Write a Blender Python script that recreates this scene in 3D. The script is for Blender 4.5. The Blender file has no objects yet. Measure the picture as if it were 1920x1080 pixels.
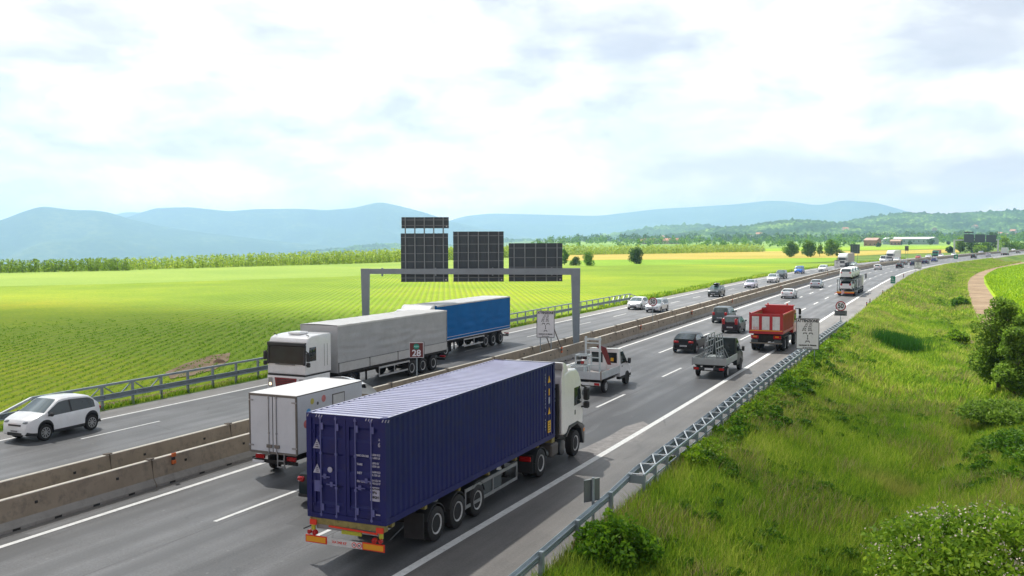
import bpy, bmesh, math, random
import numpy as np
from mathutils import Vector, Matrix, noise as mnoise
PI = math.pi
rnd = random.Random(7)
rng = np.random.default_rng(11)
SC = bpy.context.scene
COL = SC.collection

# ------------------------------------------------------------------ camera
F_PX, YAW, PITCH, ROLL, CAM_H = 1805.5, 0.4422, 0.05125, -0.0032, 8.596
CP, SP = math.cos(PITCH), math.sin(PITCH)
FWD = Vector((-math.sin(YAW) * CP, math.cos(YAW) * CP, -SP))
_r = Vector((math.cos(YAW), math.sin(YAW), 0)); _u = _r.cross(FWD)
RGT = _r * math.cos(ROLL) + _u * math.sin(ROLL)
UPV = -_r * math.sin(ROLL) + _u * math.cos(ROLL)
CAM = Vector((0, 0, CAM_H))
cd = bpy.data.cameras.new('camera'); cam = bpy.data.objects.new('camera', cd); COL.objects.link(cam)
cd.sensor_width = 36; cd.lens = F_PX / 1920 * 36; cd.clip_start = 0.5; cd.clip_end = 60000
cam.matrix_world = Matrix((( RGT.x, UPV.x, -FWD.x, CAM.x), (RGT.y, UPV.y, -FWD.y, CAM.y), (RGT.z, UPV.z, -FWD.z, CAM.z), (0, 0, 0, 1)))
SC.camera = cam
SC.render.engine = 'CYCLES'
SC.cycles.use_denoising = True
SC.cycles.max_bounces = 6; SC.cycles.volume_bounces = 2; SC.cycles.transparent_max_bounces = 12
SC.cycles.caustics_reflective = False; SC.cycles.caustics_refractive = False
SC.cycles.sample_clamp_indirect = 6

# ------------------------------------------------------------------ light
SUN_DIR = Vector((-2.2, 1.45, 4.05)).normalized()      # towards the sun
SUN_EL = math.asin(SUN_DIR.z); SUN_AZ = math.atan2(SUN_DIR.x, SUN_DIR.y)
sd = bpy.data.lights.new('sun', 'SUN'); sun = bpy.data.objects.new('sun', sd); COL.objects.link(sun)
sd.energy = 5.0; sd.angle = math.radians(0.9); sd.color = (1, 0.965, 0.90)
sun.rotation_euler = SUN_DIR.to_track_quat('Z', 'Y').to_euler()
SC.view_settings.view_transform = 'Standard'; SC.view_settings.look = 'None'
SC.view_settings.gamma = 1; SC.view_settings.exposure = 0.84

w = bpy.data.worlds.new("World"); SC.world = w; w.use_nodes = True
nt = w.node_tree; nt.nodes.clear()
class N:
    """tiny node helper"""
    def __init__(s, nt): s.nt = nt
    def __call__(s, typ, ins=None, **kw):
        n = s.nt.nodes.new(typ)
        for k, v in kw.items(): setattr(n, k, v)
        for k, v in (ins or {}).items():
            if isinstance(v, bpy.types.NodeSocket): s.nt.links.new(v, n.inputs[k])
            else: n.inputs[k].default_value = v
        return n
    def math(s, op, a, b=0.0, c=0.0, clamp=False):
        n = s.nt.nodes.new('ShaderNodeMath'); n.operation = op; n.use_clamp = clamp
        for i, v in enumerate((a, b, c)):
            if isinstance(v, bpy.types.NodeSocket): s.nt.links.new(v, n.inputs[i])
            else: n.inputs[i].default_value = v
        return n.outputs[0]
    def ramp(s, fac, stops, interp='LINEAR'):
        n = s.nt.nodes.new('ShaderNodeValToRGB'); s.nt.links.new(fac, n.inputs[0])
        e = n.color_ramp.elements; n.color_ramp.interpolation = interp
        while len(e) < len(stops): e.new(0.5)
        for i, (p, c) in enumerate(stops):
            e[i].position = p; e[i].color = (c[0], c[1], c[2], 1) if hasattr(c, '__len__') else (c, c, c, 1)
        return n.outputs[0]
    def mix(s, fac, a, b, mode='MIX'):
        n = s.nt.nodes.new('ShaderNodeMix'); n.data_type = 'RGBA'; n.blend_type = mode
        for i, v in ((0, fac), (6, a), (7, b)):
            if isinstance(v, bpy.types.NodeSocket): s.nt.links.new(v, n.inputs[i])
            elif i == 0: n.inputs[i].default_value = v
            else: n.inputs[i].default_value = (v[0], v[1], v[2], 1)
        return n.outputs[2]
n = N(nt)
sky = n('ShaderNodeTexSky', sky_type='NISHITA', sun_disc=False, sun_elevation=SUN_EL, sun_rotation=SUN_AZ, altitude=250.0, air_density=1.0, dust_density=2.0)
tc = n('ShaderNodeTexCoord'); sep = n('ShaderNodeSeparateXYZ', {0: tc.outputs['Generated']})
X, Y, Z = sep.outputs
den = n.math('ADD', n.math('MAXIMUM', Z, 0.0), 0.12)
cx = n.math('DIVIDE', X, den); cy = n.math('DIVIDE', Y, den)
cv = n('ShaderNodeCombineXYZ', {0: cx, 1: cy, 2: n.math('MULTIPLY', Z, 2.5)})
n1 = n('ShaderNodeTexNoise', {'Vector': cv.outputs[0], 'Scale': 1.15, 'Detail': 9, 'Roughness': 0.60, 'Distortion': 0.25})
n2 = n('ShaderNodeTexNoise', {'Vector': cv.outputs[0], 'Scale': 0.45, 'Detail': 5, 'Roughness': 0.55})
cover = n.math('ADD', n.math('MULTIPLY', n1.outputs[0], 0.62), n.math('MULTIPLY', n2.outputs[0], 0.38))
# bright cloud with grey-lavender patches where it is thickest
mask = n.ramp(cover, [(0.36, 0), (0.45, 1)])
thick = n.ramp(cover, [(0.42, (0.92, 0.91, 0.89)), (0.50, (0.82, 0.82, 0.82)), (0.58, (0.74, 0.75, 0.77)), (0.68, (0.62, 0.64, 0.69))])
den2 = n.math('ADD', n.math('MAXIMUM', Z, 0.0), 0.30)
cv2 = n('ShaderNodeCombineXYZ', {0: X, 1: Y, 2: n.math('MULTIPLY', Z, 2.5)})
n3 = n('ShaderNodeTexNoise', {'Vector': cv2.outputs[0], 'Scale': 6.5, 'Detail': 8, 'Roughness': 0.56, 'Distortion': 0.25})
wisp = n.ramp(n3.outputs[0], [(0.38, (1.10, 1.09, 1.07)), (0.46, (0.90, 0.90, 0.91)), (0.52, (0.76, 0.76, 0.79)), (0.60, (0.60, 0.60, 0.67))])
cloud = n.mix(1.0, thick, wisp, 'MULTIPLY')
sdn = n('ShaderNodeVectorMath', {0: tc.outputs['Generated'], 1: tuple(SUN_DIR)}, operation='DOT_PRODUCT')
glow = n.ramp(sdn.outputs['Value'], [(0.0, (0.76, 0.80, 0.86)), (0.25, (1.0, 1.0, 1.0)), (0.5, (1.06, 1.06, 1.06)), (0.9, (1.2, 1.2, 1.18)), (1.0, (1.8, 1.75, 1.6))])
cloud = n.mix(1.0, cloud, glow, 'MULTIPLY')
clearsky = n.mix(1.0, sky.outputs[0], (0.09, 0.09, 0.09), 'MULTIPLY')
clearsky = n.mix(0.85, clearsky, (0.74, 0.78, 0.88))
allsky = n.mix(mask, clearsky, cloud)
# pale band over the horizon, where the cloud deck runs into haze
hor = n.ramp(Z, [(0.0, 1.0), (0.035, 0.85), (0.12, 0.0)])
hcol = n.ramp(Z, [(0.0, (2.2, 1.30, 0.98)), (0.03, (1.55, 1.04, 0.86)), (0.10, (1.02, 0.86, 0.79))])
hcol = n.mix(1.0, hcol, wisp, 'MULTIPLY')
allsky = n.mix(hor, allsky, hcol)
zen = n.ramp(Z, [(0.25, 1.0), (0.55, 0.42)])          # overhead the deck is darker than along the horizon
allsky = n.mix(1.0, allsky, zen, 'MULTIPLY')
bg = n('ShaderNodeBackground', {'Color': allsky, 'Strength': 0.82})
wo = n('ShaderNodeOutputWorld', {'Surface': bg.outputs[0]})
w.cycles.sampling_method = 'MANUAL'; w.cycles.sample_map_resolution = 512

# ------------------------------------------------------------------ pixel helpers (photo pixels, 1920x1080)
def ray(px, py): return FWD + RGT * ((px - 960) / F_PX) - UPV * ((py - 540) / F_PX)
def gp(px, py, z=0.0):
    d = ray(px, py); t = (z - CAM.z) / d.z; return CAM + d * t
def at_dist(px, py, D):
    d = ray(px, py); h = math.hypot(d.x, d.y); return CAM + d * (D / h)
def prj(P):
    d = Vector(P) - CAM; q = d.dot(FWD); return (960 + F_PX * d.dot(RGT) / q, 540 - F_PX * d.dot(UPV) / q)

# ------------------------------------------------------------------ road line
_ky = [-200, 0, 60, 100, 140, 180, 215, 250, 277, 300, 325, 351, 388, 445, 493, 537, 650, 800, 1000, 1300, 2000]
_kx = [-13.2, -13.0, -13.0, -13.55, -14.15, -14.45, -14.6, -14.15, -12.9, -11.3, -9.1, -5.9, -0.4, 7.6, 14.6, 21.6, 42, 74, 125, 225, 540]
_Y = np.arange(-200, 2001, 1.0); _X = np.interp(_Y, _ky, _kx)
_k = np.exp(-0.5 * (np.arange(-45, 46) / 16.0) ** 2); _k /= _k.sum()
_X = np.convolve(np.pad(_X, 45, mode='reflect', reflect_type='odd'), _k, mode='valid')
def ref(y): return np.interp(y, _Y, _X)
def slope(y): return (float(ref(y + 2)) - float(ref(y - 2))) / 4
def lane(d, y, z=0.0):
    s = slope(y); L = math.hypot(1, s)
    return Vector((float(ref(y)) + d / L, y - d * s / L, z))
def heading(y): return -math.atan(slope(y))
def lane_at_px(d, px, z=0.0):
    lo, hi = 12.0, 900.0
    for _ in range(50):
        m = (lo + hi) / 2
        if prj(lane(d, m, z))[0] < px: lo = m
        else: hi = m
    return (lo + hi) / 2

# ------------------------------------------------------------------ materials
MATS = {}
def mat(name, col, rough=0.6, metal=0.0, var=0.12, scale=2.0, bump=0.0, bscale=30, coat=0.0, spec=0.5, dirt=None, dirt_amt=0.0, trans=0.0, world=False, emit=None, sat_noise=None):
    if name in MATS: return MATS[name]
    m = bpy.data.materials.new(name); m.use_nodes = True; t = m.node_tree; t.nodes.clear(); n = N(t)
    if world: co = n('ShaderNodeNewGeometry').outputs['Position']
    else: co = n('ShaderNodeTexCoord').outputs['Object']
    nz = n('ShaderNodeTexNoise', {'Vector': co, 'Scale': scale, 'Detail': 5, 'Roughness': 0.6})
    lo = tuple(c * (1 - var) for c in col); hi = tuple(min(1, c * (1 + var)) for c in col)
    c = n.ramp(nz.outputs[0], [(0.3, lo), (0.7, hi)])
    if dirt is not None:
        nd = n('ShaderNodeTexNoise', {'Vector': co, 'Scale': scale * 2.7 + 0.3, 'Detail': 7, 'Roughness': 0.7})
        dm = n.ramp(nd.outputs[0], [(0.5 - 0.0, 0.0), (0.75, dirt_amt)])
        c = n.mix(dm, c, dirt)
    p = n('ShaderNodeBsdfPrincipled', {'Base Color': c, 'Roughness': rough, 'Metallic': metal, 'Coat Weight': coat, 'Coat Roughness': 0.06, 'Specular IOR Level': spec})
    if emit: p.inputs['Emission Color'].default_value = (*emit[0], 1); p.inputs['Emission Strength'].default_value = emit[1]
    if bump:
        nb = n('ShaderNodeTexNoise', {'Vector': co, 'Scale': bscale, 'Detail': 4})
        b = n('ShaderNodeBump', {'Height': nb.outputs[0], 'Strength': bump, 'Distance': 0.02})
        t.links.new(b.outputs[0], p.inputs['Normal'])
    out = p.outputs[0]
    if trans:
        tr = n('ShaderNodeBsdfTranslucent', {'Color': c}); mx = n('ShaderNodeMixShader', {0: trans, 1: out, 2: tr.outputs[0]}); out = mx.outputs[0]
    n('ShaderNodeOutputMaterial', {'Surface': out})
    MATS[name] = m; return m

def leaf_mat(name, stops, trans=0.45, scale=0.25, rand=0.5, rough=0.55, spec=0.25, patch=None):
    """foliage: colour from a world-space noise plus a per-leaf random value"""
    m = bpy.data.materials.new(name); m.use_nodes = True; t = m.node_tree; t.nodes.clear(); n = N(t)
    geo = n('ShaderNodeNewGeometry')
    nz = n('ShaderNodeTexNoise', {'Vector': geo.outputs['Position'], 'Scale': scale, 'Detail': 5, 'Roughness': 0.62})
    f = n.math('ADD', n.math('MULTIPLY', nz.outputs[0], 1 - rand), n.math('MULTIPLY', geo.outputs['Random Per Island'], rand))
    c = n.ramp(f, stops)
    if patch:
        np_ = n('ShaderNodeTexNoise', {'Vector': geo.outputs['Position'], 'Scale': patch[0], 'Detail': 3, 'Roughness': 0.5})
        c = n.mix(n.ramp(np_.outputs[0], [(patch[1], 0.0), (patch[2], 1.0)]), c, patch[3], patch[4] if len(patch) > 4 else 'MIX')
    p = n('ShaderNodeBsdfPrincipled', {'Base Color': c, 'Roughness': rough, 'Specular IOR Level': spec})
    tr = n('ShaderNodeBsdfTranslucent', {'Color': c}); mx = n('ShaderNodeMixShader', {0: trans, 1: p.outputs[0], 2: tr.outputs[0]})
    n('ShaderNodeOutputMaterial', {'Surface': mx.outputs[0]})
    MATS[name] = m; return m

# ------------------------------------------------------------------ mesh helpers
def fast_mesh(name, V, Fq, mats, parent=None, smooth=False, matidx=None):
    """V (n,3) array, Fq (m,k) array of same-size faces"""
    me = bpy.data.meshes.new(name); V = np.asarray(V, np.float32); Fq = np.asarray(Fq, np.int32); k = Fq.shape[1]
    me.vertices.add(len(V)); me.vertices.foreach_set('co', V.ravel())
    me.loops.add(Fq.size); me.loops.foreach_set('vertex_index', Fq.ravel())
    me.polygons.add(len(Fq)); me.polygons.foreach_set('loop_start', np.arange(0, Fq.size, k, dtype=np.int32)); me.polygons.foreach_set('loop_total', np.full(len(Fq), k, np.int32))
    if matidx is not None: me.polygons.foreach_set('material_index', np.asarray(matidx, np.int32))
    if smooth: me.polygons.foreach_set('use_smooth', np.ones(len(Fq), bool))
    me.update(); me.validate()
    o = bpy.data.objects.new(name, me); COL.objects.link(o)
    for m in (mats if isinstance(mats, (list, tuple)) else [mats]): me.materials.append(m)
    if parent: o.parent = parent
    return o
def tag(o, label=None, cat=None, group=None, kind=None):
    if label: o['label'] = label
    if cat: o['category'] = cat
    if group: o['group'] = group
    if kind: o['kind'] = kind
    return o
def empty(name, loc, rz=0, label=None, cat=None, group=None):
    o = bpy.data.objects.new(name, None); COL.objects.link(o); o.location = loc; o.rotation_euler = (0, 0, rz); o.empty_display_size = 0.2
    return tag(o, label, cat, group)
def copy_tree(o, parent=None):
    c = o.copy(); COL.objects.link(c)
    if parent: c.parent = parent
    for ch in o.children: copy_tree(ch, c)
    return c
class MB:
    def __init__(s): s.v = []; s.f = []; s.m = []
    def add(s, V, F, m=0, M=None):
        b = len(s.v)
        s.v += [tuple(M @ Vector(v)) if M is not None else tuple(v) for v in V]
        s.f += [tuple(i + b for i in f) for f in F]; s.m += [m] * len(F); return s
    def box(s, x0, x1, y0, y1, z0, z1, m=0, M=None, ch=0.0):
        if ch <= 0:
            V = [(x, y, z) for z in (z0, z1) for y in (y0, y1) for x in (x0, x1)]
            F = [(0, 2, 3, 1), (4, 5, 7, 6), (0, 1, 5, 4), (2, 6, 7, 3), (0, 4, 6, 2), (1, 3, 7, 5)]
            return s.add(V, F, m, M)
        c = min(ch, (x1 - x0) * .49, (y1 - y0) * .49, (z1 - z0) * .49)
        V = []; idx = {}
        for sx in (0, 1):
            for sy in (0, 1):
                for sz in (0, 1):
                    P = ((x0, x1)[sx], (y0, y1)[sy], (z0, z1)[sz]); D = (c * (1 - 2 * sx), c * (1 - 2 * sy), c * (1 - 2 * sz))
                    for a in range(3):
                        q = [P[i] + (D[i] if i != a else 0) for i in range(3)]; idx[(sx, sy, sz, a)] = len(V); V.append(q)
        F = []
        g = lambda sx, sy, sz, a: idx[(sx, sy, sz, a)]
        for q in (0, 1):
            F.append([g(q, 0, 0, 0), g(q, 1, 0, 0), g(q, 1, 1, 0), g(q, 0, 1, 0)]); F.append([g(0, q, 0, 1), g(1, q, 0, 1), g(1, q, 1, 1), g(0, q, 1, 1)]); F.append([g(0, 0, q, 2), g(1, 0, q, 2), g(1, 1, q, 2), g(0, 1, q, 2)])
        for a in (0, 1):
            for b in (0, 1):
                F.append([g(0, a, b, 1), g(1, a, b, 1), g(1, a, b, 2), g(0, a, b, 2)])
                F.append([g(a, 0, b, 0), g(a, 1, b, 0), g(a, 1, b, 2), g(a, 0, b, 2)])
                F.append([g(a, b, 0, 0), g(a, b, 1, 0), g(a, b, 1, 1), g(a, b, 0, 1)])
        for sx in (0, 1):
            for sy in (0, 1):
                for sz in (0, 1): F.append([g(sx, sy, sz, 0), g(sx, sy, sz, 1), g(sx, sy, sz, 2)])
        return s.add(V, F, m, M)
    def tube(s, p0, p1, r, n=8, m=0, r2=None, caps=True):
        p0, p1 = Vector(p0), Vector(p1); d = (p1 - p0)
        if d.length < 1e-6: return s
        q = d.to_track_quat('Z', 'Y'); r2 = r if r2 is None else r2
        V = [p0 + q @ Vector((r * math.cos(2 * PI * i / n), r * math.sin(2 * PI * i / n), 0)) for i in range(n)] + [p1 + q @ Vector((r2 * math.cos(2 * PI * i / n), r2 * math.sin(2 * PI * i / n), 0)) for i in range(n)]
        F = [(i, (i + 1) % n, n + (i + 1) % n, n + i) for i in range(n)]
        if caps: F += [tuple(range(n - 1, -1, -1)), tuple(range(n, 2 * n))]
        return s.add(V, F, m)
    def bar(s, p0, p1, a, b, m=0, up=(0, 0, 1)):
        """rectangular bar from p0 to p1, a wide sideways, b along up"""
        p0, p1 = Vector(p0), Vector(p1); d = (p1 - p0).normalized(); u = Vector(up); sd_ = d.cross(u)
        if sd_.length < 1e-4: sd_ = d.cross(Vector((1, 0, 0)))
        sd_.normalize(); u = sd_.cross(d)
        V = [p + sd_ * (a / 2 * i) + u * (b / 2 * j) for p in (p0, p1) for j in (-1, 1) for i in (-1, 1)]
        return s.add(V, [(0, 2, 3, 1), (4, 5, 7, 6), (0, 1, 5, 4), (2, 6, 7, 3), (0, 4, 6, 2), (1, 3, 7, 5)], m)
    def lathe(s, prof, axis='x', n=20, m=0, c=(0, 0, 0)):
        """prof: (offset along axis, radius)"""
        V = []; F = []
        for a, r in prof:
            for i in range(n):
                u, v = r * math.cos(2 * PI * i / n), r * math.sin(2 * PI * i / n)
                P = (a, u, v) if axis == 'x' else ((u, a, v) if axis == 'y' else (u, v, a))
                V.append((P[0] + c[0], P[1] + c[1], P[2] + c[2]))
        for k in range(len(prof) - 1):
            for i in range(n): F.append((k * n + i, k * n + (i + 1) % n, (k + 1) * n + (i + 1) % n, (k + 1) * n + i))
        F += [tuple(range(n)), tuple((len(prof) - 1) * n + i for i in range(n - 1, -1, -1))]
        return s.add(V, F, m)
    def prism(s, poly, a0, a1, axis='x', m=0, M=None):
        n = len(poly)
        def P(a, p): return (a, p[0], p[1]) if axis == 'x' else ((p[0], a, p[1]) if axis == 'y' else (p[0], p[1], a))
        V = [P(a0, p) for p in poly] + [P(a1, p) for p in poly]
        F = [(i, (i + 1) % n, n + (i + 1) % n, n + i) for i in range(n)] + [tuple(range(n - 1, -1, -1)), tuple(range(n, 2 * n))]
        return s.add(V, F, m, M)
    def build(s, name, mats, parent=None, bevel=0.0, seg=2, smooth=None, ang=40, loc=None):
        me = bpy.data.meshes.new(name); me.from_pydata(s.v, [], s.f)
        mats = mats if isinstance(mats, (list, tuple)) else [mats]
        for m in mats: me.materials.append(m)
        me.polygons.foreach_set('material_index', s.m)
        bm = bmesh.new(); bm.from_mesh(me)
        bmesh.ops.recalc_face_normals(bm, faces=bm.faces)
        if bevel:
            bmesh.ops.remove_doubles(bm, verts=bm.verts, dist=1e-5)
            ed = [e for e in bm.edges if len(e.link_faces) == 2 and e.calc_face_angle(0) > 0.5]
            bmesh.ops.bevel(bm, geom=ed, offset=bevel, segments=seg, affect='EDGES', profile=0.6, clamp_overlap=True)
        bm.to_mesh(me); bm.free()
        if smooth or (smooth is None and bevel):
            me.polygons.foreach_set('use_smooth', [True] * len(me.polygons)); me.set_sharp_from_angle(angle=math.radians(ang))
        me.update()
        o = bpy.data.objects.new(name, me); COL.objects.link(o)
        if parent: o.parent = parent
        if loc is not None: o.location = loc
        return o
def text_obj(name, s, size, m, parent, M, depth=0.006, align='CENTER', bold=0.0, xs=1.0):
    c = bpy.data.curves.new('t', 'FONT'); c.body = s; c.size = size; c.align_x = align; c.align_y = 'CENTER'; c.extrude = depth / 2; c.offset = bold; c.resolution_u = 3
    o = bpy.data.objects.new('t', c); COL.objects.link(o); bpy.context.view_layer.update()
    me = bpy.data.meshes.new_from_object(o); bpy.data.objects.remove(o); bpy.data.curves.remove(c)
    me.transform(M @ Matrix.Diagonal((xs, 1, 1, 1))); me.materials.clear(); me.materials.append(m); me.name = name
    q = bpy.data.objects.new(name, me); COL.objects.link(q); q.parent = parent; return q
# ================================================================== LAND
def sstep(t): t = np.clip(t, 0, 1); return t * t * (3 - 2 * t)
DITCH = lambda y: np.interp(y, [0, 25, 40, 48, 62, 90, 130, 175, 267, 300, 366, 420, 520, 700], [-3.6, -2.9, -2.2, -0.9, 1.2, 0.4, -1.8, -2.6, -3.4, -1.6, 4.0, 11.5, 27, 58])
def gz(x, y):
    x = np.asarray(x, float); y = np.asarray(y, float)
    rf = ref(y); sl = (ref(y + 3) - ref(y - 3)) / 6; d = (x - rf) / np.sqrt(1 + sl * sl)
    zr = -1.45 * sstep((d - 3.3) / 6.5)
    dd = x - DITCH(y)
    zr = zr - 0.55 * np.exp(-(dd / 0.9) ** 2) * (y < 300) + 0.55 * sstep((dd - 0.8) / 3.5) * sstep((75 - y) / 30)
    zl = -0.55 * sstep((-26.2 - d) / 2.4)
    z = np.where(d > 2.9, zr, np.where(d < -26.1, zl, 0.0))
    Dh = np.hypot(x, y); az = np.degrees(np.arctan2(x, y)); D0 = np.interp(az, [-60, -53.3, -43, -35, -31.6, -26, -22], [235, 262, 330, 372, 400, 520, 640])
    z = z - 0.024 * sstep((-23.5 - az) / 7) * np.maximum(0, Dh - D0 - 45) * (y > 0)
    road = (d > -26.1) & (d < 3.35)
    z = np.where(road, -0.06, z)
    return z
def soil_grass(name, stops, scale, bscale, fine=6.0, bump=0.6, rows=None, rough=0.9):
    """ground cover: large patches, fine clumps and optional crop rows"""
    m = bpy.data.materials.new(name); m.use_nodes = True; t = m.node_tree; t.nodes.clear(); n = N(t)
    pos = n('ShaderNodeNewGeometry').outputs['Position']
    a = n('ShaderNodeTexNoise', {'Vector': pos, 'Scale': scale, 'Detail': 6, 'Roughness': 0.6}).outputs[0]
    b = n('ShaderNodeTexNoise', {'Vector': pos, 'Scale': fine, 'Detail': 5, 'Roughness': 0.7}).outputs[0]
    f = n.math('ADD', n.math('MULTIPLY', a, 0.62), n.math('MULTIPLY', b, 0.38))
    c = n.ramp(f, stops)
    h = b
    if rows:
        ang, sp, soil, amt = rows
        sx = n('ShaderNodeSeparateXYZ', {0: pos})
        u = n.math('ADD', n.math('MULTIPLY', sx.outputs[0], math.cos(ang)), n.math('MULTIPLY', sx.outputs[1], math.sin(ang)))
        u = n.math('ADD', u, n.math('MULTIPLY', a, 0.25))
        fr = n.math('FRACT', n.math('DIVIDE', u, sp))
        tri = n.math('ABSOLUTE', n.math('SUBTRACT', fr, 0.5))     # 0 middle of the row
        k = n.math('ADD', tri, n.math('MULTIPLY', n.math('SUBTRACT', b, 0.5), 0.5))
        s_ = n.ramp(k, [(0.30, 0.0), (0.46, amt)])
        thin = n.ramp(n('ShaderNodeTexNoise', {'Vector': pos, 'Scale': 0.035, 'Detail': 4, 'Roughness': 0.6}).outputs[0], [(0.38, 0.35), (0.62, 1.0)])
        s_ = n.math('MULTIPLY', s_, thin)
        c = n.mix(s_, c, soil)
        h = n.math('SUBTRACT', b, n.math('MULTIPLY', tri, 1.6))
    p = n('ShaderNodeBsdfPrincipled', {'Base Color': c, 'Roughness': rough, 'Specular IOR Level': 0.15})
    bp = n('ShaderNodeBump', {'Height': h, 'Strength': bump, 'Distance': 0.25}); t.links.new(bp.outputs[0], p.inputs['Normal'])
    n('ShaderNodeOutputMaterial', {'Surface': p.outputs[0]}); MATS[name] = m; return m
M_GROUND = soil_grass('meadow_ground', [(0.35, (0.05, 0.10, 0.012)), (0.5, (0.10, 0.17, 0.02)), (0.62, (0.17, 0.22, 0.035)), (0.7, (0.24, 0.22, 0.08))], 0.09, 30, 5.0)
ROW_A = -math.radians(0)  # set below
# rows run 30.4 deg left of the road: perpendicular axis
RA = math.radians(29.3); ROWDIR = Vector((-math.sin(RA), math.cos(RA), 0)); ROWN = Vector((math.cos(RA), math.sin(RA), 0))
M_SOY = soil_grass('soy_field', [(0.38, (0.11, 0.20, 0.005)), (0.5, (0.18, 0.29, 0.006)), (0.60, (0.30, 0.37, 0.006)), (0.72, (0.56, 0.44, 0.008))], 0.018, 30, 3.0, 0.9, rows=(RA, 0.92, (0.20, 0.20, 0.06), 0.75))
M_PALE = soil_grass('pale_grain_field', [(0.35, (0.15, 0.25, 0.03)), (0.5, (0.20, 0.29, 0.04)), (0.65, (0.25, 0.33, 0.05))], 0.02, 30, 1.2, 0.5)
M_GREEN2 = soil_grass('green_crop_field', [(0.35, (0.11, 0.22, 0.012)), (0.5, (0.16, 0.28, 0.015)), (0.65, (0.21, 0.33, 0.02))], 0.02, 30, 1.2, 0.5)
M_WHEAT = soil_grass('ripening_wheat_field', [(0.35, (0.25, 0.25, 0.03)), (0.5, (0.36, 0.28, 0.05)), (0.65, (0.42, 0.33, 0.08))], 0.015, 30, 1.0, 0.4)
M_YG = soil_grass('young_crop_field', [(0.35, (0.15, 0.26, 0.006)), (0.5, (0.22, 0.34, 0.007)), (0.65, (0.30, 0.41, 0.010))], 0.05, 30, 2.0, 0.6)
M_FAR = soil_grass('far_meadows', [(0.30, (0.06, 0.13, 0.02)), (0.45, (0.14, 0.25, 0.04)), (0.58, (0.22, 0.33, 0.05)), (0.7, (0.34, 0.36, 0.09))], 0.004, 30, 0.05, 0.3)
M_DIRT = soil_grass('bare_soil', [(0.35, (0.19, 0.135, 0.085)), (0.5, (0.27, 0.195, 0.125)), (0.65, (0.35, 0.27, 0.18))], 0.25, 30, 4.0, 0.8)
# base ground: one sheet to the horizon, finer near the camera
gy = np.unique(np.concatenate([np.arange(-60, 12, 12), np.arange(12, 80, 0.8), np.arange(80, 160, 2), np.arange(160, 420, 5), np.arange(420, 900, 15), np.arange(900, 2600, 100), np.array([3000, 4500, 7000, 11000, 15300])]))
gd = np.unique(np.concatenate([np.array([-15000, -12000, -9000, -5000, -3000, -2000, -1200, -800, -500, -300, -200, -150, -110, -80, -60, -50, -42, -36, -33, -31]), np.arange(-30, -26.5, 0.3), np.array([-26.45, -20, -13, -6, 0, 3.3]), np.arange(3.36, 22, 0.45), np.array([23, 25, 28, 32, 40, 55, 80, 120, 200, 350, 600, 1000, 2000, 4000, 7000, 9500])]))
GY, GD = np.meshgrid(gy, gd, indexing='ij')
GX = GD + ref(GY) * np.exp(-(np.maximum(np.abs(GD + 12) - 60, 0) / 400) ** 2)
GZ = gz(GX, GY)
near = (GD > 4.2) & (GY < 160)
bumpn = np.array([mnoise.fractal(Vector((x * 0.35, y * 0.35, 0)), 1, 2, 3) for x, y in zip(GX.ravel(), GY.ravel())]).reshape(GX.shape)
GZ = GZ + np.where(near, 0.16 * bumpn, 0)
nyy, nxx = GX.shape
I = np.arange(nyy * nxx).reshape(nyy, nxx)
Q = np.stack([I[:-1, :-1], I[:-1, 1:], I[1:, 1:], I[1:, :-1]], -1).reshape(-1, 4)
tag(fast_mesh('ground', np.stack([GX, GY, GZ], -1).reshape(-1, 3), Q, M_GROUND, smooth=True), kind='structure')

def sheet(name, pts, z, m, label=None):
    """flat polygon sheet; pts are (x,y)"""
    me = bpy.data.meshes.new(name); me.from_pydata([(p[0], p[1], z) for p in pts], [], [tuple(range(len(pts)))]); me.materials.append(m)
    bm = bmesh.new(); bm.from_mesh(me); bmesh.ops.triangulate(bm, faces=bm.faces); bmesh.ops.recalc_face_normals(bm, faces=bm.faces); bm.to_mesh(me); bm.free()
    o = bpy.data.objects.new(name, me); COL.objects.link(o); return tag(o, kind='structure')
def P2(px, py, z=-0.5): p = gp(px, py, z); return (p.x, p.y)
ZF = -0.5
# field edges measured from the photograph and laid on the ground
edge_soy = [P2(-700, 546), P2(0, 537), P2(200, 533), P2(420, 526), P2(640, 519), P2(860, 508), P2(1100, 499), P2(1330, 495.5), P2(1480, 494)]
road_edge = lambda off, ys: [(lane(off, y).x, lane(off, y).y) for y in ys]
re_soy = road_edge(-29.0, [352, 335, 310, 285, 262, 240, 200, 150, 110, 80, 60, 40, 20, 0])
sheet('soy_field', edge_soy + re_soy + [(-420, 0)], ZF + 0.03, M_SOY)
edge_for = [P2(-700, 524), P2(0, 512), P2(330, 503), P2(640, 495), P2(760, 491), P2(930, 483.5), P2(1060, 478.5)]
sheet('grain_field', edge_soy[:7] + edge_for[::-1], ZF + 0.034, M_PALE)
g2 = [P2(1100, 499), P2(1330, 495.5), P2(1480, 494), P2(1545, 491.5), P2(1575, 489), P2(1580, 483), P2(1480, 484.5), P2(1290, 487), P2(1150, 487), P2(1060, 489)]
sheet('green_field', g2, ZF + 0.05, M_GREEN2)
wh = [P2(1060, 489), P2(1150, 487), P2(1290, 487), P2(1480, 484.5), P2(1580, 483), P2(1580, 470), P2(1435, 471.5), P2(1060, 478.5)]
sheet('wheat_field', wh, ZF + 0.06, M_WHEAT)
sheet('meadow', [P2(1580, 470), P2(1800, 466), P2(1800, 461), P2(1590, 463), P2(1435, 466), P2(1435, 471.5)], ZF + 0.07, M_YG)
sheet('wheat_strip', [P2(1600, 480), P2(1665, 477), P2(1800, 473.2), P2(1800, 467), P2(1580, 471)], ZF + 0.075, M_WHEAT)
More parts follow.
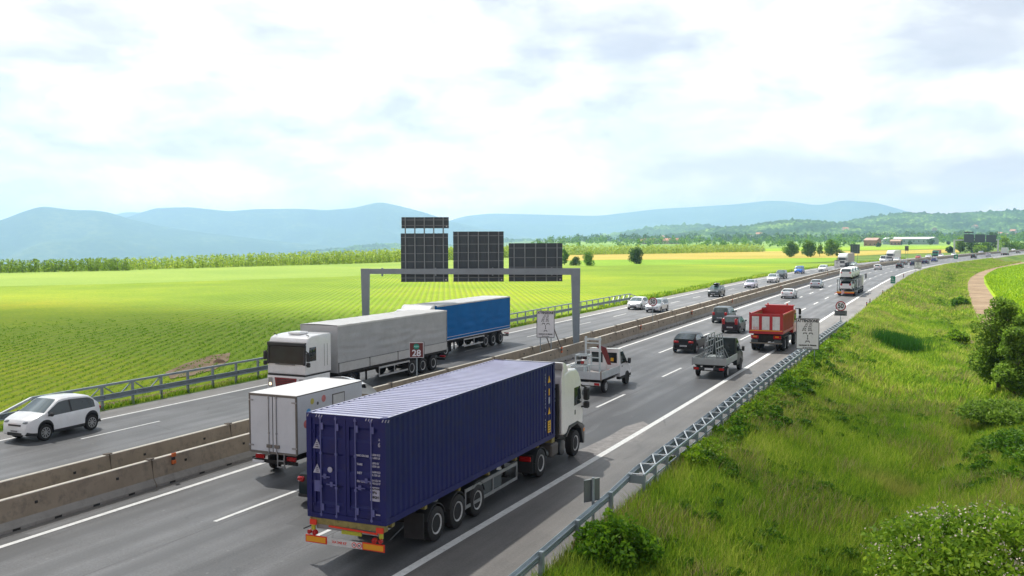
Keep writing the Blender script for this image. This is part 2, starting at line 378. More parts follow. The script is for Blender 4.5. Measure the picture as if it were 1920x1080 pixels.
sheet('far_meadow', [P2(1060, 452.5), P2(2600, 452.5), P2(2600, 462), P2(1435, 466), P2(1060, 478)], ZF - 0.012, M_FAR)
# strip of bare soil along the left guard rail, washed-out mound
sheet('soil_strip', [(lane(-28.4, y).x, lane(-28.4, y).y) for y in (14, 26, 34, 44, 56)] + [(lane(-29.9 - 0.5 * math.sin(y), y).x, y) for y in (56, 50, 44, 38, 34, 31, 28, 20, 14)], ZF + 0.055, M_DIRT)
sheet('soil_patch', [P2(310, 700), P2(345, 684), P2(395, 668), P2(432, 663), P2(428, 678), P2(404, 694), P2(360, 706), P2(320, 712)], ZF + 0.075, M_DIRT)
# right side: dirt track and young crop
tl = [(100, 0.4), (118, 0.3), (140, 0.0), (175, -0.8), (230, -1.5), (267, -1.4), (300, 0.4), (335, 3.0), (366, 7.5), (400, 13.5), (430, 19)]
trk = [(x, y) for y, x in tl] + [(x + 5.0 + 0.3 * math.sin(y), y) for y, x in tl[::-1]]
sheet('dirt_track', trk, -1.36, M_DIRT)
sheet('crop_field', [(x + 5.0 + 0.3 * math.sin(y), y) for y, x in tl] + [(26, 445), (60, 500), (130, 470), (160, 300), (120, 80), (6, 88)], -1.37, M_YG)

# ------------------------------------------------------------------ road surface
def strip(name, d0, d1, y0, y1, z, m, dy=2.0, kind='structure', zf=None):
    ys = np.arange(y0, y1 + 1e-6, dy); V = []
    for y in ys:
        for d in (d0, d1): p = lane(d, y, z); V.append(p)
    F = [(2 * i, 2 * i + 1, 2 * i + 3, 2 * i + 2) for i in range(len(ys) - 1)]
    mb = MB(); mb.add(V, F); o = mb.build(name, m); uv = o.data.uv_layers.new(name='lateral'); nv = [0.0] * (2 * len(o.data.loops))
    for l in o.data.loops: nv[2 * l.index] = (d0, d1)[l.vertex_index % 2]; nv[2 * l.index + 1] = float(ys[l.vertex_index // 2])
    uv.data.foreach_set('uv', nv); return tag(o, kind=kind) if kind else o
def asphalt(name, base, spread, worn=0.0):
    m = bpy.data.materials.new(name); m.use_nodes = True; t = m.node_tree; t.nodes.clear(); n = N(t)
    pos = n('ShaderNodeNewGeometry').outputs['Position']
    mp = n('ShaderNodeMapping', {'Vector': pos, 'Scale': (1.0, 0.07, 1)})
    streak = n('ShaderNodeTexNoise', {'Vector': mp.outputs[0], 'Scale': 1.3, 'Detail': 5, 'Roughness': 0.6}).outputs[0]
    big = n('ShaderNodeTexNoise', {'Vector': pos, 'Scale': 0.22, 'Detail': 6, 'Roughness': 0.65}).outputs[0]
    grit = n('ShaderNodeTexNoise', {'Vector': pos, 'Scale': 15, 'Detail': 4, 'Roughness': 0.85}).outputs[0]
    f = n.math('ADD', n.math('ADD', n.math('MULTIPLY', streak, 0.35), n.math('MULTIPLY', big, 0.30)), n.math('MULTIPLY', grit, 0.35))
    lo = tuple(c * (1 - spread) for c in base); hi = tuple(c * (1 + spread) for c in base)
    c = n.ramp(f, [(0.40, lo), (0.5, base), (0.60, hi)])
    if worn:
        ux = n('ShaderNodeSeparateXYZ', {0: n('ShaderNodeUVMap', uv_map='lateral').outputs[0]}).outputs[0]
        wob = n.math('MULTIPLY', n.math('SUBTRACT', big, 0.5), 0.9)
        ph = n.math('FRACT', n.math('DIVIDE', n.math('ADD', n.math('ADD', ux, wob), 38.0), 3.8))        # 0..1 across each lane
        wt = n.math('ABSOLUTE', n.math('SUBTRACT', n.math('ABSOLUTE', n.math('SUBTRACT', ph, 0.5)), 0.24))
        tr_ = n.math('MULTIPLY', n.ramp(wt, [(0.04, 1.0), (0.15, 0.0)]), n.ramp(streak, [(0.35, 0.35), (0.65, 1.0)]))
        c = n.mix(n.math('MULTIPLY', tr_, worn), c, (0.045, 0.047, 0.05))
        mid = n.math('MULTIPLY', n.ramp(n.math('ABSOLUTE', n.math('SUBTRACT', ph, 0.5)), [(0.02, 1.0), (0.09, 0.0)]), n.ramp(streak, [(0.45, 0.0), (0.62, 0.55)]))
        c = n.mix(mid, c, (0.035, 0.035, 0.037))
        for sd0 in (-3.62, -7.35, -11.9, -21.2, -17.0):
            sl_ = n.math('ABSOLUTE', n.math('ADD', n.math('ADD', ux, -sd0), n.math('MULTIPLY', n.math('SUBTRACT', streak, 0.5), 0.10)))
            c = n.mix(n.math('MULTIPLY', n.ramp(sl_, [(0.012, 1.0), (0.030, 0.0)]), n.ramp(big, [(0.42, 0.15), (0.55, 0.8)])), c, (0.03, 0.03, 0.03))
        pt = n('ShaderNodeTexVoronoi', {'Vector': n('ShaderNodeMapping', {'Vector': pos, 'Scale': (0.26, 0.045, 1)}).outputs[0], 'Scale': 1.0, 'Randomness': 0.8}, feature='F1', distance='CHEBYCHEV')
        pc = n('ShaderNodeSeparateColor', {0: pt.outputs['Color']})
        c = n.mix(n.ramp(pc.outputs[0], [(0.80, 0.0), (0.81, 0.6)], 'LINEAR'), c, (0.055, 0.057, 0.06))
    vo = n('ShaderNodeTexVoronoi', {'Vector': n('ShaderNodeMapping', {'Vector': pos, 'Scale': (0.8, 0.16, 1)}).outputs[0], 'Scale': 0.55}, feature='DISTANCE_TO_EDGE')
    wn = n('ShaderNodeTexNoise', {'Vector': pos, 'Scale': 0.6, 'Detail': 4}).outputs[0]
    ck = n.math('MULTIPLY', n.ramp(vo.outputs['Distance'], [(0.002, 1.0), (0.006, 0.0)]), n.ramp(wn, [(0.54, 0.0), (0.60, 0.6)]))
    c = n.mix(ck, c, (0.035, 0.035, 0.035))
    sp = n('ShaderNodeTexVoronoi', {'Vector': pos, 'Scale': 1.1}, feature='F1')
    c = n.mix(n.ramp(sp.outputs['Distance'], [(0.03, 0.4), (0.06, 0.0)]), c, (0.30, 0.29, 0.28))
    p = n('ShaderNodeBsdfPrincipled', {'Base Color': c, 'Roughness': 0.52, 'Specular IOR Level': 0.5})
    bp = n('ShaderNodeBump', {'Height': grit, 'Strength': 0.22, 'Distance': 0.02}); t.links.new(bp.outputs[0], p.inputs['Normal'])
    n('ShaderNodeOutputMaterial', {'Surface': p.outputs[0]}); MATS[name] = m; return m
M_ASPH = asphalt('asphalt_carriageway', (0.116, 0.118, 0.122), 0.55, 0.75)
M_SHOU = asphalt('asphalt_shoulder', (0.165, 0.156, 0.146), 0.36)
M_PAINT = mat('road_paint', (0.74, 0.74, 0.72), 0.6, var=0.10, scale=3, dirt=(0.25, 0.25, 0.25), dirt_amt=0.55, world=True)
M_PATCH = mat('worn_concrete_patch', (0.26, 0.245, 0.235), 0.8, var=0.25, scale=2.5, dirt=(0.13, 0.13, 0.13), dirt_amt=0.9, world=True)
strip('carriageway', -26.15, 3.3, -30, 1300, 0.0, M_ASPH)
strip('hard_shoulder', 0.13, 3.25, -30, 900, 0.004, M_SHOU)
strip('shoulder_left', -26.12, -24.55, -30, 900, 0.004, M_SHOU)
strip('median_strip', -17.5, -12.0, -30, 900, 0.004, M_SHOU)
strip('edge_line', -0.14, 0.13, -30, 900, 0.008, M_PAINT)
strip('edge_line', -11.47, -11.26, -30, 900, 0.008, M_PAINT)
strip('edge_line', -24.5, -24.3, -30, 900, 0.008, M_PAINT)
strip('edge_line', -17.75, -17.55, -30, 900, 0.008, M_PAINT)
def dashes(d, y0, y1, L=4.5, per=11.85, wdt=0.15):
    mb = MB(); y = y0
    while y < y1:
        ys = [y + L * i / 3 for i in range(4)]; V = []
        for q in ys: V += [lane(d - wdt / 2, q, 0.008), lane(d + wdt / 2, q, 0.008)]
        mb.add(V, [(2 * i, 2 * i + 1, 2 * i + 3, 2 * i + 2) for i in range(3)]); y += per
    tag(mb.build('lane_line', M_PAINT), kind='structure')
dashes(-3.92, 45.8 - 11.85 * 5, 620); dashes(-7.62, 22.3 - 11.85 * 3, 620)
dashes(-21.5, 29.3 - 11.85 * 3, 620, wdt=0.12)
# patch of broken surface ahead of the container lorry
pp = [P2(1102, 868, 0), P2(1150, 838, 0), P2(1190, 826, 0), P2(1218, 806, 0), P2(1186, 788, 0), P2(1206, 800, 0), P2(1160, 812, 0), P2(1140, 822, 0), P2(1100, 842, 0)]
pp = [(a, b) for a, b in [P2(1090, 872, 0), P2(1148, 842, 0), P2(1196, 824, 0), P2(1222, 800, 0), P2(1206, 790, 0), P2(1172, 800, 0), P2(1142, 818, 0), P2(1100, 838, 0), P2(1070, 850, 0)]]
sheet('road_patch', pp, 0.0065, M_PATCH)

# ------------------------------------------------------------------ hills and mountains
def ridge(name, sky_pts, D, front, back, zbase, amp, rough_scale, m, nx=220, nyr=50, seed=0, pw=1.5, smooth=True, jag=0.0):
    """terrain whose crest follows measured bearings/heights at distance D; slopes run 'front' m towards the camera and 'back' m away"""
    P = [at_dist(px, py, D) for px, py in sky_pts]
    az = [math.atan2(p.x, p.y) for p in P]; hz = [p.z for p in P]
    A = np.linspace(az[0], az[-1], nx); H = np.interp(A, az, hz)
    kk = np.exp(-0.5 * (np.arange(-4, 5) / 1.6) ** 2); kk /= kk.sum(); H = np.convolve(np.pad(H, 4, mode='edge'), kk, 'valid')
    T = np.concatenate([np.linspace(-1, 0, nyr), np.linspace(0, 1, max(6, nyr // 3))[1:]])
    V = []; so = Vector((seed * 13.1, seed * 7.7, 0))
    for t in T:
        for a, h in zip(A, H):
            R = D + (t * front if t < 0 else t * back)
            x, y = R * math.sin(a), R * math.cos(a)
            k = (1 - abs(t)) ** pw if t < 0 else (1 - t) ** 1.2
            fr = mnoise.fractal(Vector((x, y, 0)) / rough_scale + so, 1.0, 2.1, 6)
            rg = 1 - abs(mnoise.noise(Vector((x, y, 0)) / (rough_scale * 0.7) - so))
            w_ = min(1, abs(t) * 5) * k ** 0.7
            z = zbase + (h - zbase) * k * (1 + 0.0 * fr) + amp * (fr * 0.6 + (rg - 0.75) * 1.2) * w_
            if jag: z += jag * mnoise.fractal(Vector((x, y, 3.3)) / 22.0 + so, 0.6, 2.0, 4) * min(1, k * 4)
            V.append((x, y, z))
    nT = len(T); I = np.arange(nT * nx).reshape(nT, nx); Q = np.stack([I[:-1, :-1], I[:-1, 1:], I[1:, 1:], I[1:, :-1]], -1).reshape(-1, 4)
    return tag(fast_mesh(name, V, Q, m, smooth=smooth), kind='structure')
def wood_mat(name, stops, s1, s2, bump=1.0):
    m = bpy.data.materials.new(name); m.use_nodes = True; t = m.node_tree; t.nodes.clear(); n = N(t)
    pos = n('ShaderNodeNewGeometry').outputs['Position']
    a = n('ShaderNodeTexNoise', {'Vector': pos, 'Scale': s1, 'Detail': 5, 'Roughness': 0.6}).outputs[0]
    b = n('ShaderNodeTexVoronoi', {'Vector': pos, 'Scale': s2, 'Randomness': 1.0}).outputs['Distance']
    f = n.math('ADD', n.math('MULTIPLY', a, 0.8), n.math('MULTIPLY', b, 0.25))
    c = n.ramp(f, stops)
    p = n('ShaderNodeBsdfPrincipled', {'Base Color': c, 'Roughness': 0.95, 'Specular IOR Level': 0.05})
    bp = n('ShaderNodeBump', {'Height': b, 'Strength': bump, 'Distance': 4.0}); bp.invert = True; t.links.new(bp.outputs[0], p.inputs['Normal'])
    n('ShaderNodeOutputMaterial', {'Surface': p.outputs[0]}); MATS[name] = m; return m
M_MTN = wood_mat('mountain_forest', [(0.4, (0.02, 0.045, 0.03)), (0.55, (0.035, 0.07, 0.035)), (0.7, (0.09, 0.12, 0.05))], 0.0016, 0.02, 0.3)
M_HILL = wood_mat('hill_woodland', [(0.42, (0.012, 0.035, 0.012)), (0.52, (0.026, 0.065, 0.018)), (0.60, (0.06, 0.13, 0.025)), (0.70, (0.19, 0.28, 0.06))], 0.006, 0.09, 1.0)
ridge('mountain', [(-500, 440), (-200, 432), (-60, 424), (0, 414), (40, 398), (78, 386), (100, 389), (135, 394), (175, 394), (205, 398), (240, 410), (300, 424), (380, 436), (520, 452), (700, 470)], 8000, 3600, 1000, -420, 130, 1300, M_MTN, 200, 44, 1)
ridge('mountain', [(100, 430), (180, 416), (232, 410), (262, 399), (292, 390), (355, 388.5), (430, 396), (480, 392), (560, 391), (612, 394), (662, 390), (700, 381), (712, 379), (730, 382), (765, 390), (795, 398), (845, 415), (905, 428), (960, 440), (1060, 458)], 9800, 3600, 1200, -420, 150, 1500, M_MTN, 260, 44, 2)
ridge('mountain', [(-500, 420), (-100, 425), (100, 420), (205, 405), (240, 396), (275, 400), (330, 415), (500, 425), (800, 428), (870, 405), (920, 400), (1000, 402), (1120, 405), (1230, 392), (1300, 388), (1380, 383), (1440, 376), (1478, 377), (1535, 386), (1560, 380), (1580, 374), (1600, 377), (1640, 379), (1690, 393), (1720, 402), (1800, 420), (1900, 440), (2100, 455)], 12500, 3000, 1500, -30, 180, 1800, M_MTN, 340, 40, 3)
ridge('hill', [(560, 472), (640, 465), (680, 459), (720, 456), (770, 461), (860, 458), (945, 446.5), (1000, 449), (1060, 446), (1130, 440), (1170, 434), (1215, 426), (1260, 420.5), (1310, 420), (1350, 425), (1400, 434), (1500, 446), (1600, 456)], 5200, 1900, 700, -110, 26, 420, M_HILL, 330, 60, 4, jag=11)
ridge('hill', [(1100, 462), (1200, 449), (1280, 436), (1340, 427), (1400, 424), (1440, 416.5), (1465, 414), (1500, 410.5), (1530, 413), (1570, 417), (1620, 420), (1680, 426), (1760, 436), (1900, 450)], 3600, 1150, 600, -6, 22, 380, M_HILL, 330, 60, 5, jag=9)
ridge('hill', [(1480, 440), (1540, 425), (1570, 418), (1620, 408), (1665, 401), (1700, 397.5), (1760, 401), (1830, 398), (1880, 396), (1925, 394), (2000, 392), (2150, 390), (2300, 396)], 4300, 1500, 700, -6, 26, 420, M_HILL, 300, 60, 6, jag=10)

# ------------------------------------------------------------------ haze
hz = MB(); hz.box(-16500, 10500, -150, 15500, -480, 520)
M_HAZE = bpy.data.materials.new('haze_air'); M_HAZE.use_nodes = True; t = M_HAZE.node_tree; t.nodes.clear(); n = N(t)
pv = n('ShaderNodeVolumePrincipled', {'Color': (0.46, 0.70, 1.0, 1), 'Density': 0.000115, 'Anisotropy': 0.35})
n('ShaderNodeOutputMaterial', {'Volume': pv.outputs[0]})
tag(hz.build('haze', M_HAZE), kind='stuff')
# ================================================================== VEHICLE KIT
def paint(name, col, rough=0.3, metal=0.0, coat=None):
    coat = (0.5 if max(col) > .12 else 0.04) if coat is None else coat
    return mat('paint_' + name, col, rough, metal, var=0.05, spec=.5 if max(col) > .12 else .25, scale=1.2, coat=coat, dirt=tuple(c * 0.6 + 0.03 for c in col), dirt_amt=0.25)
P_WHITE = paint('white', (0.78, 0.79, 0.80)); P_OFFW = paint('off_white', (0.70, 0.69, 0.66), 0.4)
P_BLACK = paint('black', (0.006, 0.007, 0.009)); P_DGREY = paint('dark_grey', (0.035, 0.04, 0.045), metal=0.2); P_GREY = paint('grey', (0.085, 0.10, 0.105), metal=0.3)
P_SILVER = paint('silver', (0.48, 0.50, 0.53), metal=0.5); P_DRED = paint('dark_red', (0.022, 0.010, 0.014)); P_RED = paint('red', (0.40, 0.012, 0.015)); P_BLUE = paint('blue', (0.01, 0.13, 0.55)); P_DBLUE = paint('dark_blue', (0.010, 0.018, 0.085))
P_LILAC = paint('pale_silver', (0.52, 0.50, 0.60), metal=0.3); P_BROWN = paint('brown_grey', (0.16, 0.14, 0.12), metal=0.3); P_ORANGE = paint('orange', (0.62, 0.13, 0.04)); P_GREEN = paint('green', (0.03, 0.28, 0.18)); P_TEAL = paint('dark_teal', (0.008, 0.018, 0.022))
GLASS = mat('dark_glass', (0.018, 0.028, 0.03), 0.04, var=0.3, scale=1.5, spec=0.7)
GLASS_L = mat('light_glass', (0.06, 0.10, 0.11), 0.05, var=0.3, scale=1.5, spec=1.0, coat=1.0)
TYRE = mat('tyre_rubber', (0.018, 0.018, 0.019), 0.85, var=0.25, scale=9, dirt=(0.06, 0.055, 0.05), dirt_amt=0.6)
RIM = mat('wheel_alloy', (0.46, 0.47, 0.48), 0.35, metal=0.7, var=0.1, scale=6, dirt=(0.2, 0.19, 0.18), dirt_amt=0.5)
RIM_W = mat('wheel_steel_painted', (0.50, 0.50, 0.50), 0.5, var=0.1, scale=6, dirt=(0.16, 0.14, 0.12), dirt_amt=0.7)
PLAST = mat('black_plastic', (0.022, 0.023, 0.025), 0.6, var=0.2, scale=4)
CHAS = mat('chassis_grime', (0.022, 0.021, 0.02), 0.85, var=0.4, scale=3, dirt=(0.07, 0.06, 0.05), dirt_amt=0.7)
STEEL = mat('bare_steel', (0.36, 0.37, 0.38), 0.45, metal=0.7, var=0.15, scale=3, dirt=(0.2, 0.18, 0.16), dirt_amt=0.5)
LIGHT_R = mat('red_lamp_lens', (0.42, 0.008, 0.010), 0.12, var=0.1, scale=8, coat=0.6)
LIGHT_O = mat('orange_lamp_lens', (0.65, 0.20, 0.01), 0.15, var=0.1, scale=8, coat=0.5)
LIGHT_W = mat('headlamp_glass', (0.26, 0.28, 0.31), 0.08, var=0.15, scale=9, coat=1.0)
LIT = mat('lit_headlamp', (0.9, 0.8, 0.65), 0.2, var=0.05, emit=((1.0, 0.70, 0.42), 1.3))
PLATE = mat('number_plate', (0.72, 0.73, 0.74), 0.45, var=0.06, scale=10)
INKB = mat('black_ink', (0.015, 0.015, 0.018), 0.6, var=0.1)
INKC = mat('faded_white_ink', (0.36, 0.37, 0.48), 0.6, var=0.25, scale=6)
INKW = mat('white_ink', (0.72, 0.73, 0.78), 0.6, var=0.08)
MIRR = PLAST
GLASS_T = mat('truck_windscreen', (0.008, 0.022, 0.018), 0.08, var=0.6, scale=.8, spec=.16)

def wheel(parent, x, y, r, wd, side, truck=False, rim_mat=None, spokes=5, name='wheel'):
    """side=+1 outer face towards +x"""
    n = 28 if r > 0.2 else 16; mb = MB(); h = wd / 2; ri = r * (0.60 if truck else 0.66)
    prof = [(-h * .8, ri), (-h, ri + .02), (-h * .98, r * .9), (-h * .8, r * .985), (-h * .4, r), (h * .4, r), (h * .8, r * .985), (h * .98, r * .9), (h, ri + .02), (h * .8, ri)]
    mb.lathe(prof, 'x', n)
    w_ = mb.build(name, TYRE, parent, smooth=True, ang=50, loc=(x, y, r))
    rb = MB(); s = side
    if truck:
        dish = -0.35 if truck == 'rear' else 0.15
        rb.lathe([(s * h * .62, ri * 1.0), (s * h * .98, ri * .98), (s * h * .86, ri * .84), (s * h * dish, ri * .70), (s * h * (dish + .05), ri * .42), (s * h * (dish + .5), ri * .38), (s * h * (dish + .55), ri * .1)], 'x', n)
        for k in range(10):
            a = 2 * PI * k / 10; rb.tube((s * h * dish, math.cos(a) * ri * .58, math.sin(a) * ri * .58), (s * h * (dish + .22), math.cos(a) * ri * .58, math.sin(a) * ri * .58), .022, 6, 1)
            rb.tube((s * h * (dish + .01), math.cos(a + .3) * ri * .63, math.sin(a + .3) * ri * .63), (s * h * (dish + .04), math.cos(a + .3) * ri * .63, math.sin(a + .3) * ri * .63), .030, 8, 1)
    else:
        rb.lathe([(s * h * .5, ri * 1.0), (s * h * .96, ri * .99), (s * h * .96, ri * .90), (s * h * .55, ri * .86), (s * h * .5, ri * .05)], 'x', n, 1)
        rb.lathe([(s * h * .5, ri * 1.0), (s * h * 1.0, ri * .985), (s * h * 1.0, ri * .88), (s * h * .7, ri * .87)], 'x', n, 0)
        for k in range(spokes):
            a = 2 * PI * k / spokes; c_, s_ = math.cos(a), math.sin(a); ww = ri * (.30 if spokes < 8 else .17)
            V = []
            for rr, wv, off in ((ri * .12, ww * .8, .92), (ri * .9, ww * 1.15, .90)):
                for q in (-1, 1): V.append((s * h * off, c_ * rr - s_ * q * wv / 2, s_ * rr + c_ * q * wv / 2))
            V += [(v[0] - s * h * .3, v[1], v[2]) for v in V]
            rb.add(V, [(0, 1, 3, 2), (4, 6, 7, 5), (0, 2, 6, 4), (1, 5, 7, 3), (0, 4, 5, 1), (2, 3, 7, 6)], 0)
        rb.lathe([(s * h * .6, ri * .17), (s * h * .98, ri * .15)], 'x', 12, 0)
    ro = rb.build('rim', [rim_mat or RIM, PLAST], w_, smooth=True, ang=35)
    return w_

def catm(pts, x):
    xs = [p[0] for p in pts]; ys = [p[1] for p in pts]
    return float(np.interp(x, xs, ys))
class Car:
    """loft of cross-sections along the length; local frame: rear bumper at y=0, +y forward, x right"""
    DEF = dict(L=4.0, W=1.72, H=1.48, rd=0.12, rg=0.55, dh=1.0, hl=0.95, ws=0.75, hh=0.98, nh=0.74, belt=0.90, fa=0.72, ra=0.62, r=0.31, rf=0.90, sill=0.28, clad=None, spokes=5, tumble=0.15, roofdrop=0.06, rlh=0.86, rails=False, plate=True, lamp=LIGHT_W, rim=None)
    def __init__(s, root, pm, **kw):
        D = dict(Car.DEF); D.update(kw); s.D = D; L, W, H = D['L'], D['W'], D['H']; hw = W / 2
        zb = 0.20 if D['r'] < .33 else 0.26
        y_rd, y_rg = D['rd'], D['rd'] + D['rg']; y_wt, y_wb = L - D['hl'] - D['ws'], L - D['hl']
        T = [(0, .62), (.03, D['dh'] - .28), (.08, D['dh'] - .05), (y_rd, D['dh']), (y_rg * .96, H - D['roofdrop'] - .03), (y_rg + .15, H - D['roofdrop'] * .7), ((y_rg + y_wt) / 2 + .2, H), (y_wt - .25, H - .01), (y_wt, H - .05), (y_wb, D['hh'] + .02), (y_wb + .12, D['hh']), (L - .45, D['nh'] + (D['hh'] - D['nh']) * .55), (L - .15, D['nh']), (L - .04, D['nh'] - .12), (L, .52)]
        fr, ra = L - D['fa'], D['ra']; R = D['r'] + .055
        ys = set(np.linspace(0, L, 34)) | {0.03, .08, y_rd, y_rg, y_wt, y_wb, L - .04, L - .15}
        for c in (fr, ra):
            for k in range(0, 13): ys.add(c - R * math.cos(PI * k / 12))
            ys |= {c - R - .015, c + R + .015}
        yb1 = (y_rg * .55 + y_wb * .45); ys |= {yb1 - .05, yb1 + .05}
        yc = y_rd + D['rg'] * .35 + .12; ya = y_wb - .16
        ys |= {yc, ya}
        ys = sorted(y for y in ys if 0 <= y <= L); q = [ys[0]]
        for y in ys[1:]:
            if y - q[-1] > .006: q.append(y)
        q[-1] = L; ys = q
        V = []; NP = 12
        for y in ys:
            t = catm(T, y); e = max(0, (0.75 - min(y, L - y)) / 0.75); kx = 1 - 0.20 * e ** 2.6 - (.05 * e ** 8)
            w = hw * kx; arch = zb
            for c in (fr, ra):
                if abs(y - c) < R: arch = max(arch, D['r'] + math.sqrt(R * R - (y - c) ** 2))
            bel = D['belt'] + .05 * (1 - y / L); S = min(bel, t - .07); up = max(0.0, min(1.0, (t - bel) / (H - bel)))
            zl = zb + (.10 * e ** 4)
            wr = w - .02 - D['tumble'] * up; Rz = max(S + .004, t - .045 - .02 * up); az = max(arch, zl)
            pts = [(0, zl), (w - .30, zl), (w - .30, az), (w - .05, az), (w - .005, az + .03), (w, min(az + .14, S - .05) if az < S - .2 else S - .06), (w - .005, max(S - .10, az + .02)), (w - .035, S), (w - .035 + (wr - (w - .035)) * .88, S + (Rz - S) * .88), (wr, Rz), (wr - .12 * (.4 + .6 * up), t - .012), (0, t + .012)]
            V += [(-a, y, b) for a, b in pts] + [(a, y, b) for a, b in pts[::-1]]
        n2 = NP * 2; body = MB(); gl = {k: MB() for k in ('windscreen', 'rear_window', 'side_window', 'side_windowL')}
        clad = D['clad']; faces = {k: [] for k in ['b', 'windscreen', 'rear_window', 'side_window', 'side_windowL']}
        bm = []; sun_r = D.get('darkroof')
        for i in range(len(ys) - 1):
            ym = (ys[i] + ys[i + 1]) / 2
            for j in range(n2 - 1):
                f = (i * n2 + j, i * n2 + j + 1, (i + 1) * n2 + j + 1, (i + 1) * n2 + j); jj = j if j < NP else n2 - 2 - j; key = 'b'
                if jj == 7 and yc < ym < ya and abs(ym - yb1) > .05 and not D.get('panel', 0) > ym: key = 'side_window' if j >= NP else 'side_windowL'
                if jj in (10, 11) and y_wt + .02 < ym < y_wb: key = 'windscreen'
                if jj in (10, 11) and y_rd - .005 < ym < y_rg * .98 and not D.get('norear'): key = 'rear_window'
                if key == 'b':
                    zc = sum(V[k][2] for k in f) / 4
                    body.f.append(f); body.m.append(1 if (clad and jj in (3, 4) and True) or (zc < zb + .09) or jj <= 2 or (jj == 7 and yc < ym < ya) else 0)
                else: faces[key].append(f)
        body.v = V; body.f.append(tuple(range(n2))); body.m.append(0); k = (len(ys) - 1) * n2; body.f.append(tuple(range(k + n2 - 1, k - 1, -1))); body.m.append(0)
        b = body.build('body', [pm, PLAST], root, smooth=True, ang=32); s.body = b
        for key, nm in (('windscreen', 'windscreen'), ('rear_window', 'rear_window'), ('side_window', 'side_window'), ('side_windowL', 'side_window')):
            if faces[key]:
                g = MB(); us = sorted({i for f in faces[key] for i in f}); mp = {u: i for i, u in enumerate(us)}
                g.add([V[u] for u in us], [tuple(mp[i] for i in f) for f in faces[key]]); g.build(nm, D.get('glass', GLASS) if nm == 'windscreen' else GLASS, root, smooth=True, ang=60)
        for x, sd in ((-(hw - D['r'] * .33), -1), (hw - D['r'] * .33, 1)):
            for yy in (ra, fr): wheel(root, x, yy, D['r'], D['r'] * .62, sd, rim_mat=D['rim'], spokes=D['spokes'])
        # lamps
        for sx in (-1, 1):
            m_ = MB(); wf = hw * .80 - .16
            m_.box(sx * wf - .15, sx * wf + .15, L - .26, L - .045, D['nh'] - .17, D['nh'] - .02, ch=.05); m_.build('headlight', D['lamp'], root, smooth=True)
            m_ = MB(); a0, a1 = sorted((sx * (hw * .79 - D.get('tlw', .22)), sx * (hw * .79 + .045))); m_.box(a0, a1, -.012, .20, D['rlh'] - .11 - D.get('tlh', 0) * .5, D['rlh'] + .06 + D.get('tlh', 0) * .5, ch=.04); m_.build('tail_light', LIGHT_R, root, smooth=True)
            m_ = MB(); ym = y_wb - .22; x0 = sx * (hw - .02); x1 = sx * (hw + .19); a, b2 = min(x0, x1), max(x0, x1)
            m_.box(min(sx * (hw + .02), sx * (hw + .19)), max(sx * (hw + .02), sx * (hw + .19)), ym - .05, ym + .09, D['belt'] + .02, D['belt'] + .17, ch=.035); m_.bar((sx * (hw - .08), ym + .06, D['belt'] + .03), (sx * (hw + .06), ym + .03, D['belt'] + .07), .05, .05)
            m_.build('wing_mirror', D.get('mirm', pm), root, smooth=True)
        g = MB(); g.box(-hw * .48, hw * .48, L - .03, L + .016, .30, .44, ch=.015); g.box(-hw * .40, hw * .40, L - .10, L + .010, D['nh'] - .24, D['nh'] - .17, ch=.01)
        g.build('grille', PLAST, root)
        g = MB(); g.box(-hw * .78, hw * .78, -.02, .03, .27, .37, ch=.01); g.build('bumper_trim', PLAST, root)
        if D['plate']:
            for yy, z in ((-.022, D.get('plz', .55)), (L + .016, .50)):
                g = MB(); g.box(-.26, .26, yy - .006, yy + .006, z - .055, z + .055); pl = g.build('number_plate', PLATE, root)
                sg = 1 if yy < 1 else -1; t_ = MB(); R_ = random.Random(int(L * 1000) + int(W * 991) + int(yy))
                x = -.2
                for k in range(7):
                    t_.box(x, x + .032, yy - sg * .010 - .002, yy - sg * .010 + .002, z - .032, z + .032); x += .058
                t_.build('plate_characters', INKB, pl)
        if D['rails']:
            for sx in (-1, 1):
                g = MB(); xx = sx * (hw - D['tumble'] - .09); g.tube((xx, y_rg + .1, H - .01), (xx, y_wt - .1, H + .02), .018, 6); g.tube((xx, y_rg + .1, H - .08), (xx, y_rg + .1, H - .01), .018, 6); g.tube((xx, y_wt - .1, H - .08), (xx, y_wt - .1, H + .02), .018, 6); g.build('roof_rail', STEEL, root)
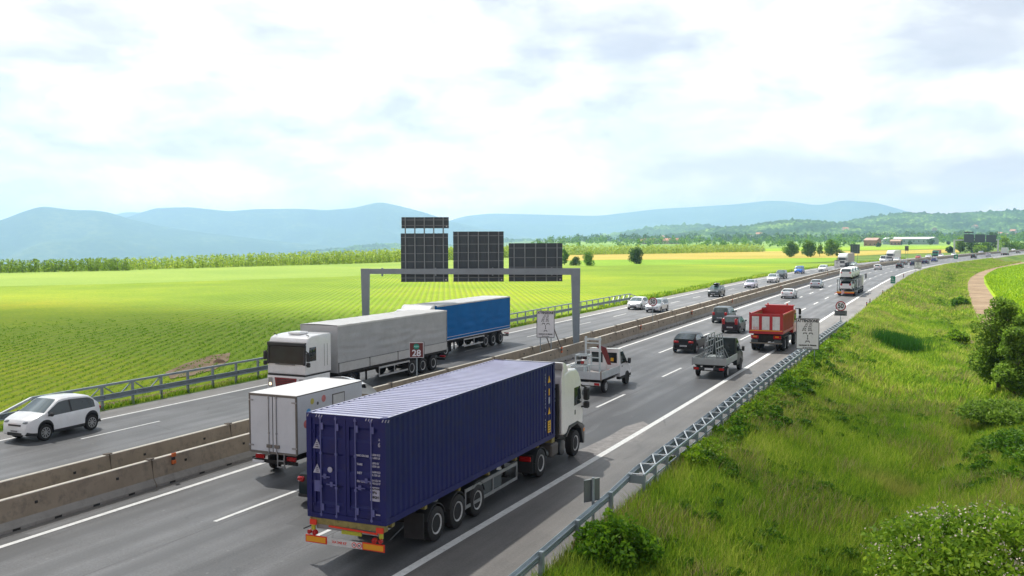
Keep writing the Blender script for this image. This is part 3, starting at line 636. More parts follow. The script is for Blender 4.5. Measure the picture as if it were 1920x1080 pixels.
KINDS = dict(
    hatch=dict(L=3.95, W=1.70, H=1.47), small=dict(L=3.65, W=1.66, H=1.52, hl=.80, rg=.45, dh=1.02),
    sport_hatch=dict(L=4.30, W=1.78, H=1.44, hl=1.05, rg=.85, dh=1.05, rd=.12, r=.33, belt=.93, tlw=.34),
    sedan=dict(L=4.6, W=1.80, H=1.44, rd=.80, rg=.70, dh=1.04, hl=1.12, ws=.80, ra=.95, fa=.85),
    coupe=dict(L=4.2, W=1.80, H=1.36, rd=.42, rg=.95, dh=.98, hl=1.10, ws=.85, ra=.80, fa=.85, r=.33),
    wagon=dict(L=4.55, W=1.78, H=1.50, rd=.10, rg=.42, dh=1.0, hl=1.1, ws=.78, ra=.9, fa=.85, rails=True),
    mpv=dict(L=4.25, W=1.77, H=1.62, rd=.08, rg=.38, dh=1.08, hl=.80, ws=.90, belt=.96, nh=.80, hh=1.05, rlh=.98, tlh=.14),
    suv=dict(L=4.4, W=1.84, H=1.68, rd=.10, rg=.40, dh=1.12, hl=1.05, ws=.66, belt=1.02, nh=.90, hh=1.12, r=.36, rlh=1.0, clad=True, rails=True, ra=.85, fa=.85),
    crossover=dict(L=3.98, W=1.78, H=1.70, rd=.14, rg=.50, dh=1.22, hl=.86, ws=.78, belt=1.0, nh=.95, hh=1.16, r=.355, clad=True, ra=.66, fa=.84, spokes=9, rlh=.98, tumble=.20, mirm=PLAST, roofdrop=.10),
    van=dict(L=5.0, W=1.98, H=2.35, rd=.04, rg=.14, dh=1.6, hl=.70, ws=.85, belt=1.25, nh=1.0, hh=1.28, r=.35, rlh=1.2, tlh=.3, panel=3.2, norear=True, tumble=.12, roofdrop=.02, fa=.95, ra=1.05, tlw=.06),
    minivan=dict(L=4.2, W=1.80, H=1.82, rd=.06, rg=.25, dh=1.15, hl=.72, ws=.72, belt=1.08, nh=.88, hh=1.12, r=.33, tumble=.12, roofdrop=.03, rlh=1.1, tlh=.2),
    pickup_suv=dict(L=4.9, W=1.84, H=1.78, rd=.08, rg=.30, dh=1.1, hl=1.15, ws=.62, belt=1.08, nh=.98, hh=1.18, r=.38, clad=True, ra=.95, fa=.9),
)
def car(kind, pm, label, cat, lane_d, px, coming, group, **kw):
    """near end of the car (rear when going away, nose when coming) stands where the lane crosses the given bearing"""
    D = dict(KINDS[kind]); D.update(kw); L = D['L']
    y = lane_at_px(lane_d, px); 
    if coming: p = lane(lane_d, y + L); rz = heading(y + L / 2) + PI
    else: p = lane(lane_d, y); rz = heading(y + L / 2)
    p.z = 0.006
    nm = {'van': 'delivery_van', 'minivan': 'small_van', 'suv': 'suv', 'pickup_suv': 'off_road_car'}.get(kind, 'car')
    root = empty(nm, p, rz, label, cat, group); Car(root, pm, **D); return root
# ================================================================== CONTAINER
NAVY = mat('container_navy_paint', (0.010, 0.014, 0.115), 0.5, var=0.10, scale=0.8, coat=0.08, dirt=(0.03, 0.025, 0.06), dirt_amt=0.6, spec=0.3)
NAVY_SKY = mat('container_roof_sky_sheen', (0.46, 0.46, 0.62), 0.4, var=0.12, scale=0.6, coat=0.3, dirt=(0.34, 0.34, 0.44), dirt_amt=0.6)  # sky reflection on the navy roof painted in as a pale base colour
LILACB = mat('container_rod_paint', (0.10, 0.11, 0.30), 0.4, var=0.1, coat=0.3)
YEL = mat('yellow_sticker', (0.75, 0.42, 0.02), 0.5, var=0.08); YELG = mat('yellow_green_paint', (0.50, 0.52, 0.04), 0.5, var=0.2, dirt=(0.12, 0.1, 0.04), dirt_amt=0.7)
OCHRE = mat('worn_ochre_steel', (0.26, 0.22, 0.07), 0.7, var=0.3, scale=3, dirt=(0.06, 0.05, 0.03), dirt_amt=0.8)
ORR = mat('orange_reflector_board', (0.80, 0.36, 0.02), 0.35, var=0.05); REDR = mat('red_reflector', (0.72, 0.05, 0.02), 0.35, var=0.08)
WHT = mat('white_panel_paint', (0.66, 0.66, 0.65), 0.5, var=0.08, scale=1.5, dirt=(0.32, 0.30, 0.27), dirt_amt=0.5)
CW, CL, CH_ = 2.438, 12.19, 2.81
def container(loc, rz):
    root = empty('shipping_container', loc, rz, 'long navy blue corrugated shipping container with four door rods at its rear', 'shipping container')
    hw = CW / 2; fr = MB()
    for sx in (-1, 1):
        for y in (0, CL - .16):
            x0, x1 = sorted((sx * hw, sx * (hw - .16))); fr.box(x0, x1, y, y + .16, .11, CH_ - .11)
            for z in (0, CH_ - .118): fr.box(x0 - .004, x1 + .004, y - .004, y + .18, z, z + .118, ch=.015)
        x0, x1 = sorted((sx * hw, sx * (hw - .06)))
        fr.box(x0, x1, .16, CL - .16, .0, .16); fr.box(x0, x1, .16, CL - .16, CH_ - .075, CH_ - .01)
    for y in (0, CL - .10): fr.box(-hw + .16, hw - .16, y + .002, y + .098, .0, .13); fr.box(-hw + .16, hw - .16, y + .002, y + .098, CH_ - .13, CH_ - .01)
    fr.build('frame', NAVY, root)
    def corr(name, per, flat, slope_, depth, n0, length, plane):
        mb = MB(); pts = []; a = 0.0
        while a < length:
            for da, dd in ((0, 0), (flat, 0), (flat + slope_, 1), (2 * flat + slope_, 1), (2 * flat + 2 * slope_, 0)):
                if a + da <= length + 1e-6: pts.append((a + da, dd * depth))
            a += 2 * flat + 2 * slope_
        q = [pts[0]]
        for p in pts[1:]:
            if p[0] - q[-1][0] > 1e-4: q.append(p)
        V = []; 
        for a, d in q: V += plane(a, d)
        mb.add(V, [(2 * i, 2 * i + 1, 2 * i + 3, 2 * i + 2) for i in range(len(q) - 1)])
        return mb
    for sx in (-1, 1):
        corr('side', .278, .072, .067, .036, 0, CL - .32, lambda a, d, sx=sx: [(sx * (hw - .012 - d), a + .16, .15), (sx * (hw - .012 - d), a + .16, CH_ - .07)]).build('side_panel', NAVY, root)
    corr('roof', .28, .115, .022, .045, 0, CL - .2, lambda a, d: [(-hw + .05, a + .1, CH_ - .012 - d), (hw - .05, a + .1, CH_ - .012 - d)]).build('roof_panel', NAVY_SKY, root)
    rr = MB()
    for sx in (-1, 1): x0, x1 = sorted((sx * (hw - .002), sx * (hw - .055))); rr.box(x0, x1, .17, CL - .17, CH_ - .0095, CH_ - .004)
    rr.box(-hw + .16, hw - .16, .0, .09, CH_ - .0095, CH_ - .004); rr.build('roof_rail', NAVY_SKY, root)  # thin strips carry the painted sky sheen onto the navy rails
    mb = MB(); mb.box(-hw + .1, hw - .1, CL - .08, CL - .05, .13, CH_ - .12); mb.build('end_wall', NAVY, root)
    zs = [.16, .40, .47, .80, .87, 1.22, 1.29, 1.62, 1.69, 2.06, 2.13, 2.40, 2.47, CH_ - .14]
    for sx in (-1, 1):
        d = MB(); x0, x1 = (-hw + .165, -.008) if sx < 0 else (.008, hw - .165)
        d.box(x0, x0 + .09, .035, .075, .135, CH_ - .135); d.box(x1 - .09, x1, .035, .075, .135, CH_ - .135); d.box(x0 + .09, x1 - .09, .035, .075, .135, .30); d.box(x0 + .09, x1 - .09, .035, .075, CH_ - .30, CH_ - .135)
        zz = [.30, .38, .44, .86, .92, 1.28, 1.34, 1.70, 1.76, 2.12, 2.18, 2.44, CH_ - .30]; dep = [.05, .05, .085, .085, .05, .05, .085, .085, .05, .05, .085, .085, .05]
        V = []
        for z, q in zip(zz, dep): V += [(x0 + .09, q, z), (x1 - .09, q, z)]
        d.add(V, [(2 * i, 2 * i + 1, 2 * i + 3, 2 * i + 2) for i in range(len(zz) - 1)])
        dr = d.build('door', NAVY, root)
        for k in (0, 1):
            xr = sx * (.30 if k == 0 else .78); r = MB(); r.tube((xr, .012, .05), (xr, .012, CH_ - .05), .019, 8)
            for z in (.10, .85, 1.75, CH_ - .12): r.box(xr - .035, xr + .035, -.004, .034, z - .03, z + .03)
            for z in (.30, CH_ - .34): r.box(xr + .02, xr + .085, .0, .03, z - .09, z + .09)
            r.build('lock_rod', LILACB, dr)
            h = MB(); hz_ = 1.02 if k == 0 else 1.24
            zc = 0.93 if k == 0 else 1.13
            h.bar((xr, -.01, zc), (xr - sx * (.0) + (.30 if k == 1 and sx < 0 or k == 0 and sx > 0 else -.30), -.01, zc), .02, .03); h.box(xr + (.10 if k == 1 and sx < 0 or k == 0 and sx > 0 else -.18), xr + (.18 if k == 1 and sx < 0 or k == 0 and sx > 0 else -.10), -.02, .02, zc - .05, zc + .07)
            h.build('lock_handle', LILACB, dr)
        for z in (.35, .95, 1.6, 2.3):
            hg = MB(); xx = sx * (hw - .17); hg.box(xx - .045, xx + .045, .018, .036, z - .035, z + .035); hg.build('hinge', NAVY, dr)
    # marks: warning triangles, round seal, weights table, caution plate, code digits
    Mx = Matrix.Rotation(PI / 2, 4, 'X')
    def T(s, x, z, size, m=INKC, y=.022, xs=1.0, al='CENTER', b=0.004): text_obj('lettering', s, size, m, root, Matrix.Translation((x, y, z)) @ Mx, .003, al, b, xs)
    for z in (1.98, 1.32):
        t_ = MB(); t_.prism([(-1.03, z - .12), (-.77, z - .12), (-.90, z + .13)], .020, .024, 'y'); t_.build('warning_triangle', INKC, root)
        for k in range(3): q = MB(); q.box(-.95 + .01 * k, -.85 - .01 * k, .017, .019, z - .08 + .05 * k, z - .062 + .05 * k); q.build('triangle_print', INKB, root)
    q = MB(); q.lathe([(.020, .075), (.024, .075)], 'y', 20, 0, (-.50, 0, 1.32)); q.build('round_seal', INKC, root)
    q = MB(); q.box(-1.0, -.82, .024, .028, .70, 1.0); q.build('data_plate', LILACB, root)
    T('6', 1.02, 2.10, .16); T('2', 1.02, 2.24, .09)
    for s, x, z, sz in (('MAX GROSS', .50, 1.78, .072), ('TARE', .42, 1.55, .072), ('NET', .42, 1.32, .08), ('CU CAP', .46, 1.10, .072)): T(s, x, z, sz)
    for s, z in (('32,500 KG', 1.83), ('71,650 LB', 1.75), ('3,870 KG', 1.61), ('8,530 LB', 1.53), ('28,630 KG', 1.38), ('63,120 LB', 1.30), ('76.4 CU M', 1.16), ('2,698 CU FT', 1.08)): T(s, .90, z, .068)
    q = MB(); q.box(.74, 1.02, .018, .024, .62, .99); q.build('caution_plate', INKC, root)
    T('CAUTION', .88, .94, .062, INKB, .015); T("9'6", .88, .84, .10, INKB, .015); T('HIGH', .88, .72, .09, INKB, .015)
    q = MB(); q.box(.90, 1.03, .020, .026, .25, .285); q.build('small_plate', INKC, root)
    for x0 in (-hw + .03, -hw + .30, hw - .60, hw - .10):
        for k in range(3 if abs(x0) < 1.15 else 1):
            q = MB(); q.prism([(x0 + k * .085, CH_ - .105), (x0 + k * .085 + .03, CH_ - .105), (x0 + k * .085 + .06, CH_ - .035), (x0 + k * .085 + .03, CH_ - .035)], -.0035 - .004, -.0005 - .004, 'y'); q.build('height_hazard_mark', INKC, root)
    # right side near the front
    for z, kind in ((2.25, 't'), (1.78, 'r'), (1.47, 'w'), (1.08, 't'), (.50, 'p')):
        q = MB(); yc = CL - .58; X0, X1 = hw - .010, hw + .001
        if kind == 't': q.prism([(yc - .12, z - .12), (yc + .12, z - .12), (yc, z + .13)], X0, X1, 'x')
        elif kind == 'r': q.box(X0, X1, yc - .05, yc + .05, z - .12, z + .12)
        elif kind == 'w': q.box(X0, X1, yc - .07, yc + .07, z - .12, z + .12)
        else: q.box(X0, X1, yc - .14, yc + .14, z - .22, z + .22)
        q.build({'t': 'warning_triangle', 'r': 'sticker', 'w': 'sticker', 'p': 'placard'}[kind], YEL if kind != 'w' else INKC, root)
        if kind == 'p':
            for k in range(4): q = MB(); q.box(X1, X1 + .002, yc - .09, yc + .09 - .03 * (k % 2), z - .16 + k * .09, z - .13 + k * .09); q.build('placard_print', INKB, root)
    Mv = Matrix.Translation((hw + .001, CL - 1.02, 1.35)) @ Matrix.Rotation(PI / 2, 4, 'Z') @ Matrix.Rotation(PI / 2, 4, 'X') 
    for k, ch in enumerate('CXDU 482106 2 45G1'):
        if ch != ' ': text_obj('lettering', ch, .12, INKC, root, Matrix.Translation((hw + .001, CL - .98, 2.45 - k * .118)) @ Matrix.Rotation(PI / 2, 4, 'Z') @ Matrix.Rotation(PI / 2, 4, 'X'), .003, 'CENTER', .004)
    return root

# ================================================================== TRACTORS
def fender(parent, x0, x1, y, r, m=PLAST, a0=15, a1=165, th=.03, flap=True):
    mb = MB(); n = 12; V = []
    for k in range(n + 1):
        a = math.radians(a0 + (a1 - a0) * k / n)
        for rr in (r, r + th):
            for x in (x0, x1): V.append((x, y + rr * math.cos(a), .5 + rr * math.sin(a) - .0))
    F = []
    for k in range(n):
        b = 4 * k; F += [(b, b + 4, b + 5, b + 1), (b + 2, b + 3, b + 7, b + 6), (b, b + 2, b + 6, b + 4), (b + 1, b + 5, b + 7, b + 3)]
    F += [(0, 1, 3, 2), (4 * n, 4 * n + 2, 4 * n + 3, 4 * n + 1)]
    mb.add(V, F)
    if flap: mb.box(x0, x1, y - r - .03, y - r, .28, .62)
    return mb.build('mudguard', m, parent, smooth=True, ang=40)
def cab(root, y0, kind, pm, lamp=LIGHT_W):
    """sleeper cab; y0 = back wall, local +y forward. kinds: streamlined, boxy"""
    hw = 1.25
    if kind == 'boxy':
        Lc, top, z0 = 2.30, 3.42, 1.42
        side = [(y0, z0), (y0 + Lc - .02, z0), (y0 + Lc, z0 + .1), (y0 + Lc - .03, 2.0), (y0 + Lc - .10, 3.02), (y0 + Lc - .30, 3.34), (y0 + Lc - .60, top + .02), (y0 + Lc - 1.2, top + .06), (y0 + .1, top + .08), (y0, top + .02)]
        mb = MB(); mb.prism(side, -hw, hw); c = mb.build('cab', pm, root, bevel=.07, seg=3)
        lw = MB(); lw.prism([(y0 + .1, .95), (y0 + 1.30, .95), (y0 + 1.30, .50), (y0 + Lc - .06, .34), (y0 + Lc + .04, .5), (y0 + Lc + .05, 1.34), (y0 + .1, 1.34)], -hw + .02, hw - .02); lw.build('lower_body', pm, root, bevel=.04)
        g = MB(); g.prism([(y0 + Lc + .005, 1.98), (y0 + Lc + .03, 1.98), (y0 + Lc - .065, 3.0), (y0 + Lc - .09, 3.0)], -1.13, 1.13); ws = g.build('windscreen', GLASS_T, root)
        v = MB(); v.prism([(y0 + Lc - .16, 2.98), (y0 + Lc + .0, 2.92), (y0 + Lc + .06, 2.96), (y0 + Lc + .04, 3.12), (y0 + Lc - .16, 3.14)], -1.22, 1.22); v.build('sun_visor', PLAST, root, bevel=.02)
        for s in (-1, 1):
            q = MB(); q.bar((s * 1.19, y0 + Lc + .02, 1.95), (s * 1.19, y0 + Lc - .07, 3.0), .12, .06); q.build('pillar_trim', PLAST, root)
            q = MB(); x0, x1 = sorted((s * (hw - .01), s * (hw + .008))); q.prism([(y0 + Lc - .95, 2.12), (y0 + Lc - .30, 2.12), (y0 + Lc - .28, 2.4), (y0 + Lc - .38, 2.86), (y0 + Lc - .95, 2.86)], x0, x1); q.build('side_window', GLASS, root, bevel=.004)
            for yy in (y0 + .35, y0 + .62): q = MB(); q.box(x0, x1, yy, yy + .018, 1.75, 2.95); q.build('door_seam', PLAST, root)
            q = MB(); xm = s * (hw + .17); q.box(xm - .10, xm + .10, y0 + Lc - .12, y0 + Lc + .04, 2.15, 2.62, ch=.04); q.box(xm - .10, xm + .10, y0 + Lc - .12, y0 + Lc + .04, 1.86, 2.10, ch=.04); q.bar((s * (hw - .02), y0 + Lc - .08, 2.7), (xm, y0 + Lc - .04, 2.6), .04, .04); q.bar((s * (hw - .02), y0 + Lc - .08, 1.95), (xm, y0 + Lc - .04, 2.0), .04, .04); q.build('wing_mirror', PLAST, root, smooth=True, ang=30)
            q = MB(); a, b = sorted((s * .88, s * 1.16)); q.box(a, b, y0 + Lc + .02, y0 + Lc + .075, .72, 1.22, ch=.02); hl = q.build('headlight', STEEL, root)
            q = MB(); q.lathe([(0, .075), (.03, .075)], 'y', 16, 0, (s * 1.0, y0 + Lc + .078, .88)); q.build('lamp', LIT, hl)
        g = MB(); g.prism([(-.72, 1.24), (.72, 1.24), (.62, .62), (-.62, .62)], y0 + Lc + .045, y0 + Lc + .075, 'y'); gr = g.build('grille', mat('red_grille', (0.24, 0.01, 0.015), .4, var=.15, coat=.3), root)
        g = MB()
        for k in range(6): g.box(-.60, .60, y0 + Lc + .072, y0 + Lc + .088, .68 + k * .09, .70 + k * .09 + .012)
        g.build('grille_bar', PLAST, gr)
        g = MB(); g.box(-1.2, 1.2, y0 + Lc - .0, y0 + Lc + .03, 1.345, 1.42); g.box(-hw + .03, hw - .03, y0 + .05, y0 + Lc, 1.34, 1.425); g.build('step_gap', PLAST, root)
        g = MB(); g.box(-.40, .40, y0 + .85, y0 + 1.65, top + .06, top + .20, ch=.05); g.build('roof_unit', pm, root, smooth=True)
        g = MB(); g.box(-.26, .26, y0 + Lc + .06, y0 + Lc + .075, .46, .57); g.build('number_plate', PLATE, root)
        for s in (-1, 1): g = MB(); g.tube((s * 1.05, y0 + 1.7, top + .03), (s * 1.05, y0 + 1.95, top + .12), .02, 6); g.build('air_horn', PLAST, root)
        g = MB(); g.box(-.6, .7, y0 + Lc + .02, y0 + Lc + .035, 1.93, 1.96); g.build('wiper', PLAST, root)
        return Lc
    Lc, top, z0 = 2.26, 3.35, 1.05
    side = [(y0, z0), (y0 + .55, z0), (y0 + 1.1, z0 + .18), (y0 + 1.55, z0 + .22), (y0 + Lc - .12, z0 - .05), (y0 + Lc + .02, z0 + .2), (y0 + Lc + .03, 1.85), (y0 + Lc - .12, 2.72), (y0 + Lc - .25, 3.02), (y0 + Lc - .45, 3.28), (y0 + Lc - .85, 3.48), (y0 + .75, 3.52), (y0 + .35, 3.46), (y0, 3.35)]
    mb = MB(); mb.prism(side, -hw + .02, hw - .02); mb.build('cab', pm, root, bevel=.11, seg=4)
    g = MB(); g.prism([(y0 + Lc + .015, 1.92), (y0 + Lc + .035, 1.92), (y0 + Lc - .10, 2.68), (y0 + Lc - .125, 2.68)], -1.08, 1.08); g.build('windscreen', GLASS, root)
    # roof deflector with open dark back
    for s in (-1, 1):
        q = MB(); x0, x1 = sorted((s * (hw - .06), s * (hw - .0))); q.prism([(y0 - .22, 1.15), (y0 + .10, 1.15), (y0 + .10, 3.40), (y0 + .50, 3.50), (y0 + .30, 3.76), (y0 + .05, 3.86), (y0 - .10, 3.86), (y0 - .02, 3.62), (y0 - .22, 3.25)], x0, x1); q.build('side_deflector', pm, root, bevel=.015)
        q = MB(); x0, x1 = sorted((s * (hw - .03), s * (hw - .008))); q.prism([(y0 + 1.22, 2.02), (y0 + Lc - .16, 2.02), (y0 + Lc - .20, 2.25), (y0 + Lc - .36, 2.72), (y0 + 1.22, 2.72)], x0, x1); q.build('side_window', GLASS, root, bevel=.004)
        q = MB(); xm = s * (hw + .14); ym = y0 + Lc - .10; q.box(xm - .12, xm + .12, ym - .02, ym + .16, 2.10, 2.62, ch=.05); q.box(xm - .12, xm + .12, ym - .02, ym + .16, 1.78, 2.06, ch=.05); q.bar((s * (hw - .05), ym - .15, 2.75), (xm, ym + .05, 2.6), .06, .06); q.bar((s * (hw - .05), ym - .12, 1.85), (xm, ym + .05, 1.86), .06, .06); q.build('wing_mirror', PLAST, root, smooth=True, ang=30)
        q = MB(); q.box(*sorted((s * (hw - .02), s * (hw - .006))), y0 + 1.28, y0 + 1.36, 1.66, 1.84); q.build('door_handle', PLAST, root)
        q = MB(); q.prism([(y0 + .35, .95), (y0 + .72, 1.22), (y0 + 1.55, 1.25), (y0 + 1.95, 1.0), (y0 + 2.12, .62), (y0 + 2.25, .34), (y0 + Lc + .14, .34), (y0 + Lc + .16, 1.02), (y0 + Lc - .1, 1.16), (y0 + 1.6, 1.36), (y0 + .62, 1.34), (y0 + .2, 1.0)], *sorted((s * (hw - .42), s * (hw + .005)))); q.build('front_mudguard', P_DGREY, root, bevel=.02)
        q = MB(); q.box(*sorted((s * (hw - .2), s * (hw + .015))), y0 + Lc - .05, y0 + Lc + .15, .80, .96, ch=.02); q.build('indicator', LIGHT_O, root)
        q = MB(); a, b = sorted((s * .80, s * 1.16)); q.box(a, b, y0 + Lc + .08, y0 + Lc + .17, .62, .86, ch=.03); q.build('headlight', lamp, root)
    q = MB(); q.prism([(y0 - .10, 3.86), (y0 + .05, 3.87), (y0 + .30, 3.78), (y0 + .62, 3.54), (y0 + .62, 3.48), (y0 + .25, 3.72), (y0 - .0, 3.80)], -hw + .061, hw - .061); q.build('roof_deflector', pm, root, bevel=.012)
    q = MB(); q.prism([(y0 + .9, 3.48), (y0 + Lc - .6, 3.48), (y0 + Lc - .75, 3.60), (y0 + 1.0, 3.62)], -.95, .95); q.build('roof_cap', pm, root, bevel=.03)
    q = MB(); q.box(-1.05, 1.05, y0 - .015, y0 + .0, 1.1, 2.35); q.box(-1.05, 1.05, y0 - .02, y0 - .0, 2.43, 2.50); q.build('back_wall_panel', P_GREY, root)
    for x in (-.8, -.3, .25, .7): q = MB(); q.tube((x, y0 - .08, 1.0), (x + .05, y0 - .08, 2.6), .035, 8); q.tube((x + .05, y0 - .08, 2.6), (x + .3, y0 - .25, 2.9), .025, 8); q.build('hose', PLAST, root)
    q = MB(); q.tube((1.02, y0 - .12, 1.0), (1.02, y0 - .12, 3.05), .07, 10); q.build('exhaust_stack', PLAST, root)
    q = MB(); q.prism([(y0 + Lc - .1, 1.0), (y0 + Lc + .12, 1.0), (y0 + Lc + .14, .34), (y0 + Lc - .1, .34)], -1.0, 1.0); q.build('front_bumper', pm, root, bevel=.02)
    q = MB(); q.box(-.75, .75, y0 + Lc + .02, y0 + Lc + .06, 1.1, 1.72, ch=.02); gq = q.build('grille', PLAST, root)
    q = MB()
    for k in range(5): q.box(-.7, .7, y0 + Lc + .055, y0 + Lc + .07, 1.16 + k * .11, 1.18 + k * .11)
    q.build('grille_bar', STEEL, gq)
    q = MB(); q.box(-.26, .26, y0 + Lc + .13, y0 + Lc + .15, .46, .57); q.build('number_plate', PLATE, root)
    return Lc
def axle(root, y, r=.50, kind='rear', dual=False, rim=None, hw=1.25):
    for s in (-1, 1):
        wheel(root, s * (hw - .16), y, r, .30, s, truck='front' if kind == 'front' else 'rear', rim_mat=rim or RIM_W)
        if dual: wheel(root, s * (hw - .50), y, r, .28, s, truck='rear', rim_mat=rim or RIM_W)
def side_guard(root, s, y0, y1, m=STEEL, hw=1.22):
    q = MB(); x0, x1 = sorted((s * (hw - .03), s * hw))
    q.box(x0, x1, y0, y1, .92, 1.02); q.box(x0, x1, y0, y1, .42, .52)
    for yy in (y0, y0 + (y1 - y0) * .5, y1 - .06): q.box(x0 - .002, x1 + .002, yy, yy + .06, .41, 1.03)
    q.build('side_guard', m, root)
def tractor_chassis(root, y_rear, y_cab, drive_y, front_y):
    q = MB(); q.box(-.45, -.35, y_rear, y_cab + 1.6, .62, .92); q.box(.35, .45, y_rear, y_cab + 1.6, .62, .92); q.box(-.35, .35, y_rear, y_rear + .1, .62, .9); q.box(-.34, .34, drive_y + .7, front_y - .2, .45, .8)
    q.box(-1.22, -.47, y_cab - 1.0, y_cab + .1, .95, 1.0); q.build('chassis', CHAS, root)
    q = MB(); q.box(.50, 1.20, y_cab - 1.15, y_cab - .45, .45, .92, ch=.05); q.build('battery_box', mat('grey_brown_box', (0.10, 0.09, 0.08), .7, var=.2), root)
    q = MB(); q.lathe([(.50, .30), (1.20, .30), (1.21, .25)], 'x', 20, 0, (0, y_cab - .05, .62)); q.build('air_tank', P_DGREY, root, smooth=True)
    q = MB(); q.box(-1.2, -.5, y_cab - 1.3, y_cab + .2, .40, .95, ch=.1); q.build('fuel_tank', STEEL, root, smooth=True)
    q = MB(); q.lathe([(y_cab - 1.9, .02), (y_cab - 1.88, .17), (y_cab - 1.25, .17), (y_cab - 1.23, .02)], 'y', 14, 0, (.95, 0, .62)); q.build('air_cylinder', P_GREY, root, smooth=True)
    q = MB(); q.lathe([(1.0, .45), (1.12, .45)], 'z', 20, 0, (0, drive_y, 0)); q.build('fifth_wheel', CHAS, root)
    for s in (-1, 1):
        fender(root, *sorted((s * .58, s * 1.24)), drive_y, .56, m=P_DGREY)
        q = MB(); q.box(*sorted((s * .75, s * 1.18)), drive_y - .90, drive_y - .82, .72, .90, ch=.02); q.build('tail_light', LIGHT_R, root)
        q = MB(); q.box(*sorted((s * .60, s * 1.24)), drive_y - .82, drive_y - .78, .30, .95); q.build('mud_flap', PLAST, root)
def container_lorry():
    th = 0.0326; c0 = Vector((-14.65, 20.70, 0.006))
    root = empty('container_lorry', c0, th, 'white-cabbed articulated lorry carrying the navy container, nearest truck on the road', 'lorry', 'lorries on the motorway')
    yc = 13.05
    cab(root, yc, 'streamlined', paint('cream_white', (0.84, 0.83, 0.80)))
    tractor_chassis(root, yc - 3.2, yc, 10.75, 14.45)
    axle(root, 10.75, .51, dual=True); axle(root, 14.45, .51, 'front')
    # skeletal trailer
    q = MB(); 
    for s in (-1, 1): q.box(*sorted((s * .38, s * .52)), .15, 12.0, .92, 1.16)
    for y in (.4, 2.2, 4.3, 6.4, 8.6, 10.6): q.box(-1.15, 1.15, y, y + .14, 1.04, 1.165)
    q.box(-1.2, 1.2, 11.9, 12.2, 1.0, 1.17); q.build('trailer_frame', OCHRE, root)
    q = MB(); q.box(-1.16, 1.16, .02, .20, 1.0, 1.17, ch=.01); q.build('rear_crossmember', OCHRE, root)
    q = MB(); q.box(-1.0, 1.0, .10, .17, .86, .985); q.build('frame_plate', STEEL, root)
    q = MB(); q.bar((-.55, .01, .985), (.95, .01, .945), .02, .05); q.build('reflective_strip', REDR, root)
    q = MB(); q.box(-.20, .42, .075, .10, .80, .90); q.build('yellow_plate', YELG, root)
    for s in (-1, 1):
        q = MB(); q.box(*sorted((s * .93, s * 1.13)), -.03, .02, .98, 1.12); q.build('red_reflector', REDR, root)
        q = MB(); q.box(*sorted((s * .55, s * 1.22)), -.10, -.07, .52, .72, ch=.004); rb = q.build('reflector_board', REDR, root)
        q = MB(); q.box(*sorted((s * .585, s * 1.185)), -.106, -.10, .55, .69); q.build('reflector_face', ORR, rb)
        q = MB(); q.lathe([(-.12, .075), (-.05, .075)], 'y', 14, 0, (s * .92, 0, .80)); q.lathe([(-.11, .06), (-.05, .06)], 'y', 14, 0, (s * 1.10, 0, .80)); q.build('tail_light', LIGHT_R, root)
        q = MB(); q.box(*sorted((s * 1.0, s * 1.10)), .0, .06, .83, 1.0); q.build('light_bracket', YELG, root)
        side_guard(root, s, 4.6, 8.6, STEEL)
        q = MB(); q.box(*sorted((s * .62, s * 1.18)), 5.6, 7.4, .45, 1.0, ch=.04); q.build('storage_box', P_GREY, root)
        for y in (2.75, 4.10, 5.45): fender(root, *sorted((s * .78, s * 1.22)), y, .56, a0=20, a1=160, flap=False)
        q = MB(); q.box(*sorted((s * .60, s * 1.22)), 1.98, 2.02, .25, .98); q.build('mud_flap', PLAST, root)
        q = MB(); q.tube((s * 1.15, 1.0, .9), (s * 1.33, -.02, .84), .018, 6); q.build('marker_arm', PLAST, root)
    q = MB(); q.box(-.54, .54, -.09, -.07, .52, .70); pb = q.build('rear_board', WHT, root)
    Mx = Matrix.Rotation(PI / 2, 4, 'X')
    text_obj('plate_characters', 'XA 348 KF', .10, REDR, pb, Matrix.Translation((-.16, -.094, .61)) @ Mx, .002, 'CENTER', .002)
    for x, s_ in ((.30, '70'), (.46, '80')):
        q = MB(); q.lathe([(-.097, .072), (-.091, .072)], 'y', 20, 0, (x, 0, .61)); sg = q.build('speed_disc', REDR, root)
        q = MB(); q.lathe([(-.099, .052), (-.096, .052)], 'y', 20, 0, (x, 0, .61)); q.build('disc_face', INKW, sg)
        text_obj('disc_number', s_, .07, INKB, sg, Matrix.Translation((x, -.101, .61)) @ Mx, .002, 'CENTER', .002)
    for y in (2.75, 4.10, 5.45): axle(root, y, .50)
    for y in (2.75, 4.1, 5.45): q = MB(); q.tube((-1.0, y, .5), (1.0, y, .5), .08, 10); q.build('axle_beam', CHAS, root)
    for x in (-.5, .5): q = MB(); q.tube((x, 8.9, .9), (x, 9.2, .35), .06, 8); q.box(x - .12, x + .12, 9.1, 9.32, .30, .34); q.build('landing_leg', CHAS, root)
    for y in (6.2, 7.4, 9.3): q = MB(); q.tube((.6, y, .98), (.9, y + .5, 1.04), .03, 6); q.build('hose', YELG, root)
    container((c0.x, c0.y, 1.185), th)
container_lorry()

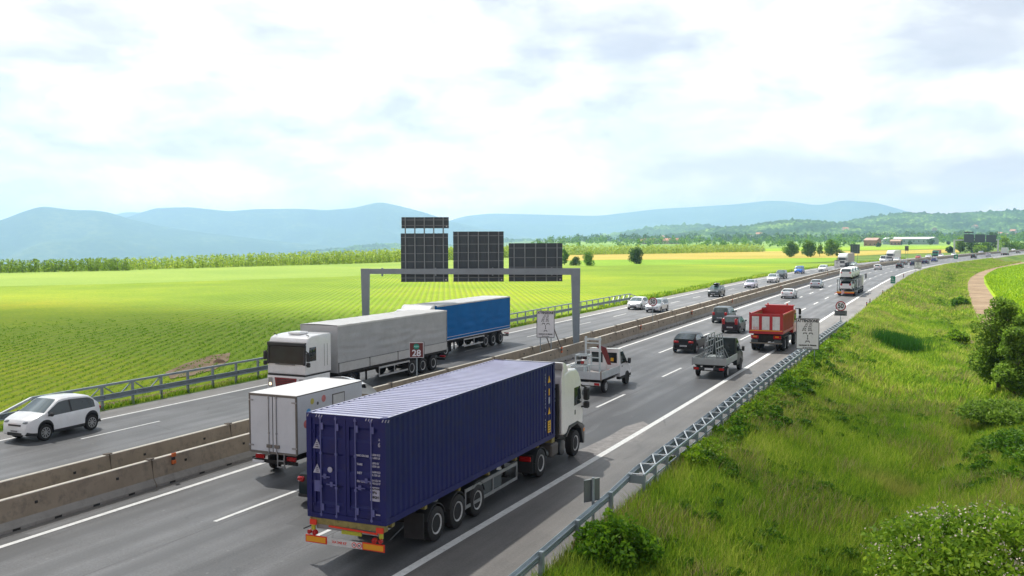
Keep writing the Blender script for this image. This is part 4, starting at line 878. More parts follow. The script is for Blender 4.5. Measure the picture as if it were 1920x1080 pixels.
TARP = mat('grey_tarpaulin', (0.40, 0.41, 0.42), 0.55, var=0.10, scale=0.9, dirt=(0.28, 0.28, 0.29), dirt_amt=0.5)
TARP_R = mat('white_tarpaulin_roof', (0.62, 0.62, 0.61), 0.6, var=0.08, scale=0.9, dirt=(0.42, 0.42, 0.42), dirt_amt=0.4)
ALU = mat('aluminium_dropside', (0.52, 0.53, 0.54), 0.4, metal=0.35, var=0.06, scale=1.5, dirt=(0.33, 0.32, 0.31), dirt_amt=0.4)
BCURT = mat('blue_curtain', (0.001, 0.135, 0.40), 0.7, var=0.10, scale=0.7, spec=0.2, dirt=(0.01, 0.13, 0.36), dirt_amt=0.4)
def curtain_trailer(root, L, z0, z1, curt, roofm, dropside, ribs=4, hw=1.275):
    """local y from 0 (rear) to L; wavy sheeted sides"""
    q = MB(); q.box(-hw + .02, hw - .02, .02, L - .02, z0 - .12, z0 + .02); q.build('load_floor', CHAS, root)
    zb = z0 + (.52 if dropside else .02)
    for s in (-1, 1):
        ny, nz = 110, 26; V = []
        for i in range(ny + 1):
            y = .05 + (L - .1) * i / ny
            for j in range(nz + 1):
                v = j / nz; z = zb + (z1 - .09 - zb) * v
                bay = abs(math.sin(PI * y / (L / ribs)))
                a = mnoise.noise(Vector((y * .32, v * 7.5 + .35 * math.sin(y * 1.3), s * 3.1))); b = mnoise.noise(Vector((y * .9, v * 14, 7.7)))
                hv = math.sin(v * PI * 9 + 1.4 * math.sin(y * .8)) * .5
                off = (.055 * a + .016 * b + .020 * hv) * (bay ** .6) * math.sin(PI * min(1, v * 1.15 + .02)) - .012 * (1 - bay)
                V.append((s * (hw - .01 + off), y, z))
        F = [(i * (nz + 1) + j, (i + 1) * (nz + 1) + j, (i + 1) * (nz + 1) + j + 1, i * (nz + 1) + j + 1) for i in range(ny) for j in range(nz)]
        q = MB(); q.add(V, F); q.build('side_curtain', curt, root, smooth=True, ang=80)
        if dropside:
            nb = 4
            for k in range(nb):
                a, b = .05 + (L - .1) * k / nb, .05 + (L - .1) * (k + 1) / nb - .05
                q = MB(); q.box(*sorted((s * (hw - .03), s * (hw + .005))), a, b, z0 + .02, z0 + .52, ch=.006); q.build('dropside', ALU, root)
                q = MB(); q.box(*sorted((s * (hw - .03), s * (hw + .015))), b, b + .05, z0 - .02, z0 + .56); q.build('dropside_post', CHAS, root)
            q = MB(); q.box(*sorted((s * (hw - .0), s * (hw + .012))), .1, L - .1, z0 + .535, z0 + .55); q.build('lashing_cord', CHAS, root)
        else:
            q = MB(); q.box(*sorted((s * (hw - .02), s * (hw + .02))), .05, L - .05, z0 - .02, z0 + .02); q.box(*sorted((s * (hw - .0), s * (hw + .022))), .05, L - .05, z0 + .20, z0 + .225); q.build('hem_strip', INKW, root)
        q = MB(); q.box(*sorted((s * (hw - .06), s * (hw + .008))), .0, L, z1 - .10, z1 - .01); q.build('cant_rail', roofm, root)
        side_guard(root, s, L * .38, L * .66, ALU)
    q = MB(); V = []; ny = 40
    for i in range(ny + 1):
        y = L * i / ny
        for x in (-hw + .01, -hw * .5, 0, hw * .5, hw - .01): V.append((x, y, z1 - .012 + .03 * (1 - (x / hw) ** 2) + .012 * math.sin(y * 5.2)))
    q.add(V, [(i * 5 + j, i * 5 + j + 1, (i + 1) * 5 + j + 1, (i + 1) * 5 + j) for i in range(ny) for j in range(4)]); q.build('roof_sheet', roofm, root, smooth=True, ang=60)
    q = MB(); q.box(-hw + .01, hw - .01, L - .05, L, z0, z1 - .02); q.build('front_wall', curt, root)
    q = MB(); q.box(-hw + .01, hw - .01, .0, .05, z0, z1 - .02); q.build('rear_doors', curt, root)
    for s in (-1, 1): q = MB(); q.box(*sorted((s * (hw - .05), s * (hw + .003))), -.01, .06, z0 - .1, z1 - .01); q.build('corner_post', STEEL, root)
    q = MB(); 
    for s in (-1, 1): q.box(*sorted((s * .38, s * .52)), .1, L - .3, z0 - .42, z0 - .12)
    for y in (1.75, 3.1, 4.45): q.tube((-1.0, y, .5), (1.0, y, .5), .08, 10)
    q.box(-1.18, 1.18, .1, .2, .5, .64); q.tube((-.7, L - 3.6, z0 - .2), (-.7, L - 3.6, .3), .06, 8); q.tube((.7, L - 3.6, z0 - .2), (.7, L - 3.6, .3), .06, 8); q.build('chassis', CHAS, root)
    q = MB(); q.box(-1.1, -.6, L * .30, L * .37, .45, .98, ch=.03); q.box(.6, 1.15, L * .36, L * .43, .45, .98, ch=.03); q.build('pallet_box', P_DGREY, root)
    for s in (-1, 1): q = MB(); q.box(*sorted((s * .75, s * 1.15)), -.02, .1, .66, .78, ch=.02); q.build('tail_light', LIGHT_R, root)
    for y in (1.75, 3.10, 4.45):
        axle(root, y, .50)
def curtain_lorry(d, yfront, kind, pm, curt, roofm, dropside, label, Lt=13.55, z1=3.9, z0=1.18, rimm=None):
    """coming towards the camera: nose at yfront"""
    total = Lt + 2.95 if kind == 'boxy' else Lt + 2.75
    p = lane(d, yfront + total); p.z = 0.006
    root = empty('articulated_lorry', p, heading(yfront + total / 2) + PI, label, 'lorry', 'lorries on the motorway')
    curtain_trailer(root, Lt, z0, z1, curt, roofm, dropside)
    yc = total - (2.36 if kind == 'boxy' else 2.42)
    cab(root, yc, kind, pm)
    tractor_chassis(root, yc - 3.0, yc, Lt - 1.35, yc + 1.25 if kind != 'boxy' else yc + 1.15)
    axle(root, Lt - 1.35, .51, dual=True, rim=rimm); axle(root, yc + (1.35 if kind != 'boxy' else 1.15), .51, 'front', rim=rimm)
    return root
curtain_lorry(-19.62, 40.9, 'boxy', P_WHITE, TARP, TARP_R, True, 'white boxy-cabbed articulated lorry with grey tarpaulin trailer and red grille', z1=3.83, Lt=12.4)
curtain_lorry(-22.45, 57.3, 'streamlined', P_WHITE, BCURT, TARP_R, False, 'articulated lorry with bright blue curtain-sided trailer behind the grey tarpaulin one', z1=3.80, Lt=12.4)
curtain_lorry(-22.2, lane_at_px(-22.2, 1578), 'streamlined', P_WHITE, mat('beige_box', (0.42, 0.38, 0.34), .6, var=.1), mat('beige_box', (0.42, 0.38, 0.34)), False, 'distant white lorry with beige box trailer beside the square board', Lt=9.5)
curtain_lorry(-22.2, lane_at_px(-22.2, 1668), 'streamlined', P_WHITE, P_OFFW, TARP_R, False, 'far white articulated lorry just behind the white delivery van', Lt=9.5)
# ================================================================== OTHER TRUCKS
def van_cab(root, y0, pm, hw=.98, H=2.18, lamp=LIGHT_W, Lc=2.05):
    """light commercial cab, back wall at y0, nose towards +y"""
    yf = y0 + Lc
    side = [(y0, .55), (y0 + .9, .55), (yf - .05, .34), (yf + .02, .50), (yf + .0, .88), (yf - .12, 1.06), (yf - .62, 1.26), (y0 + .62, H - .10), (y0 + .40, H - .01), (y0 + .05, H), (y0, H - .04)]
    q = MB(); q.prism(side, -hw, hw)
    # taper the greenhouse
    V = []
    for v in q.v: k = max(0, (v[2] - 1.2) / (H - 1.2)); V.append((v[0] * (1 - .10 * k), v[1], v[2]))
    q.v = V; q.build('cab', pm, root, bevel=.05, seg=3)
    tp = lambda z: 1 - .10 * max(0, (z - 1.2) / (H - 1.2))
    g = MB(); a, b = (yf - .62, 1.27), (y0 + .64, H - .10); n_ = Vector((0, 1, 1.0)).normalized() * .012
    g.add([(-hw * .90, a[0] + n_.y, a[1] + n_.z), (hw * .90, a[0] + n_.y, a[1] + n_.z), (hw * .80, b[0] + n_.y, b[1] + n_.z), (-hw * .80, b[0] + n_.y, b[1] + n_.z)], [(0, 1, 2, 3)]); g.build('windscreen', GLASS_L, root)
    for s in (-1, 1):
        g = MB(); P = [(y0 + .22, 1.30), (yf - .72, 1.30), (yf - .95, 1.55), (y0 + .70, H - .20), (y0 + .22, H - .20)]
        g.add([(s * (hw * tp(z) + .006), y, z) for y, z in P], [tuple(range(5))]); g.build('side_window', GLASS, root)
        q = MB(); xm = s * (hw + .15); q.box(xm - .09, xm + .09, yf - .88, yf - .74, 1.22, 1.55, ch=.04); q.bar((s * (hw - .05), yf - .84, 1.27), (xm, yf - .82, 1.32), .06, .06); q.build('wing_mirror', PLAST, root, smooth=True, ang=30)
        q = MB(); q.box(*sorted((s * .62, s * .93)), yf - .14, yf + .015, .78, .98, ch=.04); q.build('headlight', lamp, root, smooth=True)
        q = MB(); q.box(*sorted((s * (hw - .01), s * (hw + .012))), y0 + .30, y0 + .42, 1.12, 1.17); q.build('door_handle', PLAST, root)
        q = MB(); q.box(*sorted((s * (hw - .25), s * (hw + .006))), y0 + .02, yf - .02, .40, .60, ch=.03); q.build('sill', PLAST, root)
    q = MB(); q.box(-.82, .82, yf - .02, yf + .05, .30, .56, ch=.03); q.box(-.45, .45, yf - .02, yf + .02, .70, .90, ch=.02); q.build('front_bumper', PLAST, root)
    return yf
def light_axles(root, ra, fa, r=.34, hw=.96):
    for s in (-1, 1):
        for y in (ra, fa): wheel(root, s * (hw - .12), y, r, .21, s, rim_mat=RIM_W, spokes=9)
    for y in (fa,):
        for s in (-1, 1):
            q = MB(); n = 14; V = []
            for k in range(n + 1):
                a = PI * k / n
                for x in (s * (hw - .16), s * (hw + .022)): V.append((x, y + .43 * math.cos(a), r + .43 * math.sin(a)))
                for x in (s * (hw + .022),): V.append((x, y + .36 * math.cos(a), r + .36 * math.sin(a)))
            F = []
            for k in range(n): b = 3 * k; F += [(b, b + 3, b + 4, b + 1), (b + 1, b + 4, b + 5, b + 2)]
            q.add(V, F); q.build('wheel_arch', PLAST, root, smooth=True, ang=40)
            q = MB(); q.lathe([(s * (hw - .02), .40), (s * (hw + .010), .40)], 'x', 24, 0, (0, y, r)); q.build('wheel_well', CHAS, root)
# --- box truck
def box_truck():
    root = empty('box_truck', (-22.45, 27.3, .006), 0.01, 'white box truck with two plain rear doors, between the concrete wall and the container lorry', 'box truck', 'lorries on the motorway')
    W, L, z0, z1 = 2.12, 4.15, .93, 3.03; hw = W / 2
    q = MB(); q.box(-hw, hw, .03, L, z0, z1, ch=.02); q.build('cargo_box', mat('box_white', (.70, .71, .72), .42, var=.05, scale=.8, dirt=(.5, .51, .52), dirt_amt=.35, coat=.2), root)
    q = MB(); q.box(-hw + .01, hw - .01, .03, L - .01, z1 + .0, z1 + .012); q.build('roof', mat('roof_white', (.80, .80, .79), .5, var=.03), root)
    GR = mat('grey_brown_frame', (.16, .145, .125), .6, var=.15)
    q = MB()
    for s in (-1, 1): q.box(*sorted((s * hw + s * .004, s * (hw - .055))), -.005, .05, z0 - .03, z1 - .0)
    q.box(-hw + .055, hw - .055, -.005, .05, z1 - .075, z1 - .0); q.box(-hw + .055, hw - .055, -.005, .05, z0 - .05, z0 + .02)
    for s in (-1, 1): q.box(*sorted((s * (hw + .002), s * (hw - .03))), .05, L, z1 - .03, z1 + .005)
    q.build('door_frame', GR, root)
    for s in (-1, 1):
        q = MB(); q.box(*sorted((s * .012, s * (hw - .06))), .0, .03, z0 + .025, z1 - .08, ch=.008); dr = q.build('rear_door', mat('door_white', (.62, .66, .70), .4, var=.05, scale=.7, dirt=(.45, .50, .55), dirt_amt=.4, coat=.2), root)
        q = MB(); q.tube((s * .17, -.02, z0 - .03), (s * .17, -.02, z1 - .05), .016, 8)
        for z in (z0 + .03, z0 + .7, z1 - .12): q.box(s * .17 - .03, s * .17 + .03, -.03, .0, z - .03, z + .03)
        q.build('lock_rod', STEEL, dr)
        q = MB(); q.box(s * .17 - .10, s * .17 + .14, -.045, -.01, z0 + .17, z0 + .29, ch=.01); q.build('lock_handle', GR, dr)
        for z in (z0 + .22, z1 - .24):
            q = MB(); q.box(*sorted((s * (hw - .2), s * (hw + .01))), -.03, -.002, z - .025, z + .025); q.build('hinge', STEEL, dr)
        q = MB(); q.box(*sorted((s * .50, s * .90)), .10, .2, .64, .80, ch=.02); q.build('tail_light', LIGHT_R, root)
    q = MB(); q.box(-.008, .008, -.004, .02, z0 + .02, z1 - .08); q.build('door_seal', PLAST, root)
    # side hatch and balloons picture (soft colour blobs) on the right side
    q = MB(); x0, x1 = hw - .001, hw + .012; q.box(x0, x1, 2.15, 2.95, 2.35, 2.80); sh = q.build('side_hatch', GR, root)
    q = MB(); q.box(x1 - .002, x1 + .006, 2.20, 2.90, 2.40, 2.76); q.build('hatch_panel', P_OFFW, sh)
    for (y, z, r, c) in ((1.62, 2.72, .13, (.75, .25, .22)), (.92, 2.72, .11, (.70, .62, .12)), (.70, 2.35, .14, (.10, .38, .70)), (.55, 1.95, .15, (.75, .20, .18)), (.80, 1.7, .13, (.72, .10, .12)), (1.25, 2.60, .06, (.1, .1, .1))):
        q = MB(); q.lathe([(hw + .0005, r), (hw + .003, r)], 'x', 24, 0, (0, y, z)); q.build('painted_balloon', mat('balloon_%d' % int(y * 100), c, .5, var=.2, scale=5), root)
    q = MB(); q.box(-.40, -.30, .2, L + 1.8, .5, .75); q.box(.30, .40, .2, L + 1.8, .5, .75); q.box(-.95, .95, .12, .2, .50, .62); q.build('chassis', CHAS, root)
    q = MB(); q.box(-.95, -.45, .02, .05, .50, .60); q.build('number_plate', PLATE, root)
    q = MB()
    for x in (.18, .48): q.box(x, x + .035, -.02, .02, .42, .92)
    for z in (.42, .64): q.box(.18, .515, -.03, .05, z, z + .035)
    q.build('step_ladder', STEEL, root)
    yf = van_cab(root, L + .08, P_WHITE, hw=1.0, H=2.25)
    # air deflector
    q = MB(); V = []; F = []
    for i in range(9):
        t = i / 8; y = L + 1.55 - 1.5 * t; 
        for j in range(9):
            u = -1 + j / 4; z = 2.22 + (z1 + .10 - 2.22) * math.sin(t * PI / 2) * (1 - .12 * u * u) - .16 * u * u * t; V.append((u * (.90 + .06 * t), y, z))
    F = [(i * 9 + j, i * 9 + j + 1, (i + 1) * 9 + j + 1, (i + 1) * 9 + j) for i in range(8) for j in range(8)]
    q.add(V, F); q.box(-.93, .93, L + .03, L + .10, 2.2, z1 + .02); q.build('roof_deflector', P_WHITE, root, smooth=True, ang=60)
    q = MB(); q.prism([(.2, 2.62), (.75, 2.62), (.65, 2.84), (.45, 2.90), (.28, 2.84)], L + .72, L + .78, 'y'); q.build('deflector_opening', PLAST, root)
    light_axles(root, 1.25, L + 1.25, hw=1.0)
    return root
box_truck()

def dropside_truck(p, rz, name, label, pm, bed_m, L=3.3, W=2.0, hw=.98, bz=.86, sh=.38, plate_txt=None, back=None, lamp_on_white=False):
    root = empty(name, p, rz, label, 'pickup truck', 'flatbed trucks on the motorway'); h2 = W / 2
    q = MB(); q.box(-h2 + .03, h2 - .03, .03, L - .02, bz - .05, bz); q.build('bed_floor', mat('bed_floor', (.30, .28, .27), .7, var=.2, scale=3, dirt=(.42, .36, .33), dirt_amt=.6), root)
    for s in (-1, 1):
        q = MB(); q.box(*sorted((s * (h2 - .03), s * h2)), .04, L - .02, bz - .04, bz + sh, ch=.005); q.box(*sorted((s * (h2 - .0), s * (h2 + .012))), .04, L - .02, bz + sh * .42, bz + sh * .52); q.build('side_board', bed_m, root)
        q = MB(); q.box(*sorted((s * (h2 - .05), s * (h2 + .008))), -.005, .045, bz - .1, bz + sh + .04); q.build('corner_post', mat('brown_post', (.20, .15, .11), .7, var=.2) if lamp_on_white else STEEL, root)
    q = MB(); q.box(-h2 + .05, h2 - .05, .0, .03, bz - .04, bz + sh, ch=.005); q.box(-h2 + .05, h2 - .05, -.012, .0, bz + .02, bz + .08); q.box(-h2 + .05, h2 - .05, -.012, .0, bz + sh * .45, bz + sh * .53); q.build('tailgate', bed_m, root)
    q = MB(); q.box(-.42, -.32, .1, L + 1.7, .42, .70); q.box(.32, .42, .1, L + 1.7, .42, .70); q.box(-.8, .8, .2, .3, .42, .6); q.box(-.9, .9, .2, L - .1, .72, .80); q.build('chassis', CHAS, root)
    bar_m = P_OFFW if lamp_on_white else PLAST
    q = MB(); q.box(-h2 + .08, h2 - .08, .04, .10, .48, .66, ch=.01); q.build('rear_bar', bar_m, root)
    for s in (-1, 1): q = MB(); q.box(*sorted((s * (h2 - .42), s * (h2 - .12))), .015, .05, .50, .64, ch=.01); q.build('tail_light', LIGHT_R, root)
    q = MB(); q.box(-.26, .26, .02, .038, .50, .62); q.build('number_plate', PLATE, root)
    light_axles(root, .95, L + 1.32, hw=hw)
    q = MB()
    for s in (-1, 1):
        for k in range(7):
            a = PI * (k + .5) / 7
        q.box(*sorted((s * (hw - .32), s * (hw + .0))), .56, 1.34, .74, .77)
    q.build('mudguard', PLAST, root)
    van_cab(root, L + .06, pm, hw=hw)
    return root
# white dropside truck with rack, ladder and site kit
pw = (-19.05, 49.5, .006)
r1 = dropside_truck(pw, 0.01, 'flatbed_truck', 'small white dropside truck carrying a ladder and scaffold trolley, ahead of the container lorry cab', P_WHITE, mat('bed_pale_grey', (.50, .54, .56), .5, var=.08, scale=1.2, dirt=(.36, .33, .3), dirt_amt=.5), lamp_on_white=True)
L = 3.3
for s in (-1, 1):
    q = MB(); q.box(*sorted((s * .10, s * .78)), L + .045, L + .062, 1.35, 1.95, ch=.004); q.build('back_window', GLASS, r1)
q = MB(); q.box(.12, .16, L + .02, L + .05, .9, 2.2); q.box(-.95, .95, L + .0, L + .05, 2.14, 2.18); q.build('headboard', P_OFFW, r1)
q = MB(); q.box(.40, .58, L + .03, L + .04, 1.45, 1.65, ch=.004); q.build('yellow_sticker', YEL, r1)
def at_truck(p, rz, x, y, z): return (p[0] + x * math.cos(rz) - y * math.sin(rz), p[1] + x * math.sin(rz) + y * math.cos(rz), z)
PALE = mat('galvanised_pale', (.55, .62, .64), .45, metal=.2, var=.1, scale=4)
t = empty('scaffold_trolley', at_truck(pw, .01, -.45, .45, .87), 0.01, 'pale grey two-tier scaffold trolley standing on the small white truck bed', 'trolley')
q = MB()
for x in (-.42, .42):
    for y in (-.35, .55): q.box(x - .03, x + .03, y - .03, y + .03, 0, .62)
for z in (.02, .60):
    q.box(-.45, .45, -.38, -.32, z, z + .06); q.box(-.45, .45, .52, .58, z, z + .06); q.box(-.45, -.39, -.35, .55, z, z + .06); q.box(.39, .45, -.35, .55, z, z + .06)
q.build('lower_frame', PALE, t)
q = MB()
for x in (-.22, .50):
    for y in (.0, .6): q.box(x - .03, x + .03, y - .03, y + .03, .66, 1.22)
q.box(-.25, .53, -.03, .03, 1.18, 1.24); q.box(-.25, .53, .57, .63, 1.18, 1.24); q.box(-.25, -.19, .0, .6, 1.18, 1.24); q.box(.47, .53, 0, .6, 1.18, 1.24); q.box(-.25, .53, -.02, .02, .90, .94); q.build('upper_frame', PALE, t)
for k, (x, z, m) in enumerate(((-.1, .70, P_DGREY), (.15, .72, P_RED), (.35, .72, P_OFFW), (-.05, .96, P_GREY), (.28, .98, P_DRED), (-.2, .08, P_DRED), (.15, .06, P_GREY), (-.32, .1, P_GREEN))):
    q = MB(); q.box(x - .09, x + .09, .05, .40, z, z + .17, ch=.02); tag(q.build('tool_crate', m, None, loc=at_truck(pw, .01, -.45, .45, .87)), ['dark grey tool crate on the lower end of the scaffold trolley', 'red tool crate in the middle of the scaffold trolley', 'off white tool crate at the right of the scaffold trolley', 'mid grey tool crate on the upper shelf of the trolley', 'dark red tool crate on the upper shelf of the trolley', 'dark red tool crate low down in the trolley frame', 'mid grey tool crate low down in the trolley frame', 'green tool crate low down at the trolley corner'][k], 'tool crate', 'tool crates on the white truck')
t = empty('ladder', at_truck(pw, .01, -.12, 1.75, .87), 0.01, 'pale aluminium ladder standing upright on the small white truck bed', 'ladder')
for x in (-.42, .42): q = MB(); q.box(x - .055, x + .055, -.03, .03, 0, 2.15); q.build('rail', PALE, t)
for z in (.5, .95, 1.38, 1.78): q = MB(); q.box(-.38, .38, -.02, .02, z - .03, z + .03); q.build('rung', PALE, t)
q = MB(); q.box(-.5, .5, -.035, .035, 1.95, 2.06); q.build('top_bar', PALE, t)
t = empty('folded_warning_sign', at_truck(pw, .01, .12, 2.75, .87), 0.01, 'dark red folded warning sign leaning behind the white truck cab', 'warning sign')
q = MB(); q.prism([(-.10, 1.28), (.30, .45), (.52, .45), (.22, 1.42), (-.22, 1.58), (-.40, 1.45)], -.02, .02, 'y'); q.build('panel', mat('dark_red_board', (.16, .02, .02), .5, var=.3), t)
q = MB(); q.box(.42, .80, 2.55, 2.85, .88, 1.06, ch=.03); tag(q.build('tool_bag', P_ORANGE, None, loc=(pw[0], pw[1], 0)), 'orange and black tool bag lying behind the white truck cab', 'tool bag')

# grey dropside truck with glazing rack
pr = gp(1364, 707, 0); pg = (pr.x - .93, pr.y - 1.0, .006)
PG = paint('anthracite', (.035, .045, .045))
ALG = mat('bed_alloy', (.36, .39, .39), .45, metal=.35, var=.06, scale=1.5, dirt=(.28, .28, .27), dirt_amt=.4)
r2 = dropside_truck(pg, .015, 'flatbed_truck', 'dark grey dropside truck with glazing racks on its bed, straddling the white edge line', PG, ALG, L=3.5, W=2.1, hw=1.0, sh=.36)
q = MB(); q.box(-.85, .85, 3.53, 3.555, 1.15, 2.12); q.build('back_window', GLASS, r2)
RK = mat('rack_steel', (.26, .29, .30), .5, metal=.4, var=.15, scale=4)
for k, (xc, y0, y1, lean) in enumerate(((-.42, .35, 2.7, .16), (.42, .45, 2.5, -.16))):
    t = empty('glazing_rack', at_truck(pg, .015, xc, 0, .87), .015, ['grey steel glazing rack on the left side of the dark truck bed', 'grey steel glazing rack on the right side of the dark truck bed'][k], 'glazing rack', 'glazing racks on the dark truck')
    h = 1.72
    for y in np.linspace(y0, y1, 4):
        q = MB(); q.bar((0, y, 0), (lean, y, h), .05, .05, up=(0, 1, 0)); q.build('upright', RK, t)
        q = MB(); q.bar((-lean * 2.2, y, 0), (0, y, h * .42), .04, .04, up=(0, 1, 0)); q.build('brace', RK, t)
    for f in (.28, .52, .76, 1.0): q = MB(); q.bar((lean * f, y0 - .04, h * f), (lean * f, y1 + .04, h * f), .05, .05); q.build('rail', RK, t)
q = MB(); q.box(-.25, .55, .55, 1.5, 0, .42, ch=.02); tag(q.build('glass_crate', mat('pale_crate', (.34, .38, .38), .6, var=.2, scale=4), None, loc=at_truck(pg, .015, 0, 0, .87)), 'low pale grey crate between the two glazing racks', 'crate')

# --- red tipper lorry
def tipper():
    th = heading(76) ; p0 = Vector((-13.65, 73.5, .006))
    root = empty('tipper_lorry', p0, .01, 'red tipper lorry with three white tailgate panels, beside the roadside warning sign', 'tipper lorry', 'lorries on the motorway')
    RD = mat('tipper_red', (.42, .014, .018), .45, var=.12, scale=1.2, coat=.2, dirt=(.20, .03, .02), dirt_amt=.6); RDI = mat('tipper_inside', (.30, .12, .04), .8, var=.3, scale=2, dirt=(.16, .08, .03), dirt_amt=.8)
    W, L, z0, z1 = 2.5, 5.1, 1.38, 2.86; hw = W / 2
    q = MB(); q.box(-hw + .06, hw - .06, .08, L, z0, z0 + .06); q.build('bed_floor', RDI, root)
    for s in (-1, 1):
        q = MB(); q.box(*sorted((s * (hw - .07), s * (hw - .03))), .05, L, z0, z1 - .05); q.build('side_wall', RDI, root)
        q = MB()
        for y in np.linspace(.15, L - .2, 11): q.box(*sorted((s * (hw - .04), s * (hw + .01))), y, y + .09, z0 + .15, z1 - .06)
        q.box(*sorted((s * (hw - .075), s * (hw + .02))), .02, L, z1 - .09, z1 + .01); q.box(*sorted((s * (hw - .04), s * (hw + .015))), .02, L, z0 - .02, z0 + .18); q.build('side_rib', RD, root)
    q = MB(); q.box(-hw + .0, hw - .0, -.03, .04, z0 - .02, z0 + .26); q.box(-hw, hw, -.03, .04, z1 - .17, z1 + .0)
    for a, b in ((-hw, -hw + .20), (-.38 - .13, -.38 + .08), (.27, .48), (hw - .22, hw)): q.box(a, b, -.03, .04, z0 + .26, z1 - .17)
    q.box(-hw + .1, hw - .1, .0, .03, z0 + .2, z1 - .1); tg = q.build('tailgate', RD, root)
    for a, b in ((-hw + .21, -.52), (-.29, .26), (.49, hw - .23)): q = MB(); q.box(a, b, -.036, .0, z0 + .28, z1 - .19); q.build('white_panel', WHT, tg)
    q = MB(); q.box(-hw + .04, hw - .04, -.040, -.03, z0 + .19, z0 + .25); q.build('orange_strip', ORR, tg)
    Mx = Matrix.Rotation(PI / 2, 4, 'X')
    for x, s_ in ((-.86, '80'), (-.66, '70')):
        q = MB(); q.lathe([(-.044, .10), (-.036, .10)], 'y', 20, 0, (x, 0, z0 + .40)); sg = q.build('speed_disc', REDR, tg)
        q = MB(); q.lathe([(-.046, .075), (-.043, .075)], 'y', 20, 0, (x, 0, z0 + .40)); q.build('disc_face', INKW, sg); text_obj('disc_number', s_, .10, INKB, sg, Matrix.Translation((x, -.048, z0 + .40)) @ Mx, .002, 'CENTER', .003)
    for s in (-1, 1): q = MB(); q.prism([(s * hw, z1), (s * (hw - .2), z1), (s * hw, z1 + .14)], -.03, .02, 'y'); q.build('gate_hinge', RD, root)
    q = MB(); q.box(-hw + .35, hw, L - .04, L + .04, z0, z1 + .32); q.prism([(L - .05, z1 + .28), (L + .55, z1 + .30), (L + .55, z1 + .36), (L - .05, z1 + .36)], -hw + .25, hw + .0); q.box(-hw, hw, L - .02, L + .05, z0, z1 + .1); q.build('headboard', RD, root)
    SAND = mat('sand_load', (.26, .19, .09), .95, var=.3, scale=3, bump=.5, bscale=12)
    V = []; n1_ = 14
    for i in range(n1_):
        for j in range(n1_):
            x = -hw + .10 + (W - .20) * i / (n1_ - 1); y = .12 + (L - .25) * j / (n1_ - 1); V.append((x, y, z0 + .25 + .55 * math.exp(-((x) ** 2 / .6 + (y - L * .62) ** 2 / 1.6)) + .06 * mnoise.noise(Vector((x * 3, y * 3, 0)))))
    mb = MB(); mb.add(V, [(i * n1_ + j, (i + 1) * n1_ + j, (i + 1) * n1_ + j + 1, i * n1_ + j + 1) for i in range(n1_ - 1) for j in range(n1_ - 1)]); ld = mb.build('sand_heap', SAND, None, smooth=True, loc=p0); ld.rotation_euler = (0, 0, .01); tag(ld, 'heap of brown sand inside the red tipper body', 'sand', kind='stuff')
    q = MB(); q.box(-.45, -.33, .3, L + 1.9, .72, 1.0); q.box(.33, .45, .3, L + 1.9, .72, 1.0); q.box(-1.0, 1.0, .35, .45, .75, 1.25); q.box(-1.0, 1.0, .5, L - .2, 1.05, 1.36); q.build('chassis', CHAS, root)
    q = MB(); q.box(-hw + .05, hw - .05, .02, .10, .60, .70); q.build('bumper_bar', mat('mud_grey', (.20, .17, .14), .8, var=.2), root)
    for s in (-1, 1):
        q = MB(); q.box(*sorted((s * .55, s * 1.12)), .04, .10, .98, 1.24, ch=.02); tl = q.build('tail_light', LIGHT_R, root)
        q = MB(); q.box(*sorted((s * .68, s * .95)), .03, .045, 1.08, 1.20, ch=.01); q.build('indicator', LIGHT_O, tl)
        q = MB(); q.box(*sorted((s * .60, s * 1.12)), .06, .10, .72, .90, ch=.01); q.build('splash_panel', P_GREY, root)
        q = MB(); q.box(*sorted((s * 1.02, s * 1.22)), 3.2, 4.4, .55, .95, ch=.04); q.build('side_tank', STEEL, root)
        q = MB(); q.box(*sorted((s * .78, s * 1.24)), .8, 3.1, 1.06, 1.09); q.build('mudguard', P_GREY, root)
    axle(root, 1.25, .50, dual=True); axle(root, 2.62, .50, dual=True)
    cab(root, L + .15, 'streamlined_low', P_RED) if False else None
    yc = L + .22
    q = MB(); q.prism([(yc, 1.0), (yc + .5, 1.0), (yc + 1.75, .95), (yc + 1.80, 1.6), (yc + 1.62, 2.6), (yc + 1.3, 2.85), (yc, 2.88)], -1.2, 1.2); q.build('cab', P_RED, root, bevel=.07, seg=3)
    g = MB(); g.prism([(yc + 1.79, 1.62), (yc + 1.81, 1.62), (yc + 1.645, 2.55), (yc + 1.62, 2.55)], -1.05, 1.05); g.build('windscreen', GLASS, root)
    q = MB(); q.prism([(yc + .3, .95), (yc + 1.82, .95), (yc + 1.86, .40), (yc + 1.5, .40), (yc + 1.35, .8), (yc + .5, .9)], -1.22, 1.22); q.build('front_bumper', PLAST, root, bevel=.03)
    for s in (-1, 1):
        q = MB(); q.box(*sorted((s * 1.19, s * 1.208)), yc + .55, yc + 1.45, 1.75, 2.5); q.build('side_window', GLASS, root)
        q = MB(); xm = s * 1.48; q.box(xm - .1, xm + .1, yc + 1.5, yc + 1.68, 2.35, 2.85, ch=.05); q.box(xm - .1, xm + .1, yc + 1.5, yc + 1.68, 2.05, 2.3, ch=.05); q.bar((s * 1.15, yc + 1.4, 2.88), (xm, yc + 1.55, 2.85), .06, .06); q.bar((s * 1.15, yc + 1.4, 1.95), (xm, yc + 1.55, 2.05), .06, .06); q.build('wing_mirror', PLAST, root, smooth=True, ang=30)
        q = MB(); q.tube((s * .75, L - .0, z1 + .36), (s * .75, L, z1 + .50), .06, 8); q.build('beacon', REDR, root)
    axle(root, yc + .95, .50, 'front')
    return root
tipper()

